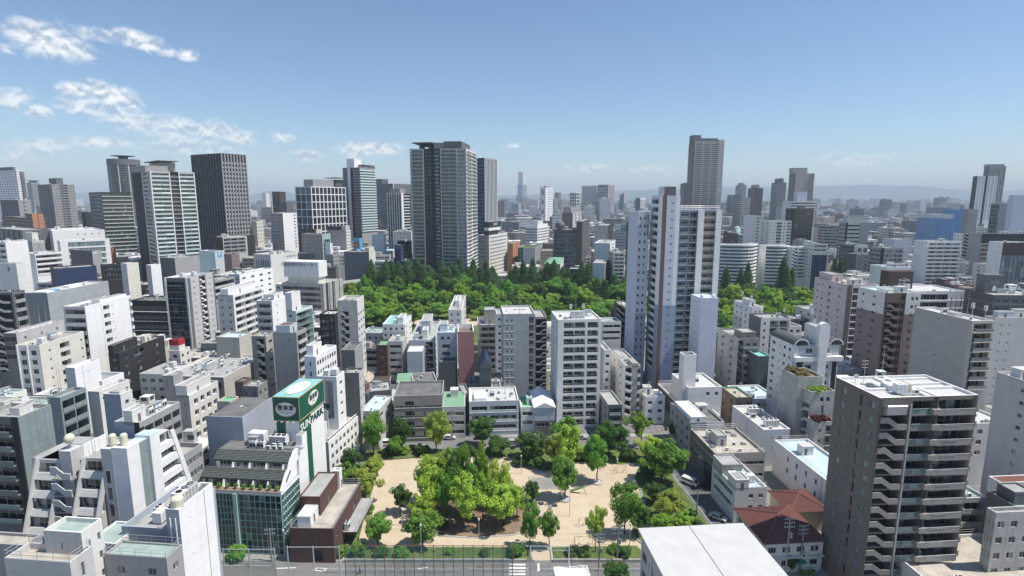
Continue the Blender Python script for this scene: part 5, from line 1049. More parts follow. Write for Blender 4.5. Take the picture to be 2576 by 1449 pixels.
bld('brown stair-balconied flats at the far park edge', 1544, 1572, 1602, 776, 268, m='taupe', vp=1178, fh=3.05, yb=885, L=[stair(.3, 1.0, 'taupe2', d=1.4, rise=.6, rh=1.1)], R=[bal(1, .1, .98, 'solid', 'taupe2', 1.1, 1.3, .3)], eq=2, roof='deckw', top=[pent(.0, .9, .1, .4, 1.5, 'stone')])
HS = [(915, 945, 945, 205, 'redtile', 'offw', 'small red-brown gabled house'), (940, 975, 930, 211, 'dbrown', 'tan', 'brown gabled house'), (925, 962, 962, 195, 'bluetarp', 'offw', 'small house with bright blue roof'), (970, 1008, 952, 203, 'slate', 'lgray', 'slate-roofed gabled house'), (962, 1000, 978, 191, 'bluegray', 'cream', 'blue-grey gabled house'),
      (1000, 1032, 932, 212, 'greenroof', 'white', 'green-roofed gabled house'), (906, 930, 915, 216, 'tan', 'offw', 'tan-roofed gabled house'), (1160, 1186, 962, 197, 'slate', 'white', 'slate-roofed small house'), (1060, 1100, 976, 190, 'redtile', 'white', 'red-tiled small house')]
for i, (x0, x1, y_, D_, rm_, wm_, lb) in enumerate(HS):
    B = bld(lb + ' among the low houses behind the showroom, ' + ['far left', 'left rear', 'left front', 'middle', 'middle front', 'middle rear', 'leftmost rear', 'right', 'right front'][i], x0 - 2, x0 if x0 > 1150 else x1, x1 if x0 > 1150 else x1 + 4, y_, D_, m=wm_, vp=1150, H=6.2 + i % 3, La=9 if x0 > 1150 else (x1 - x0) / FL * D_ * 1.03, Lb=(x1 - x0) / FL * D_ * 1.03 if x0 > 1150 else 10, fh=2.9, par=.1, tm=.2, eq=0, name='house', R=[win(2, .4, 1.1, .9)], L=[win(2, .4, 1.1, .9)]); gable(B, 2.2, rm_, wm_, .4, 'y' if i % 2 else 'x')
# the tall two-tone apartment tower
H = 80.4; D0 = 232
TW = bld('tall white and lilac two-tone apartment tower with brown stripe', 1700, 1702, 1812, 527, D0, m='lilac', mR='blued', vp=1178, fh=3.22, yb=990, tm=.6, roof='deckw', pt='white', La=16, eq=0, low=8,
    R=[bal(1, .10, .30, 'railglass', 'lilac', 1.1, 1.2, .3, gm='glassb', gap=.1), bal(1, .31, .52, 'bars', 'lilac', 1.1, 2.0, .45, gap=.1), bal(1, .60, .93, 'solid', 'tan', 1.2, 1.4, .1, gap=.2, back='tan'), pil([.56], 2.6, .55, 'white', .25), pil([.97], 2.4, .55, 'white'), pil([.56], 2.6, .55, 'lilac', 0, .25)], top=[railing(1.4)])
r_ = TW.root
b2 = bld('x', 1633, 1668, 1712, 492, 221, m='lilac', mL='lilac', mR='lilac', vp=1178, root=r_, fh=3.22, La=14, par=.6, eq=0, low=6, tm=1.2, roof='deck',
    L=[paint(.66, 1, .46, 1, 'white2'), paint(0, 1, 0, .46, 'blued'), bal(1, .08, .66, 'solid', 'offw', 1.2, 1.6, .05, back='brown')], R=[paint(0, 1, 0, .46, 'blued'), paint(.0, .24, 0, 1, 'brown'), paint(.78, 1, .46, 1, 'white2'), win(1, .5, .55, 1.2, .42, .72, mul=1)])
bld('x', 1604, 1606, 1634, 533, 231, m='lilac', mR='lilac', vp=1178, root=r_, fh=3.22, La=14, eq=0, low=6, roof='deckw', R=[paint(0, 1, 0, .43, 'blued'), win(1, .55, 1.3, .8, .05, .38, mul=0), win(1, .55, 1.3, .8, .5, .8, mul=0), bal(1, .82, .98, 'solid', 'tan', 1.0, 1.0, 0, gap=0, r1=3)])
bld('x', 1748, 1763, 1808, 750, 219, m='lilac', mR='ribwhite', mL='lilac', vp=1178, root=r_, par=.2, roof='deckb', eq=0, La=10, L=[win(2, .25, .7, 1.2, .2, .8, mul=0)], top=[lambda B: [link('roof_dome', cached(('roof_dome', 's'), lambda: lathe_geo([(0.8, 0), (.8, .5), (.7, 1.1), (.4, 1.5), (0, 1.65)], 'whitep'))[1], B.par, (x, 1.5, B.deckz)) for x in (1.2, B.Lb - 1.5)]])
# curved white flats right of the tower
def curved(label, x0, x1, yt, D, bulge, nfl, fh, yb, m='white2'):
    """apartment slab on a curved plan: bands of parapet round every storey"""
    P0, P1 = at(x0, yt, D), at(x1, yt, D); H_ = P0.z; root = empty('building', (P0.x, P0.y, 0), 0, label, 'building'); n = 18; Wd = P1.x - P0.x
    def arc(off, k): f = k / n; return (Wd * f, -bulge * (1 - (2 * f - 1) ** 2) + off + bulge * 1.6 * max(0, f - .55) ** 2 * 4)
    z = H_ - fh; 
    g = MB()
    for k in range(n):
        a, b = arc(1.5, k), arc(1.5, k + 1); g.quad((*a, 0), (*b, 0), (*b, H_), (*a, H_), 'gray')
        c, d = (b[0], b[1] + 13), (a[0], a[1] + 13); g.quad((*a, H_), (*b, H_), (*c, H_), (*d, H_), 'deck'); g.quad((*b, 0), (*a, 0), (*a, H_), (*b, H_), 'gray')
    for k in (0, n): a = arc(0, k); g.quad((*a, 0), (a[0], a[1] + 14, 0), (a[0], a[1] + 14, H_), (*a, H_), m)
    link('wall', g.mesh('wall'), root)
    for i in range(nfl):
        zz = H_ - fh * i - 1.2; g = MB()
        for k in range(n):
            a, b = arc(0, k), arc(0, k + 1); a2, b2_ = arc(1.5, k), arc(1.5, k + 1)
            g.quad((*a, zz), (*b, zz), (*b, zz + 1.25), (*a, zz + 1.25), m); g.quad((*a2, zz), (*b2_, zz), (*b, zz), (*a, zz), m); g.quad((*a, zz + 1.25), (*b, zz + 1.25), (*b2_, zz + 1.2), (*a2, zz + 1.2), m)
        link('balcony_rail', g.mesh('balcony_rail'), root)
        g = MB()
        for k in range(n):
            a, b = arc(1.45, k), arc(1.45, k + 1)
            for j in (0, .5): p = (a[0] + (b[0] - a[0]) * (j + .08), a[1] + (b[1] - a[1]) * (j + .08)); q = (a[0] + (b[0] - a[0]) * (j + .34), a[1] + (b[1] - a[1]) * (j + .34)); g.quad((*p, zz - 1.75), (*q, zz - 1.75), (*q, zz), (*p, zz), 'glass')
        o = link('window', g.mesh('window'), root); o['kind'] = 'stuff'
    for k in (3, 7, 11, 14): a = arc(-.05, k); g = MB(); g.tube((*a, 0), (*a, H_), .08, .08, 'alu', 4); link('drainpipe', g.mesh('drainpipe'), root)
    pts = [(P0.x, P0.y - bulge), (P1.x, P1.y - bulge), (P1.x, P1.y + 16), (P0.x, P0.y + 16)]; FOOT.append((pts, x0, x1, yb, D, label, P0))
    return root, H_
root, H_ = curved('long curved white flats with banded balconies beside the tower', 1808, 1917, 615, 470, 6, 12, 2.9, 690)
root, H_ = curved('second curved white flats with stepped stair end', 1928, 1992, 618, 478, 2.5, 12, 2.9, 690)
bld('white stair end block of the second curved flats', 1991, 1993, 2027, 622, 472, m='white2', vp=1178, fh=2.9, yb=690, La=14, R=[stair(.02, .45, 'white2', d=1.4, rise=1.2, rh=1.2), bal(1, .5, 1.0, 'solid', 'white2', 1.2, 1.4, .4, gap=0)], eq=0)
# ---------------------------------------------------------------- skyline towers and the blocks in front of them
# left cluster
bld('white gridded tower at the left edge with dark crown', -40, 40, 48, 428, 950, m='white2', vp=2000, fh=4.0, yb=502, L=[win(14, .6, 2.2, .9, d=.5, mul=0)], R=[win(3, .5, 2.2, .9, mul=0)], top=[pent(.1, .9, .1, .8, 6, 'dgray')], eq=0)
bld('dark slim tower just behind the white gridded tower', 41, 52, 60, 432, 1080, m='dgray', vp=2000, fh=3.4, yb=500, L=[band('gray', .9, 1.1)], R=[band('gray', .9, 1.1)], eq=0)
bld('distant grey balconied tower with open crown frame', 67, 78, 100, 459, 1350, m='gray', vp=2400, fh=3.3, yb=514, L=[band('lgray', .9, 1.1)], R=[band('lgray', .9, 1.1)], top=[pent(-.05, 1.05, -.05, 1.05, .8, 'dgray', 'crown', 5), pent(.2, .8, .2, .8, 5, 'gray')], eq=0)
bld('grey apartment tower with dark shaded side and box crown', 94, 129, 187, 463, 680, m='gray', mL='dgray', vp=2400, fh=3.1, yb=580, tm=.5, L=[win(4, .45, 1.2, .9, mul=0)], R=[win(3, .5, 1.2, .9, .03, .33, mul=0), paint(.34, .42, 0, 1, 'dgray'), bal(1, .42, .7, 'solid', 'gray', 1.1, 1.3, 0), win(3, .5, 1.2, .9, .72, .98, mul=0)], top=[pent(.35, .65, .2, .7, 8, 'dgray')], eq=1)  # left face in a darker grey that paints in its shade
# round dark tower
def roundtower(label, xc, rpx, yt, D, fh, yb):
    P = at(xc, yt, D); r = rpx / FL * D; root = empty('building', (P.x, P.y + r, 0), 0, label, 'building'); H = P.z; g = MB()
    g.lathe([(r, 0), (r, H - 9), (r * 1.04, H - 8.8), (r * 1.04, H), (r * .8, H), (r * .8, H + .3), (0, H + .3)], 'dgray', 40); link('wall', g.mesh('wall'), root)
    g = MB(); g.lathe([(r * .3, H), (r * .3, H + 4), (r * .75, H + 5), (r * .75, H + 5.6), (0, H + 5.6)], 'black', 32); link('crown_disc', g.mesh('crown_disc'), root)
    w = MB(); b = MB(); z = H - 12
    while z > 0 and proj((P.x, P.y, z))[1] < yb + 30:
        for k in range(40):
            if k % 4 == 3: continue
            a0, a1 = 2 * pi * (k + .1) / 40, 2 * pi * (k + .9) / 40; rr = r + .15
            w.quad((rr * cos(a0), rr * sin(a0), z), (rr * cos(a1), rr * sin(a1), z), (rr * cos(a1), rr * sin(a1), z + fh * .6), (rr * cos(a0), rr * sin(a0), z + fh * .6), 'glassd')
        z -= fh
    for k in range(3, 40, 4):
        a = 2 * pi * (k + .5) / 40; b = MB(); b.box(r - .2, r + .8, -.45, .45, 0, H - 9, 'offw' if 28 <= k <= 40 else 'gray'); o = link('fin', b.mesh('fin'), root, (0, 0, 0), a)
    o = link('window', w.mesh('window'), root); o['kind'] = 'stuff'
    FOOT.append(([(P.x - r, P.y), (P.x + r, P.y), (P.x + r, P.y + 2 * r), (P.x - r, P.y + 2 * r)], xc - rpx, xc + rpx, yb, D, label, P)); return root
roundtower('dark round tower with fins and flat disc crown', 286, 34, 399, 880, 3.6, 480)
bld('dark green glass office with cream ledges on its right face', 223, 254, 330, 483, 600, m='dgray', mR='black', vp=2600, fh=4.1, yb=645, L=[rib(1.6, 1.2, .05, .95, gm='glassd')], R=[rib(2.6, .9, .01, .99, gm='glassg', pw=4), slab('cream', .5, .7, 0, 1, 0)], eq=1)
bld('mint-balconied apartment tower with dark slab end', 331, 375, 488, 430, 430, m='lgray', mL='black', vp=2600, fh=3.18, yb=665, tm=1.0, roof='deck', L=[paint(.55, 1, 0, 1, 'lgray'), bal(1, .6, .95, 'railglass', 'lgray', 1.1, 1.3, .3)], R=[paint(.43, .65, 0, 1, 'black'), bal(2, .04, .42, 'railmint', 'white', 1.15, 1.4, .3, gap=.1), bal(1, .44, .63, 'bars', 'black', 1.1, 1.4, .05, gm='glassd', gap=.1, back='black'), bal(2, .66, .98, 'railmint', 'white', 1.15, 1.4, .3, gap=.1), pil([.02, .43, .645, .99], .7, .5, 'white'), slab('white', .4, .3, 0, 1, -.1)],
    top=[pent(.0, .5, .2, .8, 5, 'gray'), pent(.38, .72, .3, .9, 8, 'stone'), pent(.3, .75, .2, 1.0, .6, 'dgray', 'crown', 9)], eq=0)
bld('dark square-gridded tower with comb of fins at the crown', 481, 556, 617, 385, 540, m='dgray', mL='black', mR='gray', vp=2050, fh=4.05, yb=630, tm=9, par=2.5, roof='deckd', L=[win(11, .55, 2.5, .8, d=.5, mul=0, gm='glassd'), npil(11, .9, .5, 'dgray', 0, 1)], R=[win(8, .5, 2.5, .8, d=.5, mul=0, gm='glassd'), npil(8, 1.1, .6, 'gray', 0, 1), paint(0, 1, .935, 1, 'black')], eq=0, top=[item('mast', .5, .3)])  # black left face paints its shade, grey right face the sunlight
bld('grey corner block behind the left rooftops', 0, 45, 77, 503, 620, m='gray', mL='dgray', vp=2200, fh=4, yb=545, R=[win(1, .4, 1.2, 1, .2, .7)])
bld('orange and brown stepped block near the left edge', 62, 80, 108, 538, 520, m='orange', mL='brown', vp=2200, fh=3.4, yb=600, R=[paint(.45, .55, 0, 1, 'brown'), win(1, .3, 1, 1, .6, .9)], L=[rib(1.2, 1)])
bld('long brown ribbon-windowed block left of the orange block', 4, 62, 66, 547, 545, m='brown', vp=2200, fh=3.4, yb=580, L=[rib(1.3, 1, gm='glassd')], Lb=16)
bld('dark grid-framed block at the left edge', -30, 57, 61, 579, 430, m='dgray', vp=2200, fh=4, yb=633, L=[win(7, .7, 2.8, .5, d=.4, mul=0, gm='glassd'), npil(7, .5, .25, 'gray')], Lb=18, eq=3)
bld('grey louvred box block with sandy tower behind', 44, 80, 111, 606, 400, m='lgray', mL='gray', vp=2200, fh=3.5, yb=632, top=[pent(.3, .8, .2, .7, 6, 'cream')], R=[vst(8, .4)])
bld('dark low block beside white slab near the ribbed office', 204, 216, 230, 534, 700, m='black', vp=2200, yb=570, L=[win(2, .4, 1, 1)])
B = bld('broad white hall with stepped front and long glazing', 110, 131, 263, 582, 430, m='white2', mL='lgray', vp=2700, fh=4, yb=640, R=[win(4, .25, .8, 1.5, .4, .95, r1=1)], eq=4, roof='deckw')
bld('x', 130, 150, 275, 606, 405, m='white', vp=2700, root=B.root, fh=4.5, low=10, R=[rib(3.4, .6, .15, .9, gm='glassl', pw=2)], eq=2, Lb=None, La=14)
bld('white open car-park deck left of the grey cube', 60, 87, 156, 638, 345, m='white', vp=2000, fh=3.2, yb=670, R=[bal(1, .02, .98, 'solid', 'white', 1.1, 4, .2)], eq=5)
bld('plain dark-grey cube building with small sign', 176, 231, 254, 631, 372, m='gray', mL='dgray', vp=1900, fh=4, yb=668, eq=1, R=[blk(.1, .6, -2.2, -1.0, .1, 'lblue', 'sign')])
bld('brick-red stub building below the green glass office', 261, 276, 290, 623, 440, m='brick', vp=2000, yb=650, eq=1)
bld('white flats with dark balconies at left edge', -30, 13, 20, 608, 300, m='white', vp=1500, fh=3.1, yb=662, L=[bal(2, .05, .95, 'solid', 'white')], Lb=12)
bld('white parking building with P sign at left edge', -30, 40, 62, 663, 268, m='offw', mL='offw', vp=1500, yb=716, L=[sign('P', .72, -3.2, 3.2, 'dgray', bold=.05)], eq=3)
bld('dark-brown low block with blue scaffold sheet', 125, 136, 242, 676, 300, m='dbrown', mR='navy', vp=2600, yb=712, eq=3)
bld('black flat block between grey cube and cream box', 252, 258, 306, 667, 330, m='black', vp=2600, yb=690, R=[rib(1.4, 1, gm='glassd')], eq=2)
bld('cream blank box behind the black flat block', 303, 318, 348, 663, 312, m='cream', mL='offw', vp=2000, yb=710, eq=1)
bld('bright white box with roof frame beside grey wall', 367, 379, 404, 667, 290, m='white2', mL='lgray', vp=1800, yb=700, eq=2)
bld('blue-grey blank wall block behind grey tower', 402, 439, 501, 649, 330, m='gray', mL='dgray', vp=1700, yb=700, eq=2)
bld('pale blue block with P sign above the car-park', 500, 540, 563, 632, 420, m='lblue', mL='mint', vp=1900, yb=660, R=[sign('P', .5, -3.0, 3.4, 'signwhite', bold=.08), blk(.25, .75, -5, -1, .05, 'skyblue', 'sign')], eq=1)
bld('pinkish low block right of the P sign block', 563, 582, 602, 640, 400, m='mauve', vp=1900, yb=668, eq=1, R=[win(3, .3, 1, 1)])
bld('black-fronted stepped car park with slanted dark end', 526, 560, 640, 597, 490, m='black', mR='lgray', vp=2400, fh=3.4, yb=625, R=[bal(3, .02, .7, 'solid', 'gray', 1.1, 3, .1), paint(.75, 1, 0, 1, 'black')], eq=2)
bld('cream colonnaded block beyond the dark gridded tower', 627, 645, 662, 556, 560, m='cream', vp=2000, fh=3.6, yb=600, L=[win(4, .3, 2.2, .6)], R=[win(4, .3, 2.2, .6)], eq=2, roof='grass')
# centre left
bld('dark brown far tower left of white grid office', 684, 703, 718, 482, 900, m='dbrown', vp=2100, fh=3.2, yb=530, L=[win(6, .5, 1.2, 1, mul=0)], R=[win(6, .5, 1.2, 1, mul=0)], eq=0)
bld('cream distant slab beyond the brown far tower', 660, 668, 677, 486, 1500, m='cream', vp=2100, yb=520, eq=0)
bld('charcoal far block with white window row', 703, 720, 737, 510, 760, m='dgray', vp=2100, fh=3.4, yb=535, L=[win(4, .4, 1, 1)], R=[win(4, .4, 1, 1)], eq=0)
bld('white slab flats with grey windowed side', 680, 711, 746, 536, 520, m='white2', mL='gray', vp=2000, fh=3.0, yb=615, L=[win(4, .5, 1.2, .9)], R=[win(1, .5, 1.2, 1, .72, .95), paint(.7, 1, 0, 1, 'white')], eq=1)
bld('glass office wrapped in a white square grid', 743, 782, 868, 470, 640, m='dgray', mL='dgray', vp=2100, fh=4.1, yb=580, tm=.2, L=[cw(3, 8.2, 0, 1, 0, 1, 'glassb', 'white2', .7, .3)], R=[cw(9, 8.2, 0, 1, 0, 1, 'glassd', 'white2', 1.0, .6)], top=[pent(.15, .75, .2, .8, 9, 'gray')], eq=0)
bld('dark hotel crown rising behind white grid office', 819, 845, 866, 452, 800, m='black', vp=2100, yb=475, R=[sign('HOTEL', .3, -7, 4.0, 'lgray')], top=[pent(-.1, 1.1, -.1, 1.1, .8, 'black', 'crown', 3)], eq=0)
bld('slim apartment tower with mint bands and white core', 862, 904, 943, 421, 700, m='gray', mL='dgray', vp=2000, fh=3.25, yb=575, L=[band('gray', 1.0, 1.1, 0, .28), paint(.3, .46, 0, 1, 'white2'), paint(.46, .62, 0, 1, 'black'), band('gray', 1.0, 1.1, .62, 1), blk(.30, .46, 0, -.1, .8, 'white2', 'core_wall')], R=[band('mint', 1.0, 1.5, 0, 1.02, style='solid')], top=[pent(.0, .45, .3, .75, 11, 'white2'), pent(.3, 1.0, .0, .9, 3, 'gray'), pent(.25, 1.05, -.05, .95, .7, 'lgray', 'crown', 4)], eq=0)  # left face coloured darker than the body to stand for shade
bld('dark far tower right of the slim mint tower', 941, 960, 976, 450, 1000, m='dgray', vp=2000, yb=530, R=[vst(4, .5, gm='glassd')], eq=0)
bld('grey glass far tower with pale corner pier', 954, 988, 1034, 462, 900, m='dgray', vp=2000, yb=550, L=[cw(6, 4, .05, .95, 0, .85, 'glassb', 'gray', .2, .1)], R=[cw(8, 4, .05, .95, 0, .85, 'glassd', 'dgray', .2, .1), pil([.02, .98], 2, .6, 'lgray')], eq=0)
bld('white-striped dark tower with balconied corner', 974, 1009, 1028, 485, 640, m='dgray', vp=2000, fh=3.3, yb=600, L=[npil(6, .8, .5, 'white'), win(6, .6, 2, .5, gm='glassd', mul=0)], R=[pil([.12], 3.2, .6, 'white2'), band('white', 1.0, 1.0, .25, 1.05), bal(2, .25, 1, 'solid', 'gray')], top=[pent(.2, .9, .2, .9, 5, 'gray')], eq=0)
bld('great dark balconied apartment tower with flat helipad crown', 1032, 1172, 1198, 373, 500, m='lgray', mL='lgray', mR='offw', vp=1450, fh=3.32, yb=690, tm=1.0, roof='deckd', L=[paint(.235, .54, 0, 1, 'black'), bal(1, .02, .22, 'railgray', 'lgray', 1.1, 1.5, .25, gap=.1, gm='glassd', back='gray'), win(2, .6, 1.8, .6, .25, .38, gm='glassd', mul=0), win(1, .7, 1.8, .6, .42, .53, gm='glassl', mul=1), bal(2, .54, .82, 'railgray', 'lgray', 1.1, 1.5, .25, gap=.25, gm='glassd', back='gray'), rib(2.6, .2, .84, .99, d=.15, gm='glassl', pw=2), slab('lgray', .35, .3, 0, .22, -.1), slab('lgray', .35, .3, .54, .83, -.1), pil([.0, .23, .545, .835, .995], .9, .4, 'lgray')],
    R=[bal(1, .08, .52, 'bars', 'offw', 1.1, 1.4, .2), bal(1, .58, .98, 'railglass', 'offw', 1.1, 1.4, .5), slab('white', .9, .28, 0, 1.02, -.1)],
    top=[pent(.2, .8, .42, .62, 6.5, 'gray'), pent(.1, .9, .1, .42, 7, 'dgray'), pent(.1, .9, .62, 1.0, .8, 'dgray', 'helipad', 6), pent(.4, .6, .68, .78, 6, 'dgray'), pent(.4, .6, .9, .95, 6, 'dgray')], eq=0)
bld('blue-glass tower with white vertical stripes right of great tower', 1199, 1219, 1250, 397, 620, m='dgray', mL='navy', vp=2000, fh=4, yb=585, tm=2, L=[win(4, .6, 1.2, 1.4, mul=0, gm='glassl'), pil([.05], 1, .3, 'lgray')], R=[npil(9, .9, .6, 'white', .0, 1), vst(9, .55, 0, 1, .01, .99, gm='glassb')], eq=0)
bld('pale stone office with fine ribbon windows by the park trees', 1201, 1230, 1276, 592, 580, m='offw', mL='stone', vp=1850, fh=3.9, yb=690, L=[win(5, .5, 2, .8, .1, .7, mul=0)], R=[rib(1.0, 1.2, .05, .95, pw=1.5)], top=[pent(.0, .5, .02, .4, 5, 'black'), pent(.0, .62, .02, .4, 3.6, 'white2', 'sign_base', 5), pent(.0, .64, .0, .42, 6, 'black', 'sign', 8.6), lambda B: put_text(B.par, 'LPSLOT', 3.6, 'signwhite', (B.Lb * .34, -.15, B.deckz + 11.6), (pi / 2, 0, 0), .9, .06)], eq=1)
bld('banded office and narrow white-piered flats before great tower', 1041, 1114, 1154, 608, 540, m='gray', mL='lgray', mR='lgray', vp=1650, fh=4.3, yb=672, L=[rib(2.0, .6, .0, .98, gm='glassd'), slab('offw', .3, .9, 0, 1, -.9)], R=[pil([.02, .18, .98], 1.3, .5, 'white'), bal(1, .2, .95, 'bars', 'lgray', 1.1, 1.4, .1)], top=[pent(.2, .7, .45, .85, 5, 'white'), pent(.3, .5, .2, .42, 14, 'white2')], eq=3)
bld('black glazed block left of the banded office', 999, 1036, 1043, 607, 560, m='black', mR='white', vp=1650, fh=3.6, yb=660, L=[bal(3, .05, .95, 'bars', 'black', gm='glassd')], eq=1)
bld('broad blank grey panelled block left of the navy building', 865, 928, 944, 634, 470, m='paneld', mR='cream', vp=1500, yb=690, eq=2, top=[pent(.1, .9, .02, .2, 4, 'cream')])
bld('low grey office with ribbon windows by the park edge', 901, 975, 990, 658, 480, m='gray', vp=1500, fh=3.6, yb=690, L=[rib(1.6, 1.0, .1, .97)], eq=5, roof='deckb')
bld('navy blue office with dark sign tower by the park edge', 990, 1026, 1031, 657, 478, m='navy', vp=1500, fh=3.6, yb=700, eq=5, Lb=12, top=[pent(.2, .8, .55, .98, 14, 'navy', 'sign_tower'), lambda B: put_text(B.par, 'GRNSOX', 1.6, 'lgray', (.9, B.La * .76, B.deckz + 12), (pi / 2, 0, -pi / 2), 1, .03)])
bld('dark block beside navy office with red-brown roofs', 1029, 1068, 1080, 652, 500, m='taupe', vp=1500, fh=3.5, yb=680, eq=2)
bld('charcoal hotel block with black crown in the centre left', 823, 870, 882, 579, 560, m='gray', mR='offw', vp=1700, fh=3.1, yb=625, top=[pent(.05, .95, .25, .95, 4, 'black'), pent(.05, .9, .02, .22, 5, 'lgray', 'sign')], R=[win(3, .5, 1.2, .9)], eq=0)
bld('pale ribbed block with teal glass corner', 758, 810, 831, 589, 500, m='stone', mR='teal', vp=1800, fh=3.4, yb=640, L=[win(7, .2, 1.8, .6, mul=0)], R=[cw(4, 3.4, .1, .9, .1, .9, 'glassg', 'teal', .3, .1)], eq=2)
bld('brown block behind the pale ribbed block', 750, 795, 809, 577, 580, m='dbrown', mR='pink', vp=1900, fh=3.5, yb=595, L=[win(5, .5, 1.3, 1)], eq=1)
B = bld('small block with blue sun mural panel', 888, 904, 911, 600, 520, m='gray', mL='skyblue', mR='skyblue', vp=1600, yb=632, eq=0, top=[])
g = MB(); n = 24; g.poly([(-.05, B.La * .5 + 2.3 * cos(-2 * pi * k / n) * (1 + .25 * (k % 2)), B.H - 6 + 2.3 * sin(-2 * pi * k / n) * (1 + .25 * (k % 2))) for k in range(n)], 'red'); g.poly([(-.1, B.La * .5 + 1.5 * cos(-2 * pi * k / n), B.H - 6 + 1.5 * sin(-2 * pi * k / n)) for k in range(n)], 'yellow'); link('sun_mural', g.mesh('sun_mural'), B.par)
bld('light blue blank box block centre left', 935, 966, 971, 590, 530, m='lblue', vp=1600, yb=634, eq=0, top=[pent(.05, .95, .05, .95, .8, 'white')])
bld('white low block with roof pipes before great tower', 989, 1034, 1040, 582, 600, m='offw', vp=1500, fh=3.4, yb=606, L=[win(6, .4, 1, 1)], eq=6, Lb=20)
bld('grey block with white sign box near the expressway', 818, 838, 853, 640, 430, m='gray', vp=1700, yb=668, top=[pent(.1, .5, .4, .95, 9, 'white', 'sign')], L=[win(3, .4, 1, 1)], R=[win(3, .4, 1.2, 1)], eq=0)
bld('dark framed office left of the sign box block', 745, 780, 792, 638, 440, m='dgray', mR='black', vp=1700, fh=3.6, yb=655, L=[vst(8, .5, .05, .95, .2, .9)], eq=2)
# centre
bld('tallest far glass tower in three stacked steps', 1299, 1314, 1325, 536, 4700, m='glassblue', vp=2000, yb=520, H=110, L=[cw(4, 10, gm='glassb', fm='lblue', bar=1)], R=[cw(4, 10, gm='glassb', fm='lblue', bar=1)], eq=0, top=[pent(.05, 1, .0, .85, 85, 'glassblue', 'middle_step'), pent(.1, 1, .0, .78, 190, 'lblue', 'upper_step')])
bld('white far tower with red-white crane before it', 1359, 1373, 1391, 472, 1300, m='white2', mL='offw', vp=1900, fh=4, yb=545, R=[rib(1.2, 1, .2, .95), ], L=[pil([.9], 3, .5, 'white')], top=[pent(.3, .8, .3, .8, 4, 'gray')], eq=0)
bld('far brownish tower right of white far tower', 1396, 1404, 1411, 484, 2600, m='mauve', vp=2000, yb=515, eq=0, L=[vst(4, .5, pw=9)], R=[vst(4, .5, pw=9)])
bld('dark far block in a white lattice with flat crown', 1433, 1450, 1458, 485, 1350, m='dgray', vp=2000, fh=7, yb=525, L=[cw(4, 8, gm='glassd', fm='white', bar=1.4, pr=.5)], R=[cw(2, 8, gm='glassd', fm='white', bar=1.4, pr=.5)], eq=0)
B = bld('massive far twin-shouldered grey tower complex', 1465, 1500, 1507, 467, 2150, m='stone', vp=2000, fh=5, yb=510, L=[npil(10, 3, 1.5, 'lgray')], eq=0, Lb=60)
bld('x', 1495, 1503, 1513, 467, 2160, m='gray', vp=2000, root=B.root, Lb=50, eq=0); bld('x', 1504, 1530, 1545, 465, 2100, m='dgray', mR='mauve', vp=2000, root=B.root, eq=0, L=[cw(5, 12, gm='glassb', fm='gray', bar=2)], R=[npil(4, 4, 1.5, 'pink')])
bld('far grey tower with notched crown', 1559, 1570, 1579, 489, 2500, m='gray', mL='dgray', vp=2000, yb=515, top=[pent(.3, .7, .3, .7, 8, 'gray')], eq=0)
bld('far balconied tower left of the two-tone tower', 1599, 1611, 1623, 498, 1300, m='dgray', mR='offw', vp=2000, fh=3.2, yb=530, L=[band('gray', 1, 1)], R=[band('white', 1, 1)], eq=0)
bld('white flats with dark brown centre behind two-tone tower', 1657, 1672, 1701, 470, 900, m='brown', mL='white', vp=1450, fh=3.2, yb=495, L=[band('white', 1, 1)], R=[win(6, .5, 1.2, 1, mul=0)], top=[pent(0, 1, 0, 1, 1.2, 'lgray')], eq=0)
bld('dark tower flank beside the supertall slab', 1712, 1724, 1733, 460, 1120, m='dgray', vp=1500, fh=3.3, yb=530, L=[band('gray', 1, 1.1)], eq=0, Lb=30)
B = bld('supertall grey slab tower with horizontal balcony bands', 1733, 1750, 1810, 355, 1000, m='gray', mL='dgray', mR='gray', vp=1250, fh=3.35, yb=530, tm=5, L=[band('gray', 1, 1.1, .0, .9), bal(2, .05, .9, 'solid', 'dgray')], R=[npil(3, 1.6, .6, 'lgray'), band('lgray', 1.0, 1.3), bal(3, .01, .99, 'solid', 'gray', gm='glassd', beam=.5, back='dgray')], La=34, top=[pent(.1, 1.0, .2, .8, 6, 'dgray'), pent(-.1, .25, .1, .6, 11, 'dgray')], eq=0)
bld('x', 1808, 1811, 1823, 351, 1012, m='offw', vp=1250, root=B.root, La=25, fh=3.35, low=60, R=[band('white', 1.2, 1.3), bal(1, .05, .95, 'solid', 'offw')], eq=0)
B = bld('dark stone office with great sphere on its roof', 1393, 1464, 1466, 578, 540, m='taupe', vp=1600, fh=4.1, yb=675, L=[rib(2.8, .7, .12, .88, gm='glassb', pw=3), slab('stone', .6, .35, .1, .9, .3)], Lb=22, eq=3, top=[pent(.0, .5, .02, .35, 2, 'dgray')])
g = MB(); r = 4.6; g.lathe([(r * sin(pi * k / 12), -r * cos(pi * k / 12)) for k in range(13)], 'dgray', 22); link('roof_sphere', g.mesh('roof_sphere', True), B.par, (5, B.La - 5.5, B.H + 3.8))
bld('x', 1450, 1465, 1484, 557, 538, m='taupe', vp=1600, root=B.root, eq=0, La=None)
bld('white office with black square windows behind the sphere office', 1389, 1414, 1462, 537, 800, m='black', mL='white', vp=2200, fh=4, yb=575, L=[win(5, .55, 2, .8, mul=0, gm='glassd')], R=[paint(.55, 1, 0, 1, 'lgray'), win(2, .3, 2, .8, .6, 1, mul=0)], top=[pent(.5, 1, .1, .9, 9, 'gray')], eq=0)
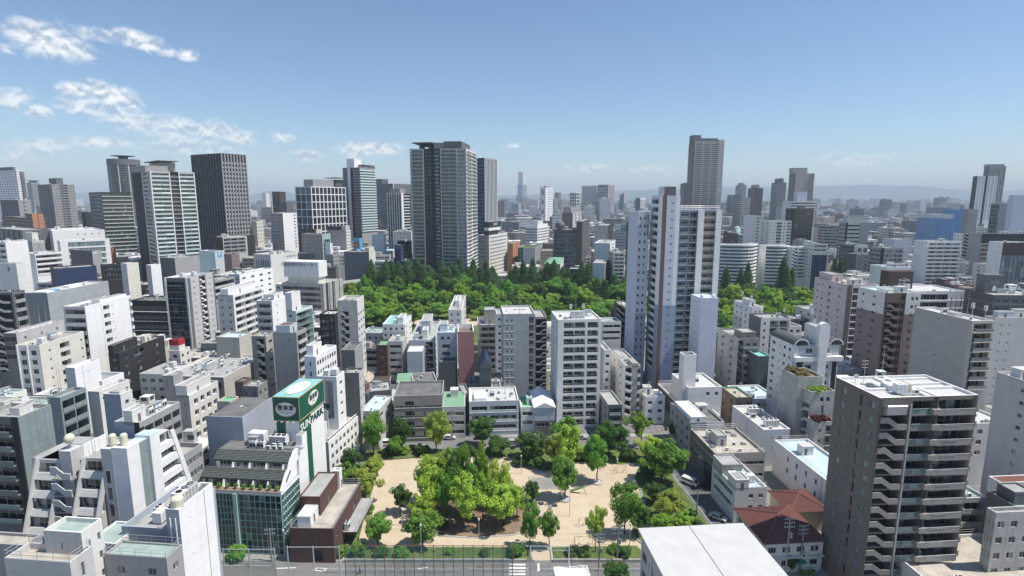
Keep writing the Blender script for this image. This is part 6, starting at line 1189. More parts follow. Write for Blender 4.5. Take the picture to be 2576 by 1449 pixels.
bld('black and white vertical-striped office', 1497, 1529, 1542, 567, 640, m='black', vp=1700, yb=612, L=[npil(10, .8, .4, 'white')], R=[npil(3, .8, .4, 'gray')], eq=1)
bld('white office with green roof sign', 1546, 1588, 1592, 583, 690, m='offw', vp=1700, fh=3.6, yb=612, L=[win(10, .6, 1.6, 1, mul=0)], eq=0, Lb=20, top=[pent(.2, .9, .05, .98, 9, 'lgray'), pent(.1, .2, .0, .62, 7, 'signgreen', 'sign', 2.5), pent(.1, .2, .62, 1.0, 7, 'signwhite', 'sign', 2.5), lambda B: put_text(B.par, '商工中金', 3.2, 'signwhite', (B.Lb * .1 - .2, B.La * .25, B.deckz + 6), (pi / 2, 0, -pi / 2), 1, .05)])
bld('black slim flats left of the two-tone tower', 1578, 1586, 1604, 560, 480, m='black', vp=1250, fh=3.0, yb=690, La=14, R=[bal(1, .1, .9, 'solid', 'gray', gm='glassd')], eq=1)
bld('white blank slab and stub left of the black slim flats', 1495, 1535, 1548, 612, 470, m='white2', mL='lblue', vp=1700, yb=690, R=[win(1, .4, 1.2, 1)], eq=2)
bld('beige flats with notched balconies near the dark park trees', 1530, 1543, 1572, 635, 430, m='stone', mR='offw', vp=1250, fh=2.95, yb=690, R=[bal(2, .1, .95, 'solid', 'cream', 1.0, 1.2, .2)], L=[win(1, .3, .9, 1)], eq=2)
bld('pale blue low block below the blank slab', 1491, 1521, 1531, 662, 425, m='lblue', mR='gray', vp=1700, fh=3.1, yb=700, eq=2)
bld('dark brown block with white paired windows above park trees', 1432, 1476, 1479, 677, 455, m='dbrown', vp=1500, fh=3.2, yb=705, L=[win(4, .45, 1.5, .8, fm='whitep')], eq=4, Lb=14)
B = bld('white block with green hipped roof above park trees', 1370, 1409, 1418, 664, 460, m='offw', vp=1500, fh=3.2, yb=690, L=[bal(2, .05, .95, 'solid', 'white')], eq=0, par=.1)
g = MB(); x1, y1, z = B.Lb, B.La, B.H; g.poly([(-.5, -.5, z), (x1 + .5, -.5, z), (x1 / 2, y1 / 2, z + 3)], 'greenroof'); g.poly([(x1 + .5, -.5, z), (x1 + .5, y1 + .5, z), (x1 / 2, y1 / 2, z + 3)], 'greenroof'); g.poly([(-.5, y1 + .5, z), (-.5, -.5, z), (x1 / 2, y1 / 2, z + 3)], 'greenroof'); g.poly([(x1 + .5, y1 + .5, z), (-.5, y1 + .5, z), (x1 / 2, y1 / 2, z + 3)], 'greenroof'); link('hip_roof', g.mesh('hip_roof'), B.par)
bld('grey-green glazed block with planted roof', 1303, 1346, 1360, 623, 540, m='lgray', mR='gray', vp=1600, fh=3.6, yb=668, L=[cw(4, 3.6, .0, .3, .1, 1, 'glassg', 'lgray', .2, .1)], eq=2, roof='grass')
bld('orange-tiled slim flats beside the stone office', 1276, 1290, 1306, 612, 545, m='orange', vp=1600, fh=3.1, yb=662, R=[win(2, .4, 1.0, 1, .4, .9)], eq=1)
B = bld('white terraced office stepping back floor by floor', 1322, 1352, 1384, 572, 760, m='white', vp=1900, fh=3.8, yb=600, L=[rib(1.6, 1, gm='glassl')], R=[rib(1.6, 1, gm='glassl')], eq=0, top=[pent(.1, .9, .1, .9, 4, 'white'), pent(.2, .6, .2, .8, 9, 'offw')])
# right
bld('stepped balconied far flats right of the supertall', 1845, 1866, 1888, 497, 900, m='stone', mR='offw', vp=1600, fh=3.1, yb=560, L=[bal(3, .05, .95, 'solid', 'offw')], R=[bal(3, .05, .95, 'solid', 'white')], eq=0)
bld('charcoal far tower with narrow box crown', 1882, 1898, 1920, 473, 1100, m='dgray', vp=1500, fh=3.2, yb=535, L=[vst(4, .4, gm='glassd')], R=[vst(5, .4, gm='glassd')], top=[pent(.2, .7, .2, .8, 7, 'gray')], eq=0)
bld('grey far tower behind the stepped far flats', 1851, 1864, 1878, 465, 1600, m='gray', vp=1400, fh=4, yb=492, L=[band('gray', 1, 1.5)], R=[band('lgray', 1, 1.5)], top=[pent(.2, .8, .2, .8, 6, 'gray')], eq=0)
bld('bluish glass far block left of the stepped far flats', 1830, 1845, 1862, 490, 1200, m='bluegray', vp=1400, yb=545, L=[cw(5, 5, gm='glassb', fm='bluegray')], R=[cw(5, 5, gm='glassl', fm='lblue')], eq=0)
B = bld('dark domed block with small green cupola', 1820, 1858, 1884, 590, 590, m='dbrown', mR='stone', vp=1500, fh=3.4, yb=618, L=[win(6, .4, 1.4, 1)], R=[win(4, .5, 1.3, 1)], eq=2)
g = MB(); r = 3.6; g.lathe([(r, 0), (r, 5)] + [(r * cos(pi * k / 12), 5 + r * sin(pi * k / 12)) for k in range(7)], 'teal', 20); link('cupola', g.mesh('cupola', True), B.par, (B.Lb * .3, B.La * .3, B.deckz))
bld('white slab flats with black ladder windows', 1893, 1896, 1916, 543, 520, m='white', mR='lgray', vp=1250, fh=3.0, yb=608, R=[win(1, .5, 1.2, 1, .3, .9)], La=20, eq=1)
bld('pale flats with olive glass stripe near the curved flats', 1915, 1937, 1992, 556, 560, m='offw', mR='offw', vp=1300, fh=3.05, yb=605, L=[win(2, .3, 1, 1)], R=[win(3, .3, 1.0, 1, .0, .3), rib(2.2, .4, .33, .55, gm='glassg'), win(1, .4, 1, 1, .6, .75), bal(1, .8, 1, 'solid', 'white')], eq=2)
bld('far grey apartment tower with dark crown left of twin tower', 1941, 1958, 1979, 459, 1300, m='gray', mL='dgray', vp=1500, fh=3.4, yb=515, L=[bal(3, .05, .95, 'solid', 'gray')], R=[bal(3, .05, .95, 'solid', 'stone')], top=[pent(.2, .8, .2, .8, 10, 'dgray')], eq=0)
B = bld('far grey twin-shouldered tower with blank centre', 1986, 2002, 2049, 436, 1000, m='gray', mL='dgray', vp=1250, fh=3.3, yb=560, L=[band('gray', 1, 1.1)], R=[paint(.0, .7, 0, 1, 'stone'), win(1, .3, 1.2, 1, .38, .55, mul=0), band('lgray', 1.2, 1.1, .75, 1.02), bal(1, .75, .98, 'solid', 'dgray')], top=[pent(-.1, .68, .2, .8, 10, 'gray')], eq=0)
bld('white banded far office below the grey twin tower', 1989, 1991, 2053, 506, 760, m='offw', vp=1250, fh=3.7, yb=560, La=24, R=[rib(1.8, .8, .0, .98, gm='glassd')], top=[pent(.3, .7, .2, .6, 13, 'lilac')], eq=0)
bld('black-glass block in front of the banded far office', 2000, 2002, 2047, 525, 700, m='black', vp=1250, yb=580, La=24, R=[cw(6, 4, gm='glassd', fm='dgray')], top=[pent(.4, .7, .3, .6, 4, 'dgray')], eq=0)
bld('white and navy hotel block with beige top panel', 2022, 2046, 2083, 612, 460, m='navy', mL='white', mR='navy', vp=1400, fh=3.2, yb=690, L=[win(3, .35, 1.2, 1)], R=[paint(.0, 1, .78, 1, 'cream'), win(1, .3, 1.2, 1, .4, .7, r0=3), rib(1.4, 1, .1, .9, r1=2)], eq=2)
bld('grey horizontally banded block left of the grey office', 2060, 2074, 2113, 567, 620, m='gray', vp=1400, fh=3.3, yb=630, L=[rib(1.6, 1)], R=[rib(1.6, 1)], eq=2)
bld('grey office with white bands and blank right pier', 2111, 2128, 2187, 560, 550, m='gray', mR='lgray', vp=1350, fh=3.9, yb=640, L=[rib(1.8, 1, gm='glassd')], R=[paint(.62, 1, 0, 1, 'gray'), rib(1.7, .9, .1, .62, gm='glassd'), paint(0, .1, 0, 1, 'black')], top=[pent(.1, .9, .2, .8, 7, 'lgray')], eq=0)
bld('dark round-cornered office below the grey office', 2113, 2127, 2158, 615, 480, m='dgray', vp=1350, fh=3.6, yb=660, L=[rib(1.9, .9, gm='glassd')], R=[rib(1.9, .9, gm='glassd')], eq=3)
B = bld('grey block with white fan sign box on its roof', 2149, 2155, 2187, 640, 460, m='gray', mL='dgray', vp=1300, yb=690, La=16, R=[win(2, .3, 1, 1)], eq=0, top=[pent(.05, .9, .05, .3, 8, 'white', 'sign')])
for k in (.25, .68): g = MB(); r = 1.9; g.poly([(B.Lb * k + r * cos(2 * pi * i / 20), B.La * .05 - .1, B.deckz + 4.2 + r * sin(2 * pi * i / 20)) for i in range(20)], 'dgray'); link('sign_disc', g.mesh('sign_disc'), B.par)
bld('grey office with ribbed left side and dark centre band', 2188, 2216, 2273, 624, 435, m='gray', mL='stone', vp=1350, fh=3.4, yb=690, L=[rib(1.7, .9, .02, .98)], R=[paint(0, .18, 0, 1, 'black'), win(4, .75, 1.7, .8, .2, .98)], eq=5)
bld('white blank box block behind the dark centre-band office', 2244, 2250, 2294, 602, 500, m='lblue', vp=1300, yb=640, La=16, eq=1)
bld('white three-storey block with lettered roof screen', 2226, 2230, 2291, 672, 365, m='white', vp=1250, fh=3.3, yb=730, La=16, R=[win(6, .6, 1.5, .9)], eq=3, top=[pent(.05, .75, .02, .1, 2.6, 'white', 'sign'), lambda B: put_text(B.par, 'A&C HOME  U  A&C HOME', .9, 'dgray', (B.Lb * .4, B.La * .02 - .1, B.deckz + 1.6), (pi / 2, 0, 0), 1, .02)])
bld('white banded flats with blank left wall', 2300, 2334, 2418, 607, 415, m='lblue', mL='white', mR='white', vp=1330, fh=3.0, yb=712, R=[band('white', 1.0, 1.1, .0, 1.03), bal(4, .05, 1, 'solid', 'mint', gap=.3)], eq=2)
B = bld('bright blue glass hall with curved pale crown', 2309, 2350, 2400, 550, 610, m='glassblue', vp=1500, fh=5, yb=600, L=[npil(8, .25, .1, 'lblue')], R=[npil(8, .25, .1, 'lblue')], eq=0, top=[pent(.02, .98, .02, .98, 5, 'lblue')])
bld('x', 2370, 2390, 2424, 527, 640, m='glassblue', vp=1500, root=B.root, eq=0)
bld('white balconied far tower with black stripe at right', 2448, 2460, 2512, 443, 880, m='white', mL='black', vp=1500, fh=3.2, yb=545, L=[win(3, .5, 1.2, 1, mul=0)], R=[win(2, .3, 1.1, 1, .05, .35, mul=0), paint(.38, .5, 0, 1, 'black'), win(3, .45, 1.2, 1, .5, 1, mul=0)], eq=0)
bld('tall grey far tower behind white balconied far tower', 2476, 2490, 2532, 418, 1050, m='gray', mL='dgray', vp=1500, fh=3.3, yb=520, L=[vst(4, .4)], R=[vst(7, .4)], top=[pent(-.05, .9, .05, .95, 4, 'gray')], eq=0)
bld('rounded green glass office with grey flank at right', 2493, 2515, 2543, 513, 560, m='lgray', mL='dgray', vp=1500, fh=4, yb=590, L=[rib(2.6, .6, gm='glassg')], eq=0, top=[pent(0, 1, 0, 1, 1.2, 'lgray')])
bld('tall pale lilac slab at the right edge', 2538, 2552, 2640, 491, 540, m='lilac', vp=1400, fh=4, yb=590, R=[win(2, .4, 1.0, 1, .3, 1.0, r0=4)], eq=0)
bld('grey balconied far flats right of blue hall', 2424, 2436, 2461, 526, 700, m='stone', vp=1500, fh=3.1, yb=585, L=[band('stone', 1, 1)], R=[band('lgray', 1, 1)], eq=0)
bld('white and grey stair flats below blue hall', 2400, 2424, 2448, 588, 520, m='stone', mL='white', vp=1400, fh=3.1, yb=640, L=[win(3, .4, 1.1, 1)], R=[stair(.1, .6, 'lgray')], eq=1)
bld('dark broad block with grey rounded balconies at right', 2447, 2470, 2620, 588, 440, m='stone', mL='gray', mR='stone', vp=1350, fh=3.5, yb=650, R=[paint(.0, 1, .86, 1, 'black'), band('stone', 1.2, 1.3, .0, .5, r0=2), rib(2.0, .8, .02, .98, gm='glassd', r0=2)], eq=3)
bld('white slab and glass office at right edge', 2488, 2524, 2600, 610, 388, m='white', mR='dgray', vp=1400, fh=3.8, yb=715, R=[cw(7, 3.8, .02, .98, .02, .82, 'glassl', 'dgray', .2, .1), paint(0, 1, .82, 1, 'dbrown')], L=[win(1, .2, .8, 1, .6, .9)], eq=2)
B = bld('dark low hotel with white arch emblem box', 2428, 2500, 2640, 742, 262, m='dgray', mL='taupe', vp=1400, fh=3.6, yb=830, R=[win(6, .6, 1.7, .8, mul=1), slab('stone', .1, .2)], L=[win(4, .35, 1.5, 1, .3, .95), slab('stone', .1, .2)], eq=8, kinds=['chiller', 'air_handler', 'pipe_run', 'water_tank', 'ac_unit'])
g = MB(); g.box(0, 9, 0, 6, 0, 9, 'dgray'); pb = link('emblem_box', g.mesh('emblem_box'), B.par, (3, B.La * .55, B.deckz)); put_text(pb, 'GIZA', 1.9, 'lgray', (4.5, -.06, 5.2), (pi / 2, 0, 0), 1, .03)
g = MB(); g.prism([(3.6, 1), (5.4, 1), (5.4, 2.6), (5, 3.4), (4.5, 3.8), (4, 3.4), (3.6, 2.6)], 'y', -.1, 0, 'signwhite'); link('arch_emblem', g.mesh('arch_emblem'), pb)
B = bld('white-framed dark glass office with brown sign box', 2228, 2240, 2428, 732, 285, m='white', mR='white', vp=1300, fh=4.2, yb=790, La=22, R=[rib(3.0, .4, .05, .78, gm='glassd', pw=3), slab('white', .3, .3), vst(3, .25, .8, 1.0, .1, .9)], roof='deckw', eq=4)
g = MB(); g.box(0, 13, 0, 7, 0, 9.5, 'dbrown'); pb = link('sign_box', g.mesh('sign_box'), B.par, (B.Lb * .15, B.La * .5, B.deckz)); put_text(pb, 'サーパス', 1.5, 'signwhite', (8.5, -.06, 4.6), (pi / 2, 0, 0), 1, .03); put_text(pb, 'マンション', 1.3, 'signwhite', (8.5, -.06, 2.6), (pi / 2, 0, 0), 1, .03)
# red-white construction crane before the white far tower
P = at(1365, 548, 1150); root = empty('tower_crane', (P.x, P.y, 0), 0, 'red and white tower crane before the white far tower', 'crane'); top = at(1362, 478, 1150)
for k in range(10):
    g = MB(); z0, z1 = top.z * k / 10, top.z * (k + 1) / 10; g.box(-1.3, 1.3, -1.3, 1.3, z0, z1, 'red' if k % 2 else 'whitep'); link('mast_section', g.mesh('mast_section'), root)
g = MB(); g.tube((0, 0, top.z - 3), (-4, 0, top.z + 8), .8, .5, 'red', 6); link('jib', g.mesh('jib'), root)
# elevated expressway seen between the blocks
P0, P1 = at(770, 690, 420), at(905, 682, 452); d = P1 - P0; root = empty('elevated_road', (P0.x, P0.y, 0), atan2(d.y, d.x), 'white elevated expressway with green girders between blocks', 'expressway'); Ln = hypot(d.x, d.y)
g = MB(); g.box(0, Ln, 0, 12, 12, 13, 'lgray'); link('deck', g.mesh('deck'), root); g = MB(); g.box(0, Ln, -.3, 0, 12.2, 15, 'offw'); link('sound_wall', g.mesh('sound_wall'), root); g = MB(); g.box(0, Ln, 1, 11, 10.4, 12, 'teal'); link('girder', g.mesh('girder'), root)
for k in range(4): g = MB(); g.box(-1, 1, 4, 8, 0, 10.4, 'concrete'); link('pier', g.mesh('pier'), root, (Ln * (k + .5) / 4, 0, 0))
# ---------------------------------------------------------------- park ground, lanes and beds
def G2(pts): return [gnd(x, y) for x, y in pts]
sheet('road', G2([(-300, 1415), (2700, 1415), (2700, 1700), (-300, 1700)]), 'asphalt', .004)
sheet('lane', G2([(1632, 1126), (1715, 1126), (1745, 1150), (1850, 1300), (1990, 1430), (1850, 1430), (1775, 1335), (1676, 1190)]), 'asphalt_new', .008)
sheet('street', G2([(860, 1133), (860, 1097), (1760, 1097), (1760, 1133)]), 'asphalt', .010)
sheet('pavement', G2([(545, 1412), (545, 1388), (880, 1382), (880, 1412)]), 'paving', .10, thick=.12)
sheet('street_pavement', G2([(905, 1099), (905, 1092), (1640, 1092), (1640, 1099)]), 'paving', .12, thick=.12)
sheet('park_ground', G2([(922, 1130), (1640, 1130), (1800, 1345), (1838, 1410), (868, 1410), (898, 1330)]), 'sand', .016)
sheet('side_path', G2([(846, 1400), (868, 1400), (922, 1290), (905, 1290)]), 'paving', .03)
def bed(name, pts, m, h=.28):
    p = G2(pts); c = sum(p, Vector((0, 0, 0))) / len(p)
    sheet(name + '_kerb', [c + (q - c) * (1 + .45 / (q - c).length) for q in p], 'kerb', h - .02, thick=h); sheet(name, p, m, h + .02, thick=.1)
bed('planting_bed', [(925, 1131), (1640, 1131), (1660, 1160), (1600, 1166), (1560, 1169), (1500, 1163), (1440, 1166), (1400, 1182), (1370, 1188), (1345, 1180), (1322, 1162), (1300, 1150), (1180, 1150), (1040, 1153), (975, 1158), (940, 1160)], 'grass')
bed('planting_bed', [(922, 1133), (962, 1160), (948, 1200), (938, 1232), (915, 1310), (898, 1378), (880, 1378), (895, 1330), (905, 1230)], 'grass')
bed('planting_bed', [(1663, 1168), (1690, 1200), (1800, 1345), (1830, 1395), (1640, 1390), (1590, 1345), (1600, 1300), (1625, 1268), (1612, 1235), (1597, 1205), (1604, 1182), (1630, 1170)], 'grass')
bed('soil_bed', [(1085, 1240), (1180, 1222), (1280, 1222), (1340, 1250), (1360, 1290), (1345, 1325), (1290, 1345), (1200, 1352), (1110, 1348), (1062, 1330), (1050, 1285)], 'bedsoil', .2)
bed('grass_strip', [(868, 1413), (868, 1384), (1000, 1380), (1330, 1380), (1340, 1412)], 'grass', .35)
bed('grass_strip', [(1392, 1412), (1388, 1380), (1600, 1376), (1640, 1412)], 'grass', .35)
# low wall along the road
for (xa, xb) in ((868, 1325), (1392, 1660)):
    p, q = gnd(xa, 1414), gnd(xb, 1414); g = MB(); g.box(p.x, q.x, p.y - .15, p.y + .15, 0, .75, 'concrete'); tag(link('low_wall', g.mesh('low_wall')), 'low concrete park wall %s of the crossing entrance' % ('left' if xa < 1000 else 'right'), 'wall')
# road markings
def mark(px, z=.014, m='roadpaint', name='road_marking'):
    o = sheet(name, G2(px), m, z, 'structure'); return o
for k in range(4): mark([(1280, 1418.5 + 8 * k), (1322, 1418.5 + 8 * k), (1322, 1422.5 + 8 * k), (1280, 1422.5 + 8 * k)])
mark([(1352, 1417), (1357, 1417), (1358, 1437), (1352, 1437)]); mark([(1050, 1430), (1075, 1426.5), (1078, 1428), (1053, 1432)])
for a in (((783, 1434), (800, 1427.5), (803, 1428.6), (788, 1434)), ((800, 1427.5), (828, 1431), (825, 1432), (800, 1429)), ((783, 1434), (788, 1433), (815, 1436.5), (812, 1438)), ((812, 1438), (828, 1431), (824, 1431), (809, 1436.5))): mark(a)
mark([(695, 1429), (745, 1427), (745, 1429), (695, 1431)]); mark([(1200, 1425), (1212, 1425), (1212, 1429), (1200, 1429)], m='rust')
for k in range(7):
    y = 1130 + 3.6 * k; mark([(1660 + 2 * k, y), (1700 + 2 * k, y), (1701 + 2 * k, y + 1.6), (1661 + 2 * k, y + 1.6)])
mark([(1786, 1229), (1791, 1229), (1803, 1248), (1799, 1250)]); mark([(1693, 1200), (1695, 1200), (1800, 1345), (1797, 1345)])
sheet('green_pavement', G2([(1960, 1405), (2075, 1388), (2090, 1398), (2000, 1412)]), 'greenpaint', .02); sheet('corner_yard', G2([(1975, 1412), (2090, 1400), (2100, 1460), (1985, 1460)]), 'paving', .024)
sheet('clay_court', G2([(918, 842), (948, 842), (940, 878), (912, 880)]), 'clay', .02)
sheet('far_park_ground', G2([(860, 742), (1640, 742), (1640, 840), (870, 880)]), 'grass', .016); sheet('far_park_path', G2([(1040, 804), (1230, 800), (1240, 818), (1030, 822)]), 'sand', .024)
sheet('far_park_ground', G2([(1790, 712), (2070, 712), (2060, 830), (1790, 870)]), 'grass', .016)
# guard rails
def guard(xa, xb, y, label):
    p, q = gnd(xa, y), gnd(xb, y); d = q - p; L_ = d.length; root = empty('guard_rail', p, atan2(d.y, d.x), label, 'guard rail', 'white guard rails along the road'); n = max(2, int(L_ / 2))
    for k in range(n + 1): g, me = cached(('post', 'gr'), lambda: box_geo(.1, .1, .85, 'whitep')); link('post', me, root, (L_ * k / n, 0, 0))
    for z in (.75, .45): g = MB(); g.box(0, L_, -.06, .0, z - .08, z + .08, 'whitep'); link('rail', g.mesh('rail'), root)
guard(820, 1155, 1440, 'white guard rail in front of the brown building'); guard(1180, 1325, 1439, 'white guard rail left of the zebra crossing'); guard(1362, 1620, 1438, 'white guard rail right of the zebra crossing')
p, q = gnd(1690, 1195), gnd(1800, 1338); d = q - p; root = empty('guard_rail', p, atan2(d.y, d.x), 'long white guard rail along the lane by the park', 'guard rail')
for k in range(16): link('post', CACHE[('post', 'gr')][1], root, (d.length * k / 15, 0, 0))
for z in (.8, .45): g = MB(); g.box(0, d.length, -.06, 0, z - .1, z + .1, 'whitep'); link('rail', g.mesh('rail'), root)
# ---------------------------------------------------------------- trees
def leafmat(name, c1, c2, tr=.48):
    m, t, b = newmat(name); L = t.links.new; oi = N(t, 'ShaderNodeObjectInfo'); g = N(t, 'ShaderNodeNewGeometry')
    nz = N(t, 'ShaderNodeTexNoise', i_Scale=.35, i_Detail=2.0); L(g.outputs['Position'], nz.inputs['Vector'])
    a1 = N(t, 'ShaderNodeMath', operation='MULTIPLY_ADD'); L(g.outputs['Random Per Island'], a1.inputs[0]); a1.inputs[1].default_value = .5
    r = N(t, 'ShaderNodeMapRange'); L(nz.outputs[0], r.inputs[0]); r.inputs[1].default_value, r.inputs[2].default_value, r.inputs[3].default_value, r.inputs[4].default_value = .35, .65, 0, .5
    L(r.outputs[0], a1.inputs[2])
    mx_ = N(t, 'ShaderNodeMix', data_type='RGBA'); L(a1.outputs[0], mx_.inputs[0]); mx_.inputs[6].default_value = (*c1, 1); mx_.inputs[7].default_value = (*c2, 1)
    hs = N(t, 'ShaderNodeHueSaturation'); L(mx_.outputs[2], hs.inputs['Color'])
    v = N(t, 'ShaderNodeMapRange'); L(oi.outputs['Random'], v.inputs[0]); v.inputs[3].default_value, v.inputs[4].default_value = .85, 1.15; L(v.outputs[0], hs.inputs['Value'])
    h = N(t, 'ShaderNodeMapRange'); L(oi.outputs['Random'], h.inputs[0]); h.inputs[3].default_value, h.inputs[4].default_value = .49, .508; L(h.outputs[0], hs.inputs['Hue'])
    L(hs.outputs[0], b.inputs['Base Color']); b.inputs['Roughness'].default_value = .55; b.inputs['Specular IOR Level'].default_value = .3
    tl = N(t, 'ShaderNodeBsdfTranslucent'); L(hs.outputs[0], tl.inputs[0]); ms = N(t, 'ShaderNodeMixShader'); ms.inputs[0].default_value = tr
    L(b.outputs[0], ms.inputs[1]); L(tl.outputs[0], ms.inputs[2]); L(ms.outputs[0], t.nodes['Material Output'].inputs[0])
leafmat('leaf_yellow', (0.269, 0.410, 0.045), (0.538, 0.666, 0.115)); leafmat('leaf_olive', (0.218, 0.307, 0.038), (0.435, 0.525, 0.096)); leafmat('leaf_mid', (0.102, 0.256, 0.036), (0.269, 0.486, 0.077)); leafmat('leaf_bright', (0.179, 0.346, 0.038), (0.358, 0.538, 0.077))
leafmat('leaf_dark', (0.045, 0.122, 0.028), (0.128, 0.243, 0.051)); leafmat('leaf_conifer', (0.051, 0.128, 0.038), (0.128, 0.243, 0.064)); leafmat('leaf_red', (0.090, 0.020, 0.020), (0.200, 0.050, 0.040)); leafmat('leaf_dry', (0.170, 0.160, 0.060), (0.280, 0.250, 0.110))
def crown(seed, m, kind, leaves, ls):
    """leaf-sized faces in clumps spread through the crown; unit tree: 1 high, 1 wide"""
    r = random.Random(seed); g = MB(); k = g.mi(m); cl = []
    def ball(): 
        while True:
            p = (r.uniform(-1, 1), r.uniform(-1, 1), r.uniform(-1, 1))
            if p[0] ** 2 + p[1] ** 2 + p[2] ** 2 <= 1: return p
    if kind in ('broad', 'loose', 'tall'):
        zc, hz_, n = (.60, .40, 52) if kind == 'broad' else ((.64, .36, 26) if kind == 'loose' else (.56, .44, 58)); lob = [(r.uniform(-.45, .45), r.uniform(-.45, .45), r.uniform(-.5, .45)) for _ in range(5)]
        for i in range(n):
            p = ball(); q = .55 + .45 * r.random() if i % 4 else r.random() * .5; l = sqrt(p[0] ** 2 + p[1] ** 2 + p[2] ** 2) or 1; p = [c / l * q for c in p]; o = lob[i % 5]
            rad = .105 if kind != 'loose' else .09; rr = rad * r.uniform(.55, 1.5)
            x, y, z = p[0] * .38 + o[0] * .25, p[1] * .38 + o[1] * .25, zc + p[2] * (hz_ - .08) + o[2] * .1
            if p[2] < -.3: x *= .8; y *= .8
            cl.append((x, y, z, rr, rr * .75))
    elif kind == 'cone':
        for i in range(70):
            z = .06 + .9 * (i / 70); w = .5 * (1 - z ** 1.6) * (.65 + .5 * r.random()); a = i * 2.4 + r.random(); cl.append((w * .75 * cos(a), w * .75 * sin(a), z, .09 + .17 * (1 - z), .05 + .035 * r.random()))
        for i in range(10): cl.append((0, 0, .2 + .78 * i / 9, .05 + .12 * (1 - i / 9), .06))
    elif kind == 'bush':
        for i in range(22): p = ball(); cl.append((p[0] * .36, p[1] * .36, .42 + p[2] * .3, r.uniform(.12, .2), .16))
    import numpy as np
    rg = np.random.default_rng(seed); per = leaves // len(cl); C = np.repeat(np.array(cl), per, 0); n = len(C)
    def sph():
        v = rg.normal(size=(n, 3)); return v / np.linalg.norm(v, axis=1, keepdims=True)
    d = sph() * rg.random((n, 1)) ** .22; P = C[:, :3] + d * np.stack([C[:, 3], C[:, 3], C[:, 4]], 1)
    nr = d * .8 + sph() * .6 + np.array([.15, 0, .5]); nr /= np.linalg.norm(nr, axis=1, keepdims=True)
    u = np.cross(nr, sph()); u /= np.linalg.norm(u, axis=1, keepdims=True) + 1e-9; v = np.cross(nr, u); s = ls * rg.uniform(.6, 1.35, (n, 1))
    V = np.stack([P - u * s - v * s * .5, P + u * s * .2 - v * s * .7, P + u * s + v * s * .45, P - u * s * .3 + v * s * .75], 1).reshape(-1, 3)
    me = bpy.data.meshes.new('crown'); me.vertices.add(n * 4); me.vertices.foreach_set('co', V.ravel()); me.loops.add(n * 4); me.loops.foreach_set('vertex_index', np.arange(n * 4)); me.polygons.add(n); me.polygons.foreach_set('loop_start', np.arange(0, n * 4, 4)); me.materials.append(M[m]); me.update(); return me
def trunk(seed, kind):
    r = random.Random(seed); g = MB(); h = .9 if kind == 'cone' else .5; p = Vector((0, 0, -.01)); rad = .026
    segs = 4
    for i in range(segs):
        q = Vector((r.uniform(-.02, .02), r.uniform(-.02, .02), h * (i + 1) / segs)) if kind != 'cone' else Vector((0, 0, h * (i + 1) / segs)); g.tube(p, q, rad, rad * .8, 'bark', 7); p, rad = q, rad * .8
    if kind != 'cone':
        for k in range(7):
            a = k * 2.4 + r.random(); z = r.uniform(.26, .48); e = Vector((cos(a) * r.uniform(.15, .33), sin(a) * r.uniform(.15, .33), z + r.uniform(.18, .36))); mid = Vector((e.x * .45, e.y * .45, z + (e.z - z) * .6)); g.tube((0, 0, z), mid, .013, .009, 'bark', 5); g.tube(mid, e, .009, .004, 'bark', 4)
    return g.mesh('trunk')
TV = {}
def variants(key, m, kind, n, leaves, ls): TV[key] = [(crown(hash_(key) + i, m, kind, leaves, ls), trunk(hash_(key) + i, kind), kind) for i in range(n)]
variants('yellow', 'leaf_yellow', 'broad', 3, 11000, .020); variants('olive', 'leaf_olive', 'broad', 2, 11000, .020); variants('mid', 'leaf_mid', 'broad', 3, 11000, .020); variants('bright', 'leaf_bright', 'broad', 2, 11000, .020); variants('dark', 'leaf_dark', 'broad', 3, 10000, .020)
variants('midtall', 'leaf_mid', 'tall', 3, 12000, .018); variants('brighttall', 'leaf_bright', 'tall', 2, 12000, .018); variants('yellowtall', 'leaf_yellow', 'tall', 2, 12000, .018); variants('loose', 'leaf_bright', 'loose', 2, 5200, .019); variants('looseyellow', 'leaf_yellow', 'loose', 1, 4500, .020)
variants('conifer', 'leaf_conifer', 'cone', 4, 9000, .018); variants('bush', 'leaf_mid', 'bush', 2, 1600, .05); variants('bushdark', 'leaf_dark', 'bush', 2, 1600, .05); variants('bushred', 'leaf_red', 'bush', 1, 900, .06); variants('bushdry', 'leaf_dry', 'bush', 1, 1200, .06); variants('bushyellow', 'leaf_bright', 'bush', 1, 1600, .05)
def plant_at(P, key, w, h, seed, label, name='tree', cat='tree', group=None):
    v = TV[key]; c, t_, kind = v[seed % len(v)]; o = empty(name, P, (seed * 1.7) % 6.28, label, cat, group); o.scale = (w, w, h)
    link('crown' if kind != 'bush' else 'foliage', c, o)
    if kind != 'bush': link('trunk', t_, o)
    return o
KIND = {'yellow': 'yellow-green camphor-like tree', 'olive': 'olive-yellow tree', 'mid': 'mid-green tree', 'bright': 'fresh green tree', 'dark': 'dark green tree', 'midtall': 'tall oval green tree', 'brighttall': 'tall fresh green tree', 'yellowtall': 'tall yellow-green tree', 'loose': 'loose airy green tree', 'looseyellow': 'thin airy yellow-green tree', 'conifer': 'conical conifer'}
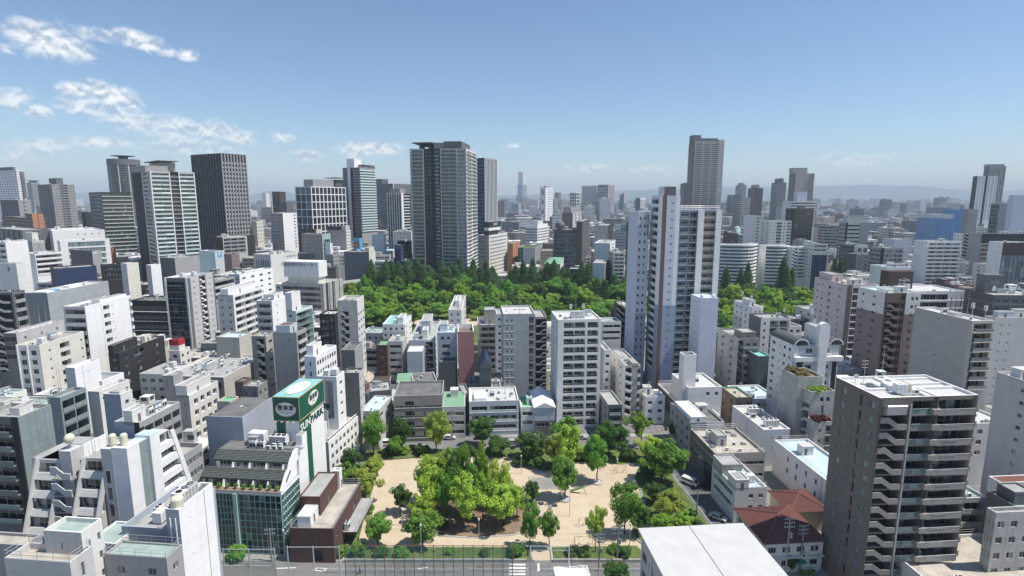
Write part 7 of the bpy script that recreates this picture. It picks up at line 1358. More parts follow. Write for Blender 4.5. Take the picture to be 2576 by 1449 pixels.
TREES = [  # foot x, foot y, top y, width (px), kind, where it stands
    (941, 1150, 1028, 70, 'mid', 'at the far left park corner by the white van'), (1014, 1140, 1040, 58, 'dark', 'on the far park edge beside a round bush'), (1097, 1140, 1034, 66, 'olive', 'before the grey-brown showroom'), (1214, 1122, 1047, 76, 'dark', 'before the white shop-offices'),
    (1257, 1150, 1096, 74, 'dark', 'low and spreading at the far park edge'), (1156, 1285, 1106, 78, 'midtall', 'tallest in the middle of the central clump'), (1209, 1262, 1098, 46, 'brighttall', 'slender, at the back of the central clump'), (1081, 1268, 1137, 78, 'yellowtall', 'at the back left of the central clump'),
    (1093, 1295, 1172, 92, 'yellow', 'on the left flank of the central clump'), (1166, 1330, 1186, 86, 'yellowtall', 'at the front of the central clump'), (1258, 1275, 1150, 84, 'yellowtall', 'at the back right of the central clump'), (1266, 1325, 1206, 104, 'yellow', 'at the front right of the central clump'),
    (1010, 1290, 1217, 60, 'dark', 'small, alone on the sand left of the clump'), (951, 1374, 1286, 78, 'mid', 'at the front left park corner'), (1062, 1377, 1281, 100, 'mid', 'low and wide at the front of the sand'), (1060, 1322, 1236, 68, 'yellow', 'low at the front left of the central clump'),
    (887, 1202, 1118, 56, 'dark', 'beside the white four-storey office'), (938, 1205, 1148, 58, 'olive', 'leaning over the sand at the left bed'), (920, 1262, 1180, 92, 'olive', 'wide, in the left bed over the sand'), (838, 1252, 1190, 78, 'dark', 'behind the brown building'), (872, 1240, 1160, 66, 'mid', 'wedged between office and left bed'),
    (1340, 1162, 1086, 98, 'dark', 'wide, in the middle of the far bed'), (1428, 1190, 1062, 82, 'yellow', 'behind the dense oval tree'), (1425, 1122, 1043, 76, 'mid', 'before the three-column flats'), (1421, 1256, 1140, 80, 'midtall', 'dense, in a round kerb on the right sand'), (1389, 1172, 1098, 52, 'olive', 'narrow, in the far bed right of centre'),
    (1502, 1213, 1085, 70, 'midtall', 'in a round kerb near the slide'), (1532, 1152, 1058, 96, 'dark', 'before the grey slim house'), (1612, 1130, 1030, 82, 'loose', 'by the end of the street'), (1638, 1162, 1092, 72, 'yellow', 'round, at the far right bed'), (1665, 1218, 1106, 114, 'mid', 'broad, overhanging the lane'),
    (1572, 1343, 1196, 84, 'midtall', 'dark and rounded on the right sand'), (1496, 1392, 1262, 58, 'looseyellow', 'by the front fence'), (1333, 1377, 1255, 58, 'midtall', 'at the front entrance, left of a pair'), (1381, 1377, 1278, 56, 'mid', 'at the front entrance, right of a pair'), (1340, 1264, 1210, 52, 'dark', 'small, right of the central clump'),
    (1645, 1267, 1215, 58, 'dark', 'low in the right bed'), (1688, 1312, 1232, 88, 'olive', 'in the right bed near the lane'), (1612, 1348, 1272, 66, 'dark', 'purplish, left in the right bed'), (1665, 1348, 1290, 72, 'bright', 'round, low at the front of the right bed'), (1722, 1334, 1286, 60, 'bright', 'low beside the lane rail'), (1752, 1345, 1305, 34, 'dark', 'small beside the lane pole'),
    (1543, 1470, 1412, 78, 'dark', 'at the bottom edge before the gymnasium'), (1693, 1106, 1057, 40, 'dark', 'small, at the mouth of the lane'), (1988, 1440, 1393, 34, 'dark', 'small, at the crossing by the poles'), (1185, 1300, 1165, 58, 'midtall', 'in the heart of the central clump'), (1125, 1305, 1170, 62, 'mid', 'filling the left heart of the central clump'), (1215, 1310, 1176, 62, 'bright', 'filling the right heart of the central clump'), (1130, 1262, 1126, 74, 'bright', 'behind the tallest tree of the central clump'), (1300, 1305, 1215, 64, 'bright', 'on the right flank of the central clump'), (905, 1215, 1165, 60, 'mid', 'in the middle of the left bed'), (1000, 1148, 1092, 44, 'mid', 'small, on the far edge between van and dark tree'), (812, 880, 806, 36, 'bright', 'between white flats and black flats')]
for i, (x, yf, yt, w, kd, where) in enumerate(TREES):
    P = gnd(x, yf); h = at(x, yt, P.y).z; plant_at(P, kd, w / FL * (P.y * CP + 75 * SP) * 1.08, h, i, KIND[kd] + ' ' + where, group='trees of the sandy park')
for (x, y) in ((1421, 1257), (1502, 1214)):
    P = gnd(x, y); g = MB(); g.lathe([(1.7, 0), (1.7, .35), (1.45, .35), (1.45, .2), (0, .2)], 'kerb', 20); tag(link('tree_kerb', g.mesh('tree_kerb'), None, P), 'round concrete kerb at the foot of the %s tree on the sand' % ('dense oval' if x < 1450 else 'slide-side'), 'kerb')
# shrubs
SH = [(1017, 1142, 30, 'bushyellow', 'round clipped bush below the dark tree at the far edge'), (980, 1146, 30, 'bushdark', 'dark shrub left of the clipped round bush'), (1060, 1143, 36, 'bushdark', 'dark shrub right of the clipped round bush'), (1310, 1170, 36, 'bushdark', 'dark shrub in the far bed left of goal'), (925, 1288, 34, 'bush', 'leafy shrub at the left sand edge'), (912, 1240, 32, 'bush', 'shrub under the wide olive tree'),
      (862, 1398, 40, 'bush', 'big hedge bush beside the brown building'), (884, 1352, 26, 'bush', 'bush in the narrow bed by the brown building'), (893, 1325, 24, 'bush', 'bush halfway up the narrow left bed'), (900, 1398, 44, 'bush', 'bush at the left end of the front strip'), (960, 1402, 40, 'bushdark', 'dark bush in the front strip left'), (1012, 1400, 34, 'bush', 'bush in the middle of the left front strip'), (1130, 1395, 26, 'bush', 'small bush behind the front fence'), (1220, 1398, 26, 'bushdark', 'dark bush right of the sapling in front strip'), (1297, 1400, 44, 'bushdark', 'dark bush left of the crossing entrance'),
      (1436, 1398, 30, 'bushdark', 'dark bush right of the crossing entrance'), (1470, 1400, 36, 'bush', 'bush under the thin yellow-green tree'), (1546, 1392, 32, 'bush', 'upright bush by the utility pole'), (1570, 1402, 40, 'bushdark', 'dark bush beside the gymnasium wall'), (1115, 1330, 28, 'bushdark', 'low dark bush under the central clump'), (1625, 1200, 40, 'bushdark', 'dark shrub under the broad lane tree'), (1580, 1158, 40, 'bushdark', 'dark shrub in the far right bed'), (1350, 1176, 40, 'bushdark', 'dark shrub behind the play goal'), (1465, 1160, 36, 'bushdark', 'dark shrub between two far bed trees'),
      (1740, 1300, 26, 'bushdark', 'shrub at the lane rail'), (1180, 1146, 34, 'bushdark', 'dark shrub in middle of the far bed'), (1240, 1146, 36, 'bushdark', 'dark shrub below the spreading tree'), (2018, 1448, 18, 'bushyellow', 'clipped yellow-green ball at the crossing, left'), (2042, 1447, 18, 'bushyellow', 'clipped yellow-green ball at the crossing, right'), (600, 1405, 46, 'bush', 'clipped red-green hedge before the glass building')]
for i, (x, y, w, kd, lab) in enumerate(SH):
    P = gnd(x, y); s = w / FL * (P.y * CP + 79 * SP); plant_at(P, kd, s * 1.2, s * .95, i, lab, 'shrub', 'shrub', 'shrubs of the park')
# planting on buildings: grass and shrubs on the concrete roofs, pots on the terrace
def roofplant(B, spots, lab, big=1.0):
    for i, (fx, fy, w, h, kd) in enumerate(spots):
        m = B.par.matrix_basis.copy(); q = B.par
        mat_ = m if q.parent is None else q.parent.matrix_basis @ m
        P = mat_ @ Vector((fx * B.Lb, fy * B.La, B.deckz)); plant_at(P, kd, w, h, i, lab[i] if isinstance(lab, list) else lab, 'shrub', 'shrub', 'roof plants')
roofplant(PLANTED2, [(.3, .2, 5, 2.2, 'bushdry'), (.6, .6, 5, 2.0, 'bushdry'), (.3, .8, 5, 2.3, 'bushdry')], ['dry grass tuft on the upper concrete roof, front', 'dry grass tuft on the upper concrete roof, middle', 'dry grass tuft on the upper concrete roof, rear'])
roofplant(PLANTED, [(.25, .12, 5, 2.2, 'bush'), (.55, .15, 5, 2.0, 'bushyellow'), (.8, .2, 4, 1.6, 'bushdry')], ['green roof shrub on the concrete building, left', 'pale green roof shrub on the concrete building, middle', 'dry roof shrub on the concrete building, right'])
roofplant(PLANTED3, [(.2, .4, 4.4, 3.4, 'bushred'), (.6, .4, 4.4, 3.0, 'bushred')], ['dark red shrub on the lower concrete terrace, left', 'dark red shrub on the lower concrete terrace, right'])
for k in range(11):
    P = SUNPARK.par.matrix_basis @ Vector((.45, 1.2 + k * 1.95, 15.7)); plant_at(P, 'bush' if k % 3 else 'bushyellow', 1.1, 1.5, k, 'small conical potted shrub, %s from the right on the terrace' % ['first', 'second', 'third', 'fourth', 'fifth', 'sixth', 'seventh', 'eighth', 'ninth', 'tenth', 'last'][k], 'shrub', 'shrub', 'terrace shrubs')
# far park: rows of bright broadleaf trees in front, tall conifers behind
r = random.Random(11)
def far_tree(x, D, h, w, kd, i, lab, grp):
    P = Vector(((x - CX) / FL * (D * CP + (EYE - h * .5) * SP), D, 0)); plant_at(P, kd, w, h, i, lab, 'tree', 'tree', grp)
def ORD(k): return '%d%s' % (k, 'th' if 10 < k % 100 < 14 else {1: 'st', 2: 'nd', 3: 'rd'}.get(k % 10, 'th'))
ROWN = {306: 'nearest edge', 326: 'nearest row', 348: 'front row', 366: 'second row', 386: 'middle row', 408: 'fourth row', 430: 'back row'}
n = 0
for D, step, h0, kinds in ((306, 40, 11, ['mid', 'dark', 'bright', 'mid']), (326, 38, 12, ['dark', 'mid', 'mid', 'bright']), (348, 33, 11, ['bright', 'mid', 'dark', 'mid']), (366, 36, 12, ['bright', 'dark', 'bright', 'mid']), (386, 37, 14.5, ['mid', 'bright', 'dark', 'bright']), (408, 38, 16, ['bright', 'dark', 'mid', 'mid']), (430, 39, 16.5, ['mid', 'bright', 'mid', 'dark'])):
    x = 872 + r.uniform(0, 14); q = 0
    while x < 1640:
        if not (1045 < x < 1232 and D < 362) and not (D < 340 and (x < 1240 or x > 1590)):
            kd = kinds[n % 4] if x > 1000 or r.random() < .4 else 'bright'; q += 1
            far_tree(x, D + r.uniform(-6, 6), h0 * r.uniform(.7, 1.4), 15.5 * r.uniform(.75, 1.3), kd, n, '%s in the %s of the far park, %s from left' % (KIND[kd], ROWN[D], ORD(q)), 'broadleaf trees of the far park'); n += 1
        x += step * r.uniform(.75, 1.2)
for D, x0, x1, ya, yb_ in ((452, 935, 1245, 648, 690), (475, 935, 1240, 645, 682), (440, 1280, 1600, 655, 700), (455, 1285, 1420, 648, 686), (425, 1480, 1600, 672, 705)):
    x = x0; q = 0
    while x < x1:
        q += 1; yt = r.uniform(ya, yb_); far_tree(x, D + r.uniform(-5, 5), at(x, yt, D).z, r.uniform(13, 19), 'conifer', n, 'tall dark conifer, %s from left in the %s' % (ORD(q), {452: 'front line below the great dark tower', 475: 'rear line below the great dark tower', 440: 'front line below the sphere office', 455: 'rear line below the sphere office', 425: 'line left of the two-tone tower'}[D]), 'conifers of the far park'); n += 1; x += r.uniform(14, 24)
for D, h0 in ((300, 11), (322, 13), (345, 14), (372, 15), (398, 15), (424, 15)):
    x = 1800 + r.uniform(0, 20); q = 0
    while x < 2062:
        q += 1; kd = ['bright', 'bright', 'mid', 'yellow', 'dark'][n % 5]; far_tree(x, D, h0 * r.uniform(.85, 1.15), 15 * r.uniform(.85, 1.15), kd, n, '%s in the right grove, %s from left in %s row' % (KIND[kd], ORD(q), {300: 'the first', 322: 'the second', 345: 'the third', 372: 'the fourth', 398: 'the fifth', 424: 'the last'}[D]), 'trees of the right-hand grove'); n += 1; x += 34 * r.uniform(.8, 1.2)
q = 0
for x, yt, D in ((1826, 672, 440), (1862, 676, 440), (1880, 662, 432), (1968, 648, 430), (1976, 668, 425), (1990, 676, 435), (2098, 650, 480), (2112, 655, 480)):
    q += 1; far_tree(x, D, at(x, yt, D).z, 12, 'conifer', n, 'pointed conifer rising from the right-hand grove, %s from left' % ORD(q), 'conifers of the right-hand grove'); n += 1
# ---------------------------------------------------------------- fences, poles, playground, vehicles, people
def netmat(name, c, a):
    m, t, b = newmat(name); L = t.links.new; tr = N(t, 'ShaderNodeBsdfTransparent'); ms = N(t, 'ShaderNodeMixShader'); ms.inputs[0].default_value = a
    b.inputs['Base Color'].default_value = (*c, 1); b.inputs['Roughness'].default_value = .8
    L(tr.outputs[0], ms.inputs[1]); L(b.outputs[0], ms.inputs[2]); L(ms.outputs[0], t.nodes['Material Output'].inputs[0])
netmat('net', (.10, .26, .22), .3); netmat('chainlink', (.25, .25, .24), .07)
def fence(label, xa, xb, yt, D, step, m, r, net, rails):
    P, Q = at(xa, yt, D), at(xb, yt, D); root = empty('net_fence', (P.x, D, 0), 0, label, 'fence', 'sports ground fences'); L_ = Q.x - P.x; n = max(1, round(L_ / step)); H = P.z
    for k in range(n + 1): g, me = cached(('post', round(H, 1), m, r), lambda: tube_geo(H, r, m)); link('post', me, root, (L_ * k / n, 0, 0))
    for z in rails: g = MB(); g.tube((0, 0, H * z), (L_, 0, H * z), r * .6, r * .6, m, 5); link('rail', g.mesh('rail'), root)
    if net:
        for k in range(n): g = MB(); g.quad((L_ * k / n, .05, 0), (L_ * (k + 1) / n, .05, 0), (L_ * (k + 1) / n, .05, H * .98), (L_ * k / n, .05, H * .98), net); link('net', g.mesh('net'), root)
def tube_geo(H, r, m):
    g = MB(); g.tube((0, 0, 0), (0, 0, H), r, r, m, 7); return g
fence('tall grey net posts with green netting at lower left', 560, 690, 1380, 103.5, 6, 'steel', .14, 'net', (.98, .6)); fence('grey net fence before the brown building', 722, 852, 1374, 103, 5.5, 'steel', .14, 'chainlink', (.98,)); fence('brown framed tall fence before the park', 866, 1290, 1371, 104, 2.05, 'rust', .08, 'net', (.99, .55))
fence('grey goal-like net frame by the zebra crossing', 1334, 1432, 1373, 104, 6.6, 'steel', .13, 'chainlink', (.99, .9)); fence('brown framed fence right of the zebra crossing', 1440, 1540, 1369, 104, 2.4, 'rust', .055, 'chainlink', (.99, .5))
# utility poles with cross arms, transformers, and wires
def wire(p, q, sag, par, r=.016):
    g = MB(); n = 8
    for k in range(n):
        a, b = k / n, (k + 1) / n; A = p.lerp(q, a) - Vector((0, 0, sag * 4 * a * (1 - a))); B_ = p.lerp(q, b) - Vector((0, 0, sag * 4 * b * (1 - b))); g.tube(A, B_, r, r, 'dark', 4, False)
    link('wire', g.mesh('wire'), par)
POLES = []
def pole(x, y, yt, label, arms=3, tr=True):
    P = gnd(x, y); H = at(x, yt, P.y).z; root = empty('utility_pole', P, .1, label, 'utility pole', 'utility poles'); g = MB(); g.tube((0, 0, 0), (0, 0, H), .2, .13, 'poleconc', 8); link('shaft', g.mesh('shaft'), root)
    for k in range(arms):
        z = H - .4 - .9 * k; g = MB(); g.box(-1.1, 1.1, -.06, .06, z, z + .12, 'metal'); 
        for xx in (-1, -.5, .5, 1): g.tube((xx, 0, z + .12), (xx, 0, z + .36), .06, .05, 'whitep', 5)
        link('cross_arm', g.mesh('cross_arm'), root)
    if tr: g = MB(); g.lathe([(.32, 0), (.32, 1.0), (.25, 1.1), (0, 1.1)], 'metal', 10, (.5, 0, H - 4.5)); link('transformer', g.mesh('transformer'), root)
    POLES.append((P, H, root)); return root
pole(692, 1392, 1305, 'utility pole with cross arms before the glass building'); pole(684, 1412, 1330, 'leaning utility pole at the glass building kerb', 2, False); pole(1382, 1108, 1040, 'utility pole before the gabled warehouse', 2); pole(1138, 1108, 1040, 'utility pole before the light green-roofed building', 2); pole(1506, 1435, 1342, 'utility pole beside the thin yellow-green tree'); pole(1552, 1412, 1320, 'utility pole with transformer near the gymnasium'); pole(1739, 1150, 1078, 'utility pole with crowded arms at the lane mouth'); pole(1812, 1270, 1185, 'utility pole at the cream shop-house', 3); pole(1752, 1300, 1232, 'bare pole on the park side of the lane', 1, False)
pole(1973, 1478, 1302, 'tall dark utility pole at the crossing, left', 3); pole(2012, 1440, 1320, 'utility pole at the crossing, right', 3, False); pole(1934, 1160, 1098, 'utility pole before the long white building', 2); pole(2290 / 1.0 - 360, 1040, 970, 'utility pole by the dark concrete block', 3, False)
for a, b in ((0, 4), (4, 5), (6, 7), (7, 9), (5, 9), (9, 10), (2, 3), (6, 2)):
    (Pa, Ha, ra), (Pb, Hb, rb_) = POLES[a], POLES[b]
    for dx in (-.9, .9):
        q = ra.matrix_basis.inverted() @ Vector((Pb.x + dx, Pb.y, Hb - .1)); wire(Vector((dx, 0, Ha - .1)), q, 1.2, ra)
def lamp(x, y, yt, label, arm=False):
    P = gnd(x, y); H = at(x, yt, P.y).z; root = empty('lamp_post', P, 0, label, 'lamp post', 'park lamp posts'); g = MB(); g.tube((0, 0, 0), (0, 0, H), .09, .06, 'steel', 8); link('shaft', g.mesh('shaft'), root)
    g = MB(); g.lathe([(.12, H), (.2, H + .15), (.2, H + .55), (.1, H + .65), (0, H + .65)], 'lamp', 10); link('lantern', g.mesh('lantern'), root)
lamp(1433, 1299, 1234, 'slim lamp post alone on the right sand'); lamp(1311, 1192, 1150, 'lamp post at the back of the right sand'); lamp(1552, 1184, 1158, 'lamp post near the far right bed'); lamp(1205, 1353, 1310, 'lamp post at the front of the soil bed'); lamp(1012, 1322, 1283, 'lamp post left of the central clump'); lamp(1583, 1388, 1322, 'lamp post between right trees at the front'); lamp(1061, 1436, 1325, 'tall grey street lamp over the front road'); lamp(717, 1406, 1338, 'white pole before the brown building')
# slide, swings, goal
P = gnd(1455, 1240); s = empty('slide', P, -.2, 'green and yellow playground slide on the right sand', 'slide')
g = MB(); g.prism([(-2.2, .25), (-2.0, .2), (1.3, 1.75), (1.3, 1.9)], 'y', -.3, .3, 'yellow'); link('chute', g.mesh('chute'), s)
for y in (-.36, .3): g = MB(); g.prism([(-2.2, .25), (1.3, 1.75), (1.3, 2.1), (-2.2, .5)], 'y', y, y + .06, 'signgreen'); link('side_rail', g.mesh('side_rail'), s)
g = MB(); [g.tube((1.3, y, 1.8), (2.2, y, 0), .05, .05, 'signgreen', 5) for y in (-.3, .3)]; [g.tube((1.4 + .2 * k, -.3, 1.6 - .4 * k), (1.4 + .2 * k, .3, 1.6 - .4 * k), .03, .03, 'steel', 4) for k in range(4)]; link('ladder', g.mesh('ladder'), s)
def swing(x, y, rz, label, w=4.2):
    P = gnd(x, y); s = empty('swing_frame', P, rz, label, 'swing'); 
    for k in (-1, 1):
        g = MB(); [g.tube((k * w / 2, 0, 2.3), (k * w / 2, e, 0), .05, .05, 'gold', 5) for e in (-.9, .9)]; link('leg', g.mesh('leg'), s)
    g = MB(); g.tube((-w / 2, 0, 2.3), (w / 2, 0, 2.3), .05, .05, 'gold', 5); link('top_bar', g.mesh('top_bar'), s)
    for k in (-1, 1):
        g = MB(); [g.tube((k * w / 4 + e, 0, 2.3), (k * w / 4 + e, 0, .5), .015, .015, 'steel', 4) for e in (-.22, .22)]; g.box(k * w / 4 - .25, k * w / 4 + .25, -.12, .12, .45, .5, 'wood'); link('swing_seat', g.mesh('swing_seat'), s)
swing(1478, 1322, .05, 'tan swing frame by the thin yellow-green tree'); swing(1468, 1372, .0, 'tan swing frame near the front fence'); swing(1560, 1190, .3, 'swing frame below the far right bed', 3.6)
P = gnd(1375, 1218); s = empty('sandpit_fence', P, 0, 'low grey fenced sandpit behind the dense oval tree', 'fence')
for (x0, y0, x1, y1) in ((-4.6, -3, 4.6, -3), (-4.6, 4, 4.6, 4), (-4.6, -3, -4.6, 4), (4.6, -3, 4.6, 4)):
    g = MB(); L_ = hypot(x1 - x0, y1 - y0); n = int(L_ / 1.1); [g.tube((x0 + (x1 - x0) * k / n, y0 + (y1 - y0) * k / n, 0), (x0 + (x1 - x0) * k / n, y0 + (y1 - y0) * k / n, 1.0), .035, .035, 'steel', 4) for k in range(n + 1)]
    [g.tube((x0, y0, z), (x1, y1, z), .035, .035, 'steel', 4) for z in (.35, 1.0)]; link('fence_side', g.mesh('fence_side'), s)
g = MB(); g.box(-4.2, 4.2, -2.6, 3.6, .0, .06, 'concd'); link('pit_floor', g.mesh('pit_floor'), s)
# vehicles
def carpaint(name, c):
    m, t, b = newmat(name); b.inputs['Base Color'].default_value = (*c, 1); b.inputs['Roughness'].default_value = .25; b.inputs['Coat Weight'].default_value = .6
for nm, c in (('cwhite', (.75, .76, .76)), ('cblack', (.015, .015, .018)), ('csilver', (.42, .43, .45)), ('cblue', (.04, .07, .2))): carpaint(nm, c)
def vehicle(x, y, rz, m, van, label):
    P = gnd(x, y); s = empty('van' if van else 'car', P, rz, label, 'van' if van else 'car', 'vehicles by the park'); L_, Wd = (4.7, 1.7) if van else (4.4, 1.72)
    prof = [(-2.3, .35), (2.25, .35), (2.35, .8), (2.2, 1.05), (1.55, 1.95), (-2.2, 1.98), (-2.35, 1.0)] if van else [(-2.15, .32), (2.15, .32), (2.2, .6), (2.0, .8), (1.05, .92), (.45, 1.42), (-1.05, 1.45), (-1.85, .98), (-2.18, .9)]
    g = MB(); g.prism(prof, 'y', -Wd / 2, Wd / 2, m); link('body', g.mesh('body'), s)
    wn_ = [(-2.0, 1.2), (1.75, 1.2), (1.42, 1.82), (-2.0, 1.85)] if van else [(-1.55, .98), (.85, .95), (.35, 1.34), (-.98, 1.37)]
    for sg in (-1, 1): g = MB(); g.prism(wn_, 'y', sg * (Wd / 2 + .005) - .01, sg * (Wd / 2 + .005) + .01, 'glassd'); link('side_window', g.mesh('side_window'), s)
    a, b = ((2.13, 1.15), (1.62, 1.85)) if van else ((1.0, .96), (.5, 1.38)); g = MB(); g.quad((a[0] + .03, -.7, a[1]), (a[0] + .03, .7, a[1]), (b[0] + .03, .62, b[1]), (b[0] + .03, -.62, b[1]), 'glassd'); link('windscreen', g.mesh('windscreen'), s)
    for wx in (-1.4, 1.4):
        for sg in (-1, 1):
            i = MB(); i.lathe([(0, -.1), (.2, -.1), (.32, -.1), (.32, .1), (.2, .11), (0, .11)], 'rubber', 14); i.v = [(p[0], p[2], p[1]) for p in i.v]; link('wheel', i.mesh('wheel'), s, (wx, sg * (Wd / 2 - .08), .33))
    for sg in (-.6, .6): g = MB(); k = 2.28 if van else 2.12; g.box(k, k + .08, sg - .16, sg + .16, .62, .78, 'lamp'); link('headlight', g.mesh('headlight'), s)
vehicle(970, 1120, .02, 'cwhite', True, 'white delivery van parked on the street behind the park'); vehicle(1039, 1132, .02, 'cblack', False, 'black car in the shade of the far park edge'); vehicle(1292, 1116, .02, 'csilver', False, 'silver car on the street behind the park'); vehicle(1680, 1128, .1, 'cwhite', False, 'white car at the mouth of the lane'); vehicle(1780, 1226, -.75, 'cblack', False, 'black car in the garage opening on the lane'); vehicle(1315, 1123, .02, 'cblue', False, 'dark blue car beside silver car'); vehicle(1866, 1015, .1, 'cwhite', False, 'white car by the roofs right of the tower')
vehicle(1565, 1112, .05, 'csilver', False, 'grey car parked before the grey slim house')
for i, (x, y, a, m_) in enumerate(((1130, 1104, .02, 'cwhite'), (1210, 1104, .02, 'cblack'), (1345, 1104, .02, 'cwhite'), (1460, 1104, .02, 'csilver'), (1735, 1218, -.78, 'cwhite'), (1806, 1306, -.75, 'csilver'))):
    vehicle(x, y, a, m_, i == 4, ['white car parked before the light green-roofed building', 'black car parked before the white shop-offices', 'white car parked before the narrow house', 'silver car parked before the three-column flats', 'white van driving down the lane', 'silver car at the near end of the lane'][i])
# people, small in the view: one continuous skinned body each
def person(x, y, rz, top, legs, label, umbrella=False, stride=.25):
    P = gnd(x, y); s = empty('person', P, rz, label, 'person', 'people'); V = [(0, 0, .92), (0, 0, 1.15), (0, 0, 1.4), (0, 0, 1.5), (0, 0.02, 1.64), (-.09, 0, .88), (-.1, stride * .6, .48), (-.1, stride * .3, .06), (-.1, stride * .3 + .15, .03), (.09, 0, .88), (.1, -stride * .3, .48), (.1, -stride, .08), (.1, -stride + .14, .03), (-.2, 0, 1.38), (-.25, -.05, 1.1), (-.24, .1, .88), (.2, 0, 1.38), (.25, .05, 1.1), (.24, .2, 1.0 if not umbrella else 1.3)]
    E_ = [(0, 1), (1, 2), (2, 3), (3, 4), (0, 5), (5, 6), (6, 7), (7, 8), (0, 9), (9, 10), (10, 11), (11, 12), (2, 13), (13, 14), (14, 15), (2, 16), (16, 17), (17, 18)]; R = [.15, .14, .15, .06, .11, .09, .065, .045, .045, .09, .065, .045, .045, .06, .045, .03, .06, .045, .03]
    me = bpy.data.meshes.new('body'); me.from_pydata(V, E_, []); b = link('body', me, s); b.modifiers.new('Skin', 'SKIN'); me.skin_vertices[0].data[0].use_root = True
    for i, q in enumerate(R): me.skin_vertices[0].data[i].radius = (q, q * .85)
    b.modifiers.new('Subdivision', 'SUBSURF').levels = 1; me.materials.append(M[top])
    g = MB(); g.lathe([(.115 * sin(pi * k / 6), .13 - .135 * cos(pi * k / 6)) for k in range(3, 7)], 'dark', 10); link('hair', g.mesh('hair'), s, (0, .01, 1.56))
    g = MB(); 
    for a in (5, 9):
        for i, j, q, w in ((a, a + 1, .115, .09), (a + 1, a + 2, .09, .07)): g.tube(V[i], V[j], q, w, legs, 7)
    link('trousers', g.mesh('trousers'), s)
    if umbrella:
        u = empty('umbrella', P, rz, 'white umbrella held up by a walker behind the park', 'umbrella'); g = MB(); g.tube((.24, .2, 1.2), (.1, .1, 2.2), .012, .012, 'steel', 5); link('handle', g.mesh('handle'), u); g = MB(); g.lathe([(.6, 1.95), (.45, 2.12), (.2, 2.2), (0, 2.22)], 'whitep', 12, (.1, .1, 0)); link('canopy', g.mesh('canopy'), u)
plain('skin', (.5, .33, .25), .6); plain('shirtblue', (.05, .12, .4), .8); plain('shirtwhite', (.7, .7, .7), .8); plain('trousers', (.03, .035, .05), .8)
person(999, 1132, 1.5, 'shirtwhite', 'trousers', 'walker under a white umbrella behind the park', True); person(955, 1134, -1.5, 'trousers', 'trousers', 'walker in dark clothes near the white van'); person(905, 1444, 1.6, 'shirtblue', 'trousers', 'walker in a blue shirt on the front road'); person(1328, 1402, 0, 'trousers', 'trousers', 'walker in dark clothes at the park entrance')
person(1378, 1182, .6, 'trousers', 'trousers', 'person in dark clothes resting at the far bed', stride=.05); person(1092, 1392, .3, 'shirtwhite', 'trousers', 'person in a pale shirt behind the front fence')
# ---------------------------------------------------------------- infill between the described buildings, then the plain of the city
def inside(p, poly):
    c = False; n = len(poly); j = n - 1
    for i in range(n):
        a, b = poly[i], poly[j]
        if (a[1] > p[1]) != (b[1] > p[1]) and p[0] < (b[0] - a[0]) * (p[1] - a[1]) / (b[1] - a[1] + 1e-9) + a[0]: c = not c
        j = i
    return c
KEEP = [[tuple(gnd(x, y)[:2]) for x, y in q] for q in ([(840, 1092), (1760, 1092), (1850, 1300), (2140, 1440), (2140, 1700), (500, 1700), (500, 1380), (880, 1380)], [(855, 735), (1650, 735), (1650, 862), (1235, 868), (1232, 846), (880, 890)], [(1785, 708), (2080, 708), (2070, 850), (1785, 880)])]
BOXES = [(min(q[0] for q in f[0]) - 1, max(q[0] for q in f[0]) + 1, min(q[1] for q in f[0]) - 1, max(q[1] for q in f[0]) + 1, f[0]) for f in FOOT]
def free(cx, cy, w, d):
    for i in range(5):
        for j in range(5):
            p = (cx - w / 2 + w * i / 4, cy - d / 2 + d * j / 4)
            for k in KEEP:
                if inside(p, k): return False
            for b in BOXES:
                if b[0] <= p[0] <= b[1] and b[2] <= p[1] <= b[3] and inside(p, b[4]): return False
    for b in BOXES:
        if cx - w / 2 < b[0] and cx + w / 2 > b[1] and cy - d / 2 < b[2] and cy + d / 2 > b[3]: return False
    for b in BOXES:   # a corner of the other inside me
        for q in b[4]:
            if abs(q[0] - cx) < w / 2 and abs(q[1] - cy) < d / 2: return False
    return True
def ceiling(cx, cy, w, top):
    """highest roof that does not hide what the photograph shows behind it"""
    x0, x1 = proj((cx - w / 2, cy, top))[0] - 1, proj((cx + w / 2, cy, top))[0] + 1; yb_ = 0
    for f in FOOT:
        if f[4] > cy and f[1] < x1 and f[2] > x0: yb_ = max(yb_, f[3])
    if yb_ == 0: return 999
    return at(CX, yb_, cy).z
FORE = [(865, 1640, 700, 330), (1800, 2070, 690, 290)]     # tree belts must stay visible too
r = random.Random(78); CN = {'white': 'white', 'offw': 'off-white', 'lgray': 'light grey', 'gray': 'grey', 'cream': 'cream', 'stone': 'stone-grey', 'brown': 'brown', 'dgray': 'charcoal', 'concrete': 'concrete', 'lblue': 'pale blue', 'mauve': 'mauve', 'beige': 'beige', 'white2': 'bright white'}
pal = ['white', 'white', 'offw', 'offw', 'lgray', 'lgray', 'gray', 'cream', 'stone', 'concrete', 'lblue', 'dgray', 'brown', 'beige', 'white2']; roofs = ['deck', 'deck', 'deckw', 'deckg', 'deckd', 'deckb', 'decks', 'deck']
used = {}
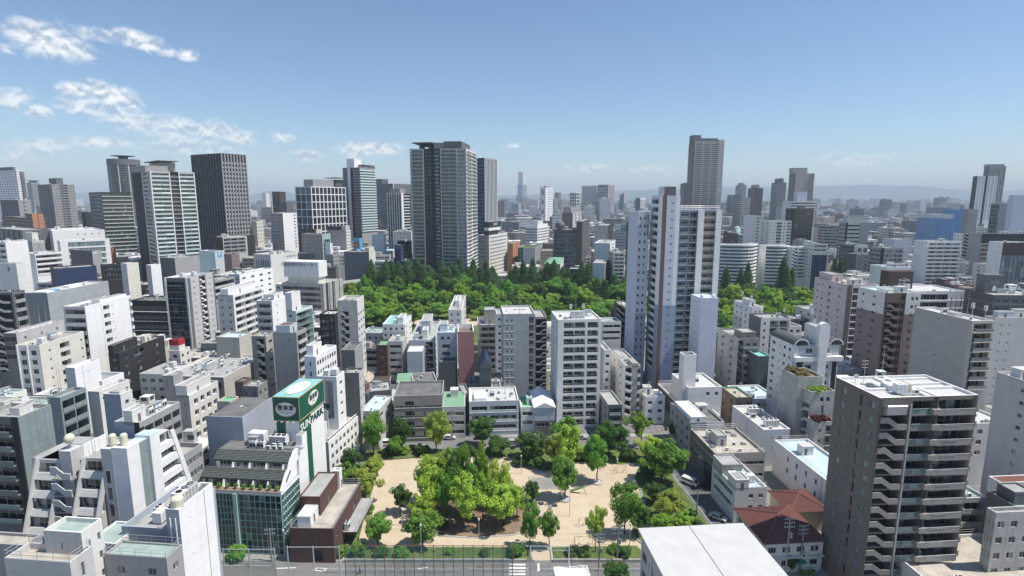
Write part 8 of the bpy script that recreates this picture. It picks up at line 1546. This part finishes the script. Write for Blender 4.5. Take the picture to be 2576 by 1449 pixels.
def infill(k, cx, cy, w, d, h):
    vp = 1420 if cx < -20 and cy < 400 else 1178
    m = r.choice(pal); C = Vector((cx + (w / 2 if proj((cx, cy, h))[0] < vp else -w / 2), cy - d / 2, 0)); px = proj((C.x, C.y, h))[0]
    best = min(FOOT[:NF], key=lambda f: (f[6].x - cx) ** 2 + (f[6].y - cy) ** 2 * .5)
    dx, dy = cx - best[6].x, cy - best[6].y; rel = ('in front of' if dy < 0 else 'behind') if abs(dy) > abs(dx) * 1.2 else ('left of' if dx < 0 else 'right of'); ref = ' '.join(best[5].split()[:8])
    fl = max(1, int(h / 3.1)); lab = 'small %s block %s the %s' % (CN[m], rel, ref)
    if lab in used: lab = '%s %d-storey block %s the %s' % (CN[m], fl, rel, ref)
    if lab in used: lab = 'another %s %d-storey block %s the %s' % (CN[m], fl, rel, ref)
    used[lab] = 1; fsz = r.random(); n1, n2 = max(1, int(w / 3)), max(1, int(d / 3)); el_ = [win(n1, r.uniform(.4, .65), 1.3, .9)] if fsz < .5 else [rib(1.4, .9, .05, .95)] if fsz < .72 else [bal(max(1, int(w / 5)), .04, .96, 'solid', m)]
    side = [win(max(1, n2 // 2), .3, 1.1, 1.0, .1, .9)]; left = px < vp
    bld(lab, 0, px, 0, 0, C.y, L=el_ if left else side, R=side if left else el_, m=m, H=h, La=w if left else d, Lb=d if left else w, vp=vp, roof=r.choice(roofs), fh=3.1, group='small infill blocks',
        top=[pent(.1, .45, .5, .9, 2.6, m)] if r.random() < .6 else [], eq=6 if cy < 260 else 3 if cy < 420 else 1, low=max(0, h - 13))
PLAN = []
def reserve(cx, cy, w, d, h):
    p = [(cx - w / 2, cy - d / 2), (cx + w / 2, cy - d / 2), (cx + w / 2, cy + d / 2), (cx - w / 2, cy + d / 2)]
    BOXES.append((cx - w / 2 - 1, cx + w / 2 + 1, cy - d / 2 - 1, cy + d / 2 + 1, p)); PLAN.append((cx, cy, w, d, h, p))
NF = len(FOOT)
for y in [92, 106, 120, 134, 148, 162, 176, 190, 205, 220, 236, 252, 270, 290, 310, 332, 356, 382, 410, 440, 472, 506, 542, 580, 620, 662]:
    half = y * .95; x = -half - 10; wb = 9 + y / 60
    while x < half + 10:
        w, d = wb * r.uniform(.8, 1.5), wb * r.uniform(.8, 1.3); cx, cy = x + w / 2 + r.uniform(0, 3), y + r.uniform(-3, 3)
        for sh in (1, .7):
            if free(cx, cy + d * .2, w * sh, d * sh):
                h = r.uniform(9, 22) if y < 300 else r.uniform(14, 32); c = ceiling(cx, cy, w * sh, h) - .5
                for fx0, fx1, fy, fd in FORE:
                    if cy < fd + 20 and proj((cx, cy, 0))[0] > fx0 and proj((cx, cy, 0))[0] < fx1: c = min(c, at(CX, 800, cy).z)
                h = min(h, c)
                if h > 4: reserve(cx, cy + d * .2, w * sh, d * sh, h)
                break
        x += w + r.uniform(1.0, 3.5)
# which of them the view shows largest: a coarse depth picture of all boxes
import numpy as np
GW, GH, SC = 644, 362, 4.0; idm = np.full((GH, GW), -1, int)
def hull(P):
    P = sorted(set(P)); lo, up = [], []
    for q in P:
        while len(lo) > 1 and (lo[-1][0] - lo[-2][0]) * (q[1] - lo[-2][1]) - (lo[-1][1] - lo[-2][1]) * (q[0] - lo[-2][0]) <= 0: lo.pop()
        lo.append(q)
    for q in reversed(P):
        while len(up) > 1 and (up[-1][0] - up[-2][0]) * (q[1] - up[-2][1]) - (up[-1][1] - up[-2][1]) * (q[0] - up[-2][0]) <= 0: up.pop()
        up.append(q)
    return lo[:-1] + up[:-1]
allb = [(f[4], -2, f[0], f[7] if len(f) > 7 else 30) for f in FOOT] + [(c[1], i, c[5], c[4]) for i, c in enumerate(PLAN)]
for D_, i, p, h in sorted(allb, key=lambda q: -q[0]):
    hl = hull([tuple(round(c / SC, 2) for c in proj((q[0], max(q[1], 20), z))) for q in p for z in (0, h)])
    if len(hl) < 3: continue
    x0, x1, y0, y1 = max(0, int(min(q[0] for q in hl))), min(GW, int(max(q[0] for q in hl)) + 1), max(0, int(min(q[1] for q in hl))), min(GH, int(max(q[1] for q in hl)) + 1)
    if x1 <= x0 or y1 <= y0: continue
    X, Y = np.meshgrid(np.arange(x0, x1) + .5, np.arange(y0, y1) + .5); mk_ = np.ones(X.shape, bool)
    for a, b in zip(hl, hl[1:] + hl[:1]): mk_ &= (b[0] - a[0]) * (Y - a[1]) - (b[1] - a[1]) * (X - a[0]) >= 0
    idm[y0:y1, x0:x1][mk_] = i
vis = np.bincount(idm[idm >= 0].ravel(), minlength=len(PLAN) + 1)[:len(PLAN)]; order = sorted(range(len(PLAN)), key=lambda i: -vis[i]); NB = sum(1 for o in COL.objects if o.get('category') == 'building')
keep = [i for i in order[:max(0, 297 - NB)] if vis[i] > 1]
for i in keep: infill(i, *PLAN[i][:5])
REST = [PLAN[i] for i in range(len(PLAN)) if i not in set(keep)]
print('infill', len(PLAN), 'kept', len(keep), 'hand', NB, 'warn', WARN)
# ---- far blocks, each a box with storeys of glass and a roof hut
def farmat(name):
    m, t, b = newmat(name); L = t.links.new; g = N(t, 'ShaderNodeNewGeometry'); sp = N(t, 'ShaderNodeSeparateXYZ'); L(g.outputs['Position'], sp.inputs[0]); oi = N(t, 'ShaderNodeObjectInfo')
    ad = N(t, 'ShaderNodeMath', operation='ADD'); L(g.outputs['Random Per Island'], ad.inputs[0]); L(oi.outputs['Random'], ad.inputs[1]); fr = N(t, 'ShaderNodeMath', operation='FRACT'); L(ad.outputs[0], fr.inputs[0])
    cr = N(t, 'ShaderNodeValToRGB'); e = cr.color_ramp; e.interpolation = 'CONSTANT'; cols = [(.62, .62, .60), (.42, .43, .43), (.70, .71, .71), (.30, .30, .30), (.50, .46, .40), (.36, .38, .42), (.28, .23, .20), (.66, .66, .66), (.20, .20, .21), (.58, .59, .58)]
    e.elements[0].color = (*cols[0], 1); e.elements[1].position = .1; e.elements[1].color = (*cols[1], 1)
    for i in range(2, 10): x_ = e.elements.new(i / 10); x_.color = (*cols[i], 1)
    L(fr.outputs[0], cr.inputs[0])
    def M_(op, a, b_=None):
        n_ = N(t, 'ShaderNodeMath', operation=op)
        for i, v in enumerate((a, b_)):
            if v is None: continue
            if isinstance(v, (int, float)): n_.inputs[i].default_value = v
            else: L(v, n_.inputs[i])
        return n_.outputs[0]
    hor = M_('ADD', M_('MULTIPLY', sp.outputs[0], .31), M_('MULTIPLY', sp.outputs[1], .31)); fz = M_('FRACT', M_('MULTIPLY', sp.outputs[2], .31)); fu = M_('FRACT', hor)
    win_ = M_('MULTIPLY', M_('MULTIPLY', M_('GREATER_THAN', fz, .38), M_('LESS_THAN', fz, .82)), M_('GREATER_THAN', fu, .38)); ns = N(t, 'ShaderNodeSeparateXYZ'); L(g.outputs['Normal'], ns.inputs[0]); win_ = M_('MULTIPLY', win_, M_('LESS_THAN', ns.outputs[2], .5))
    mx_ = N(t, 'ShaderNodeMix', data_type='RGBA'); L(win_, mx_.inputs[0]); L(cr.outputs[0], mx_.inputs[6]); mx_.inputs[7].default_value = (.05, .06, .07, 1); L(mx_.outputs[2], b.inputs['Base Color']); b.inputs['Roughness'].default_value = .7
farmat('farblock')
def farbox(g, cx, cy, w, d, h, a, rr):
    ca, sa = cos(a), sin(a); i0 = len(g.v); g.box(-w / 2, w / 2, -d / 2, d / 2, 0, h, 'farblock', bottom=False)
    if rr.random() < .75: x0 = rr.uniform(-w * .35, 0); y0 = rr.uniform(-d * .35, 0); g.box(x0, x0 + w * .3, y0, y0 + d * .3, h, h + rr.uniform(2.5, 5), 'farblock', bottom=False)
    g.v[i0:] = [(cx + p[0] * ca - p[1] * sa, cy + p[0] * sa + p[1] * ca, p[2]) for p in g.v[i0:]]
r = random.Random(5); cand = []
y = 690.0
while y < 12500:
    st = 21 + y * .0095; half = y * 1.0; x = -half
    while x < half:
        w, d = st * r.uniform(.5, .95), st * r.uniform(.5, .95); h = r.choice([9, 12, 15, 18, 22, 26, 30, 34, 42]) * r.uniform(.8, 1.15)
        if r.random() < .04 and y > 1000: h = r.uniform(50, 85)
        cx, cy = x + r.uniform(0, st * .4), y + r.uniform(0, st * .4)
        if y > 1500 or free(cx, cy, w, d):
            if y < 1300: h = min(h, ceiling(cx, cy, w, h) - .5)
            if h > 5: cand.append((cx, cy, w, d, h, r.uniform(-.25, .25)))
        x += st * r.uniform(.95, 1.35)
    y += st * (1.0 if y < 3000 else 1.5 if y < 6000 else 2.4)
g = MB()
for c in cand: farbox(g, *c[:6], r)
for c in REST: farbox(g, *c[:5], 0, r)
o = link('distant_city', g.mesh('distant_city')); tag(o, 'mass of distant low city blocks out to the hills', 'city', None, 'stuff')
print('far', len(cand), 'objects', len(bpy.data.objects))
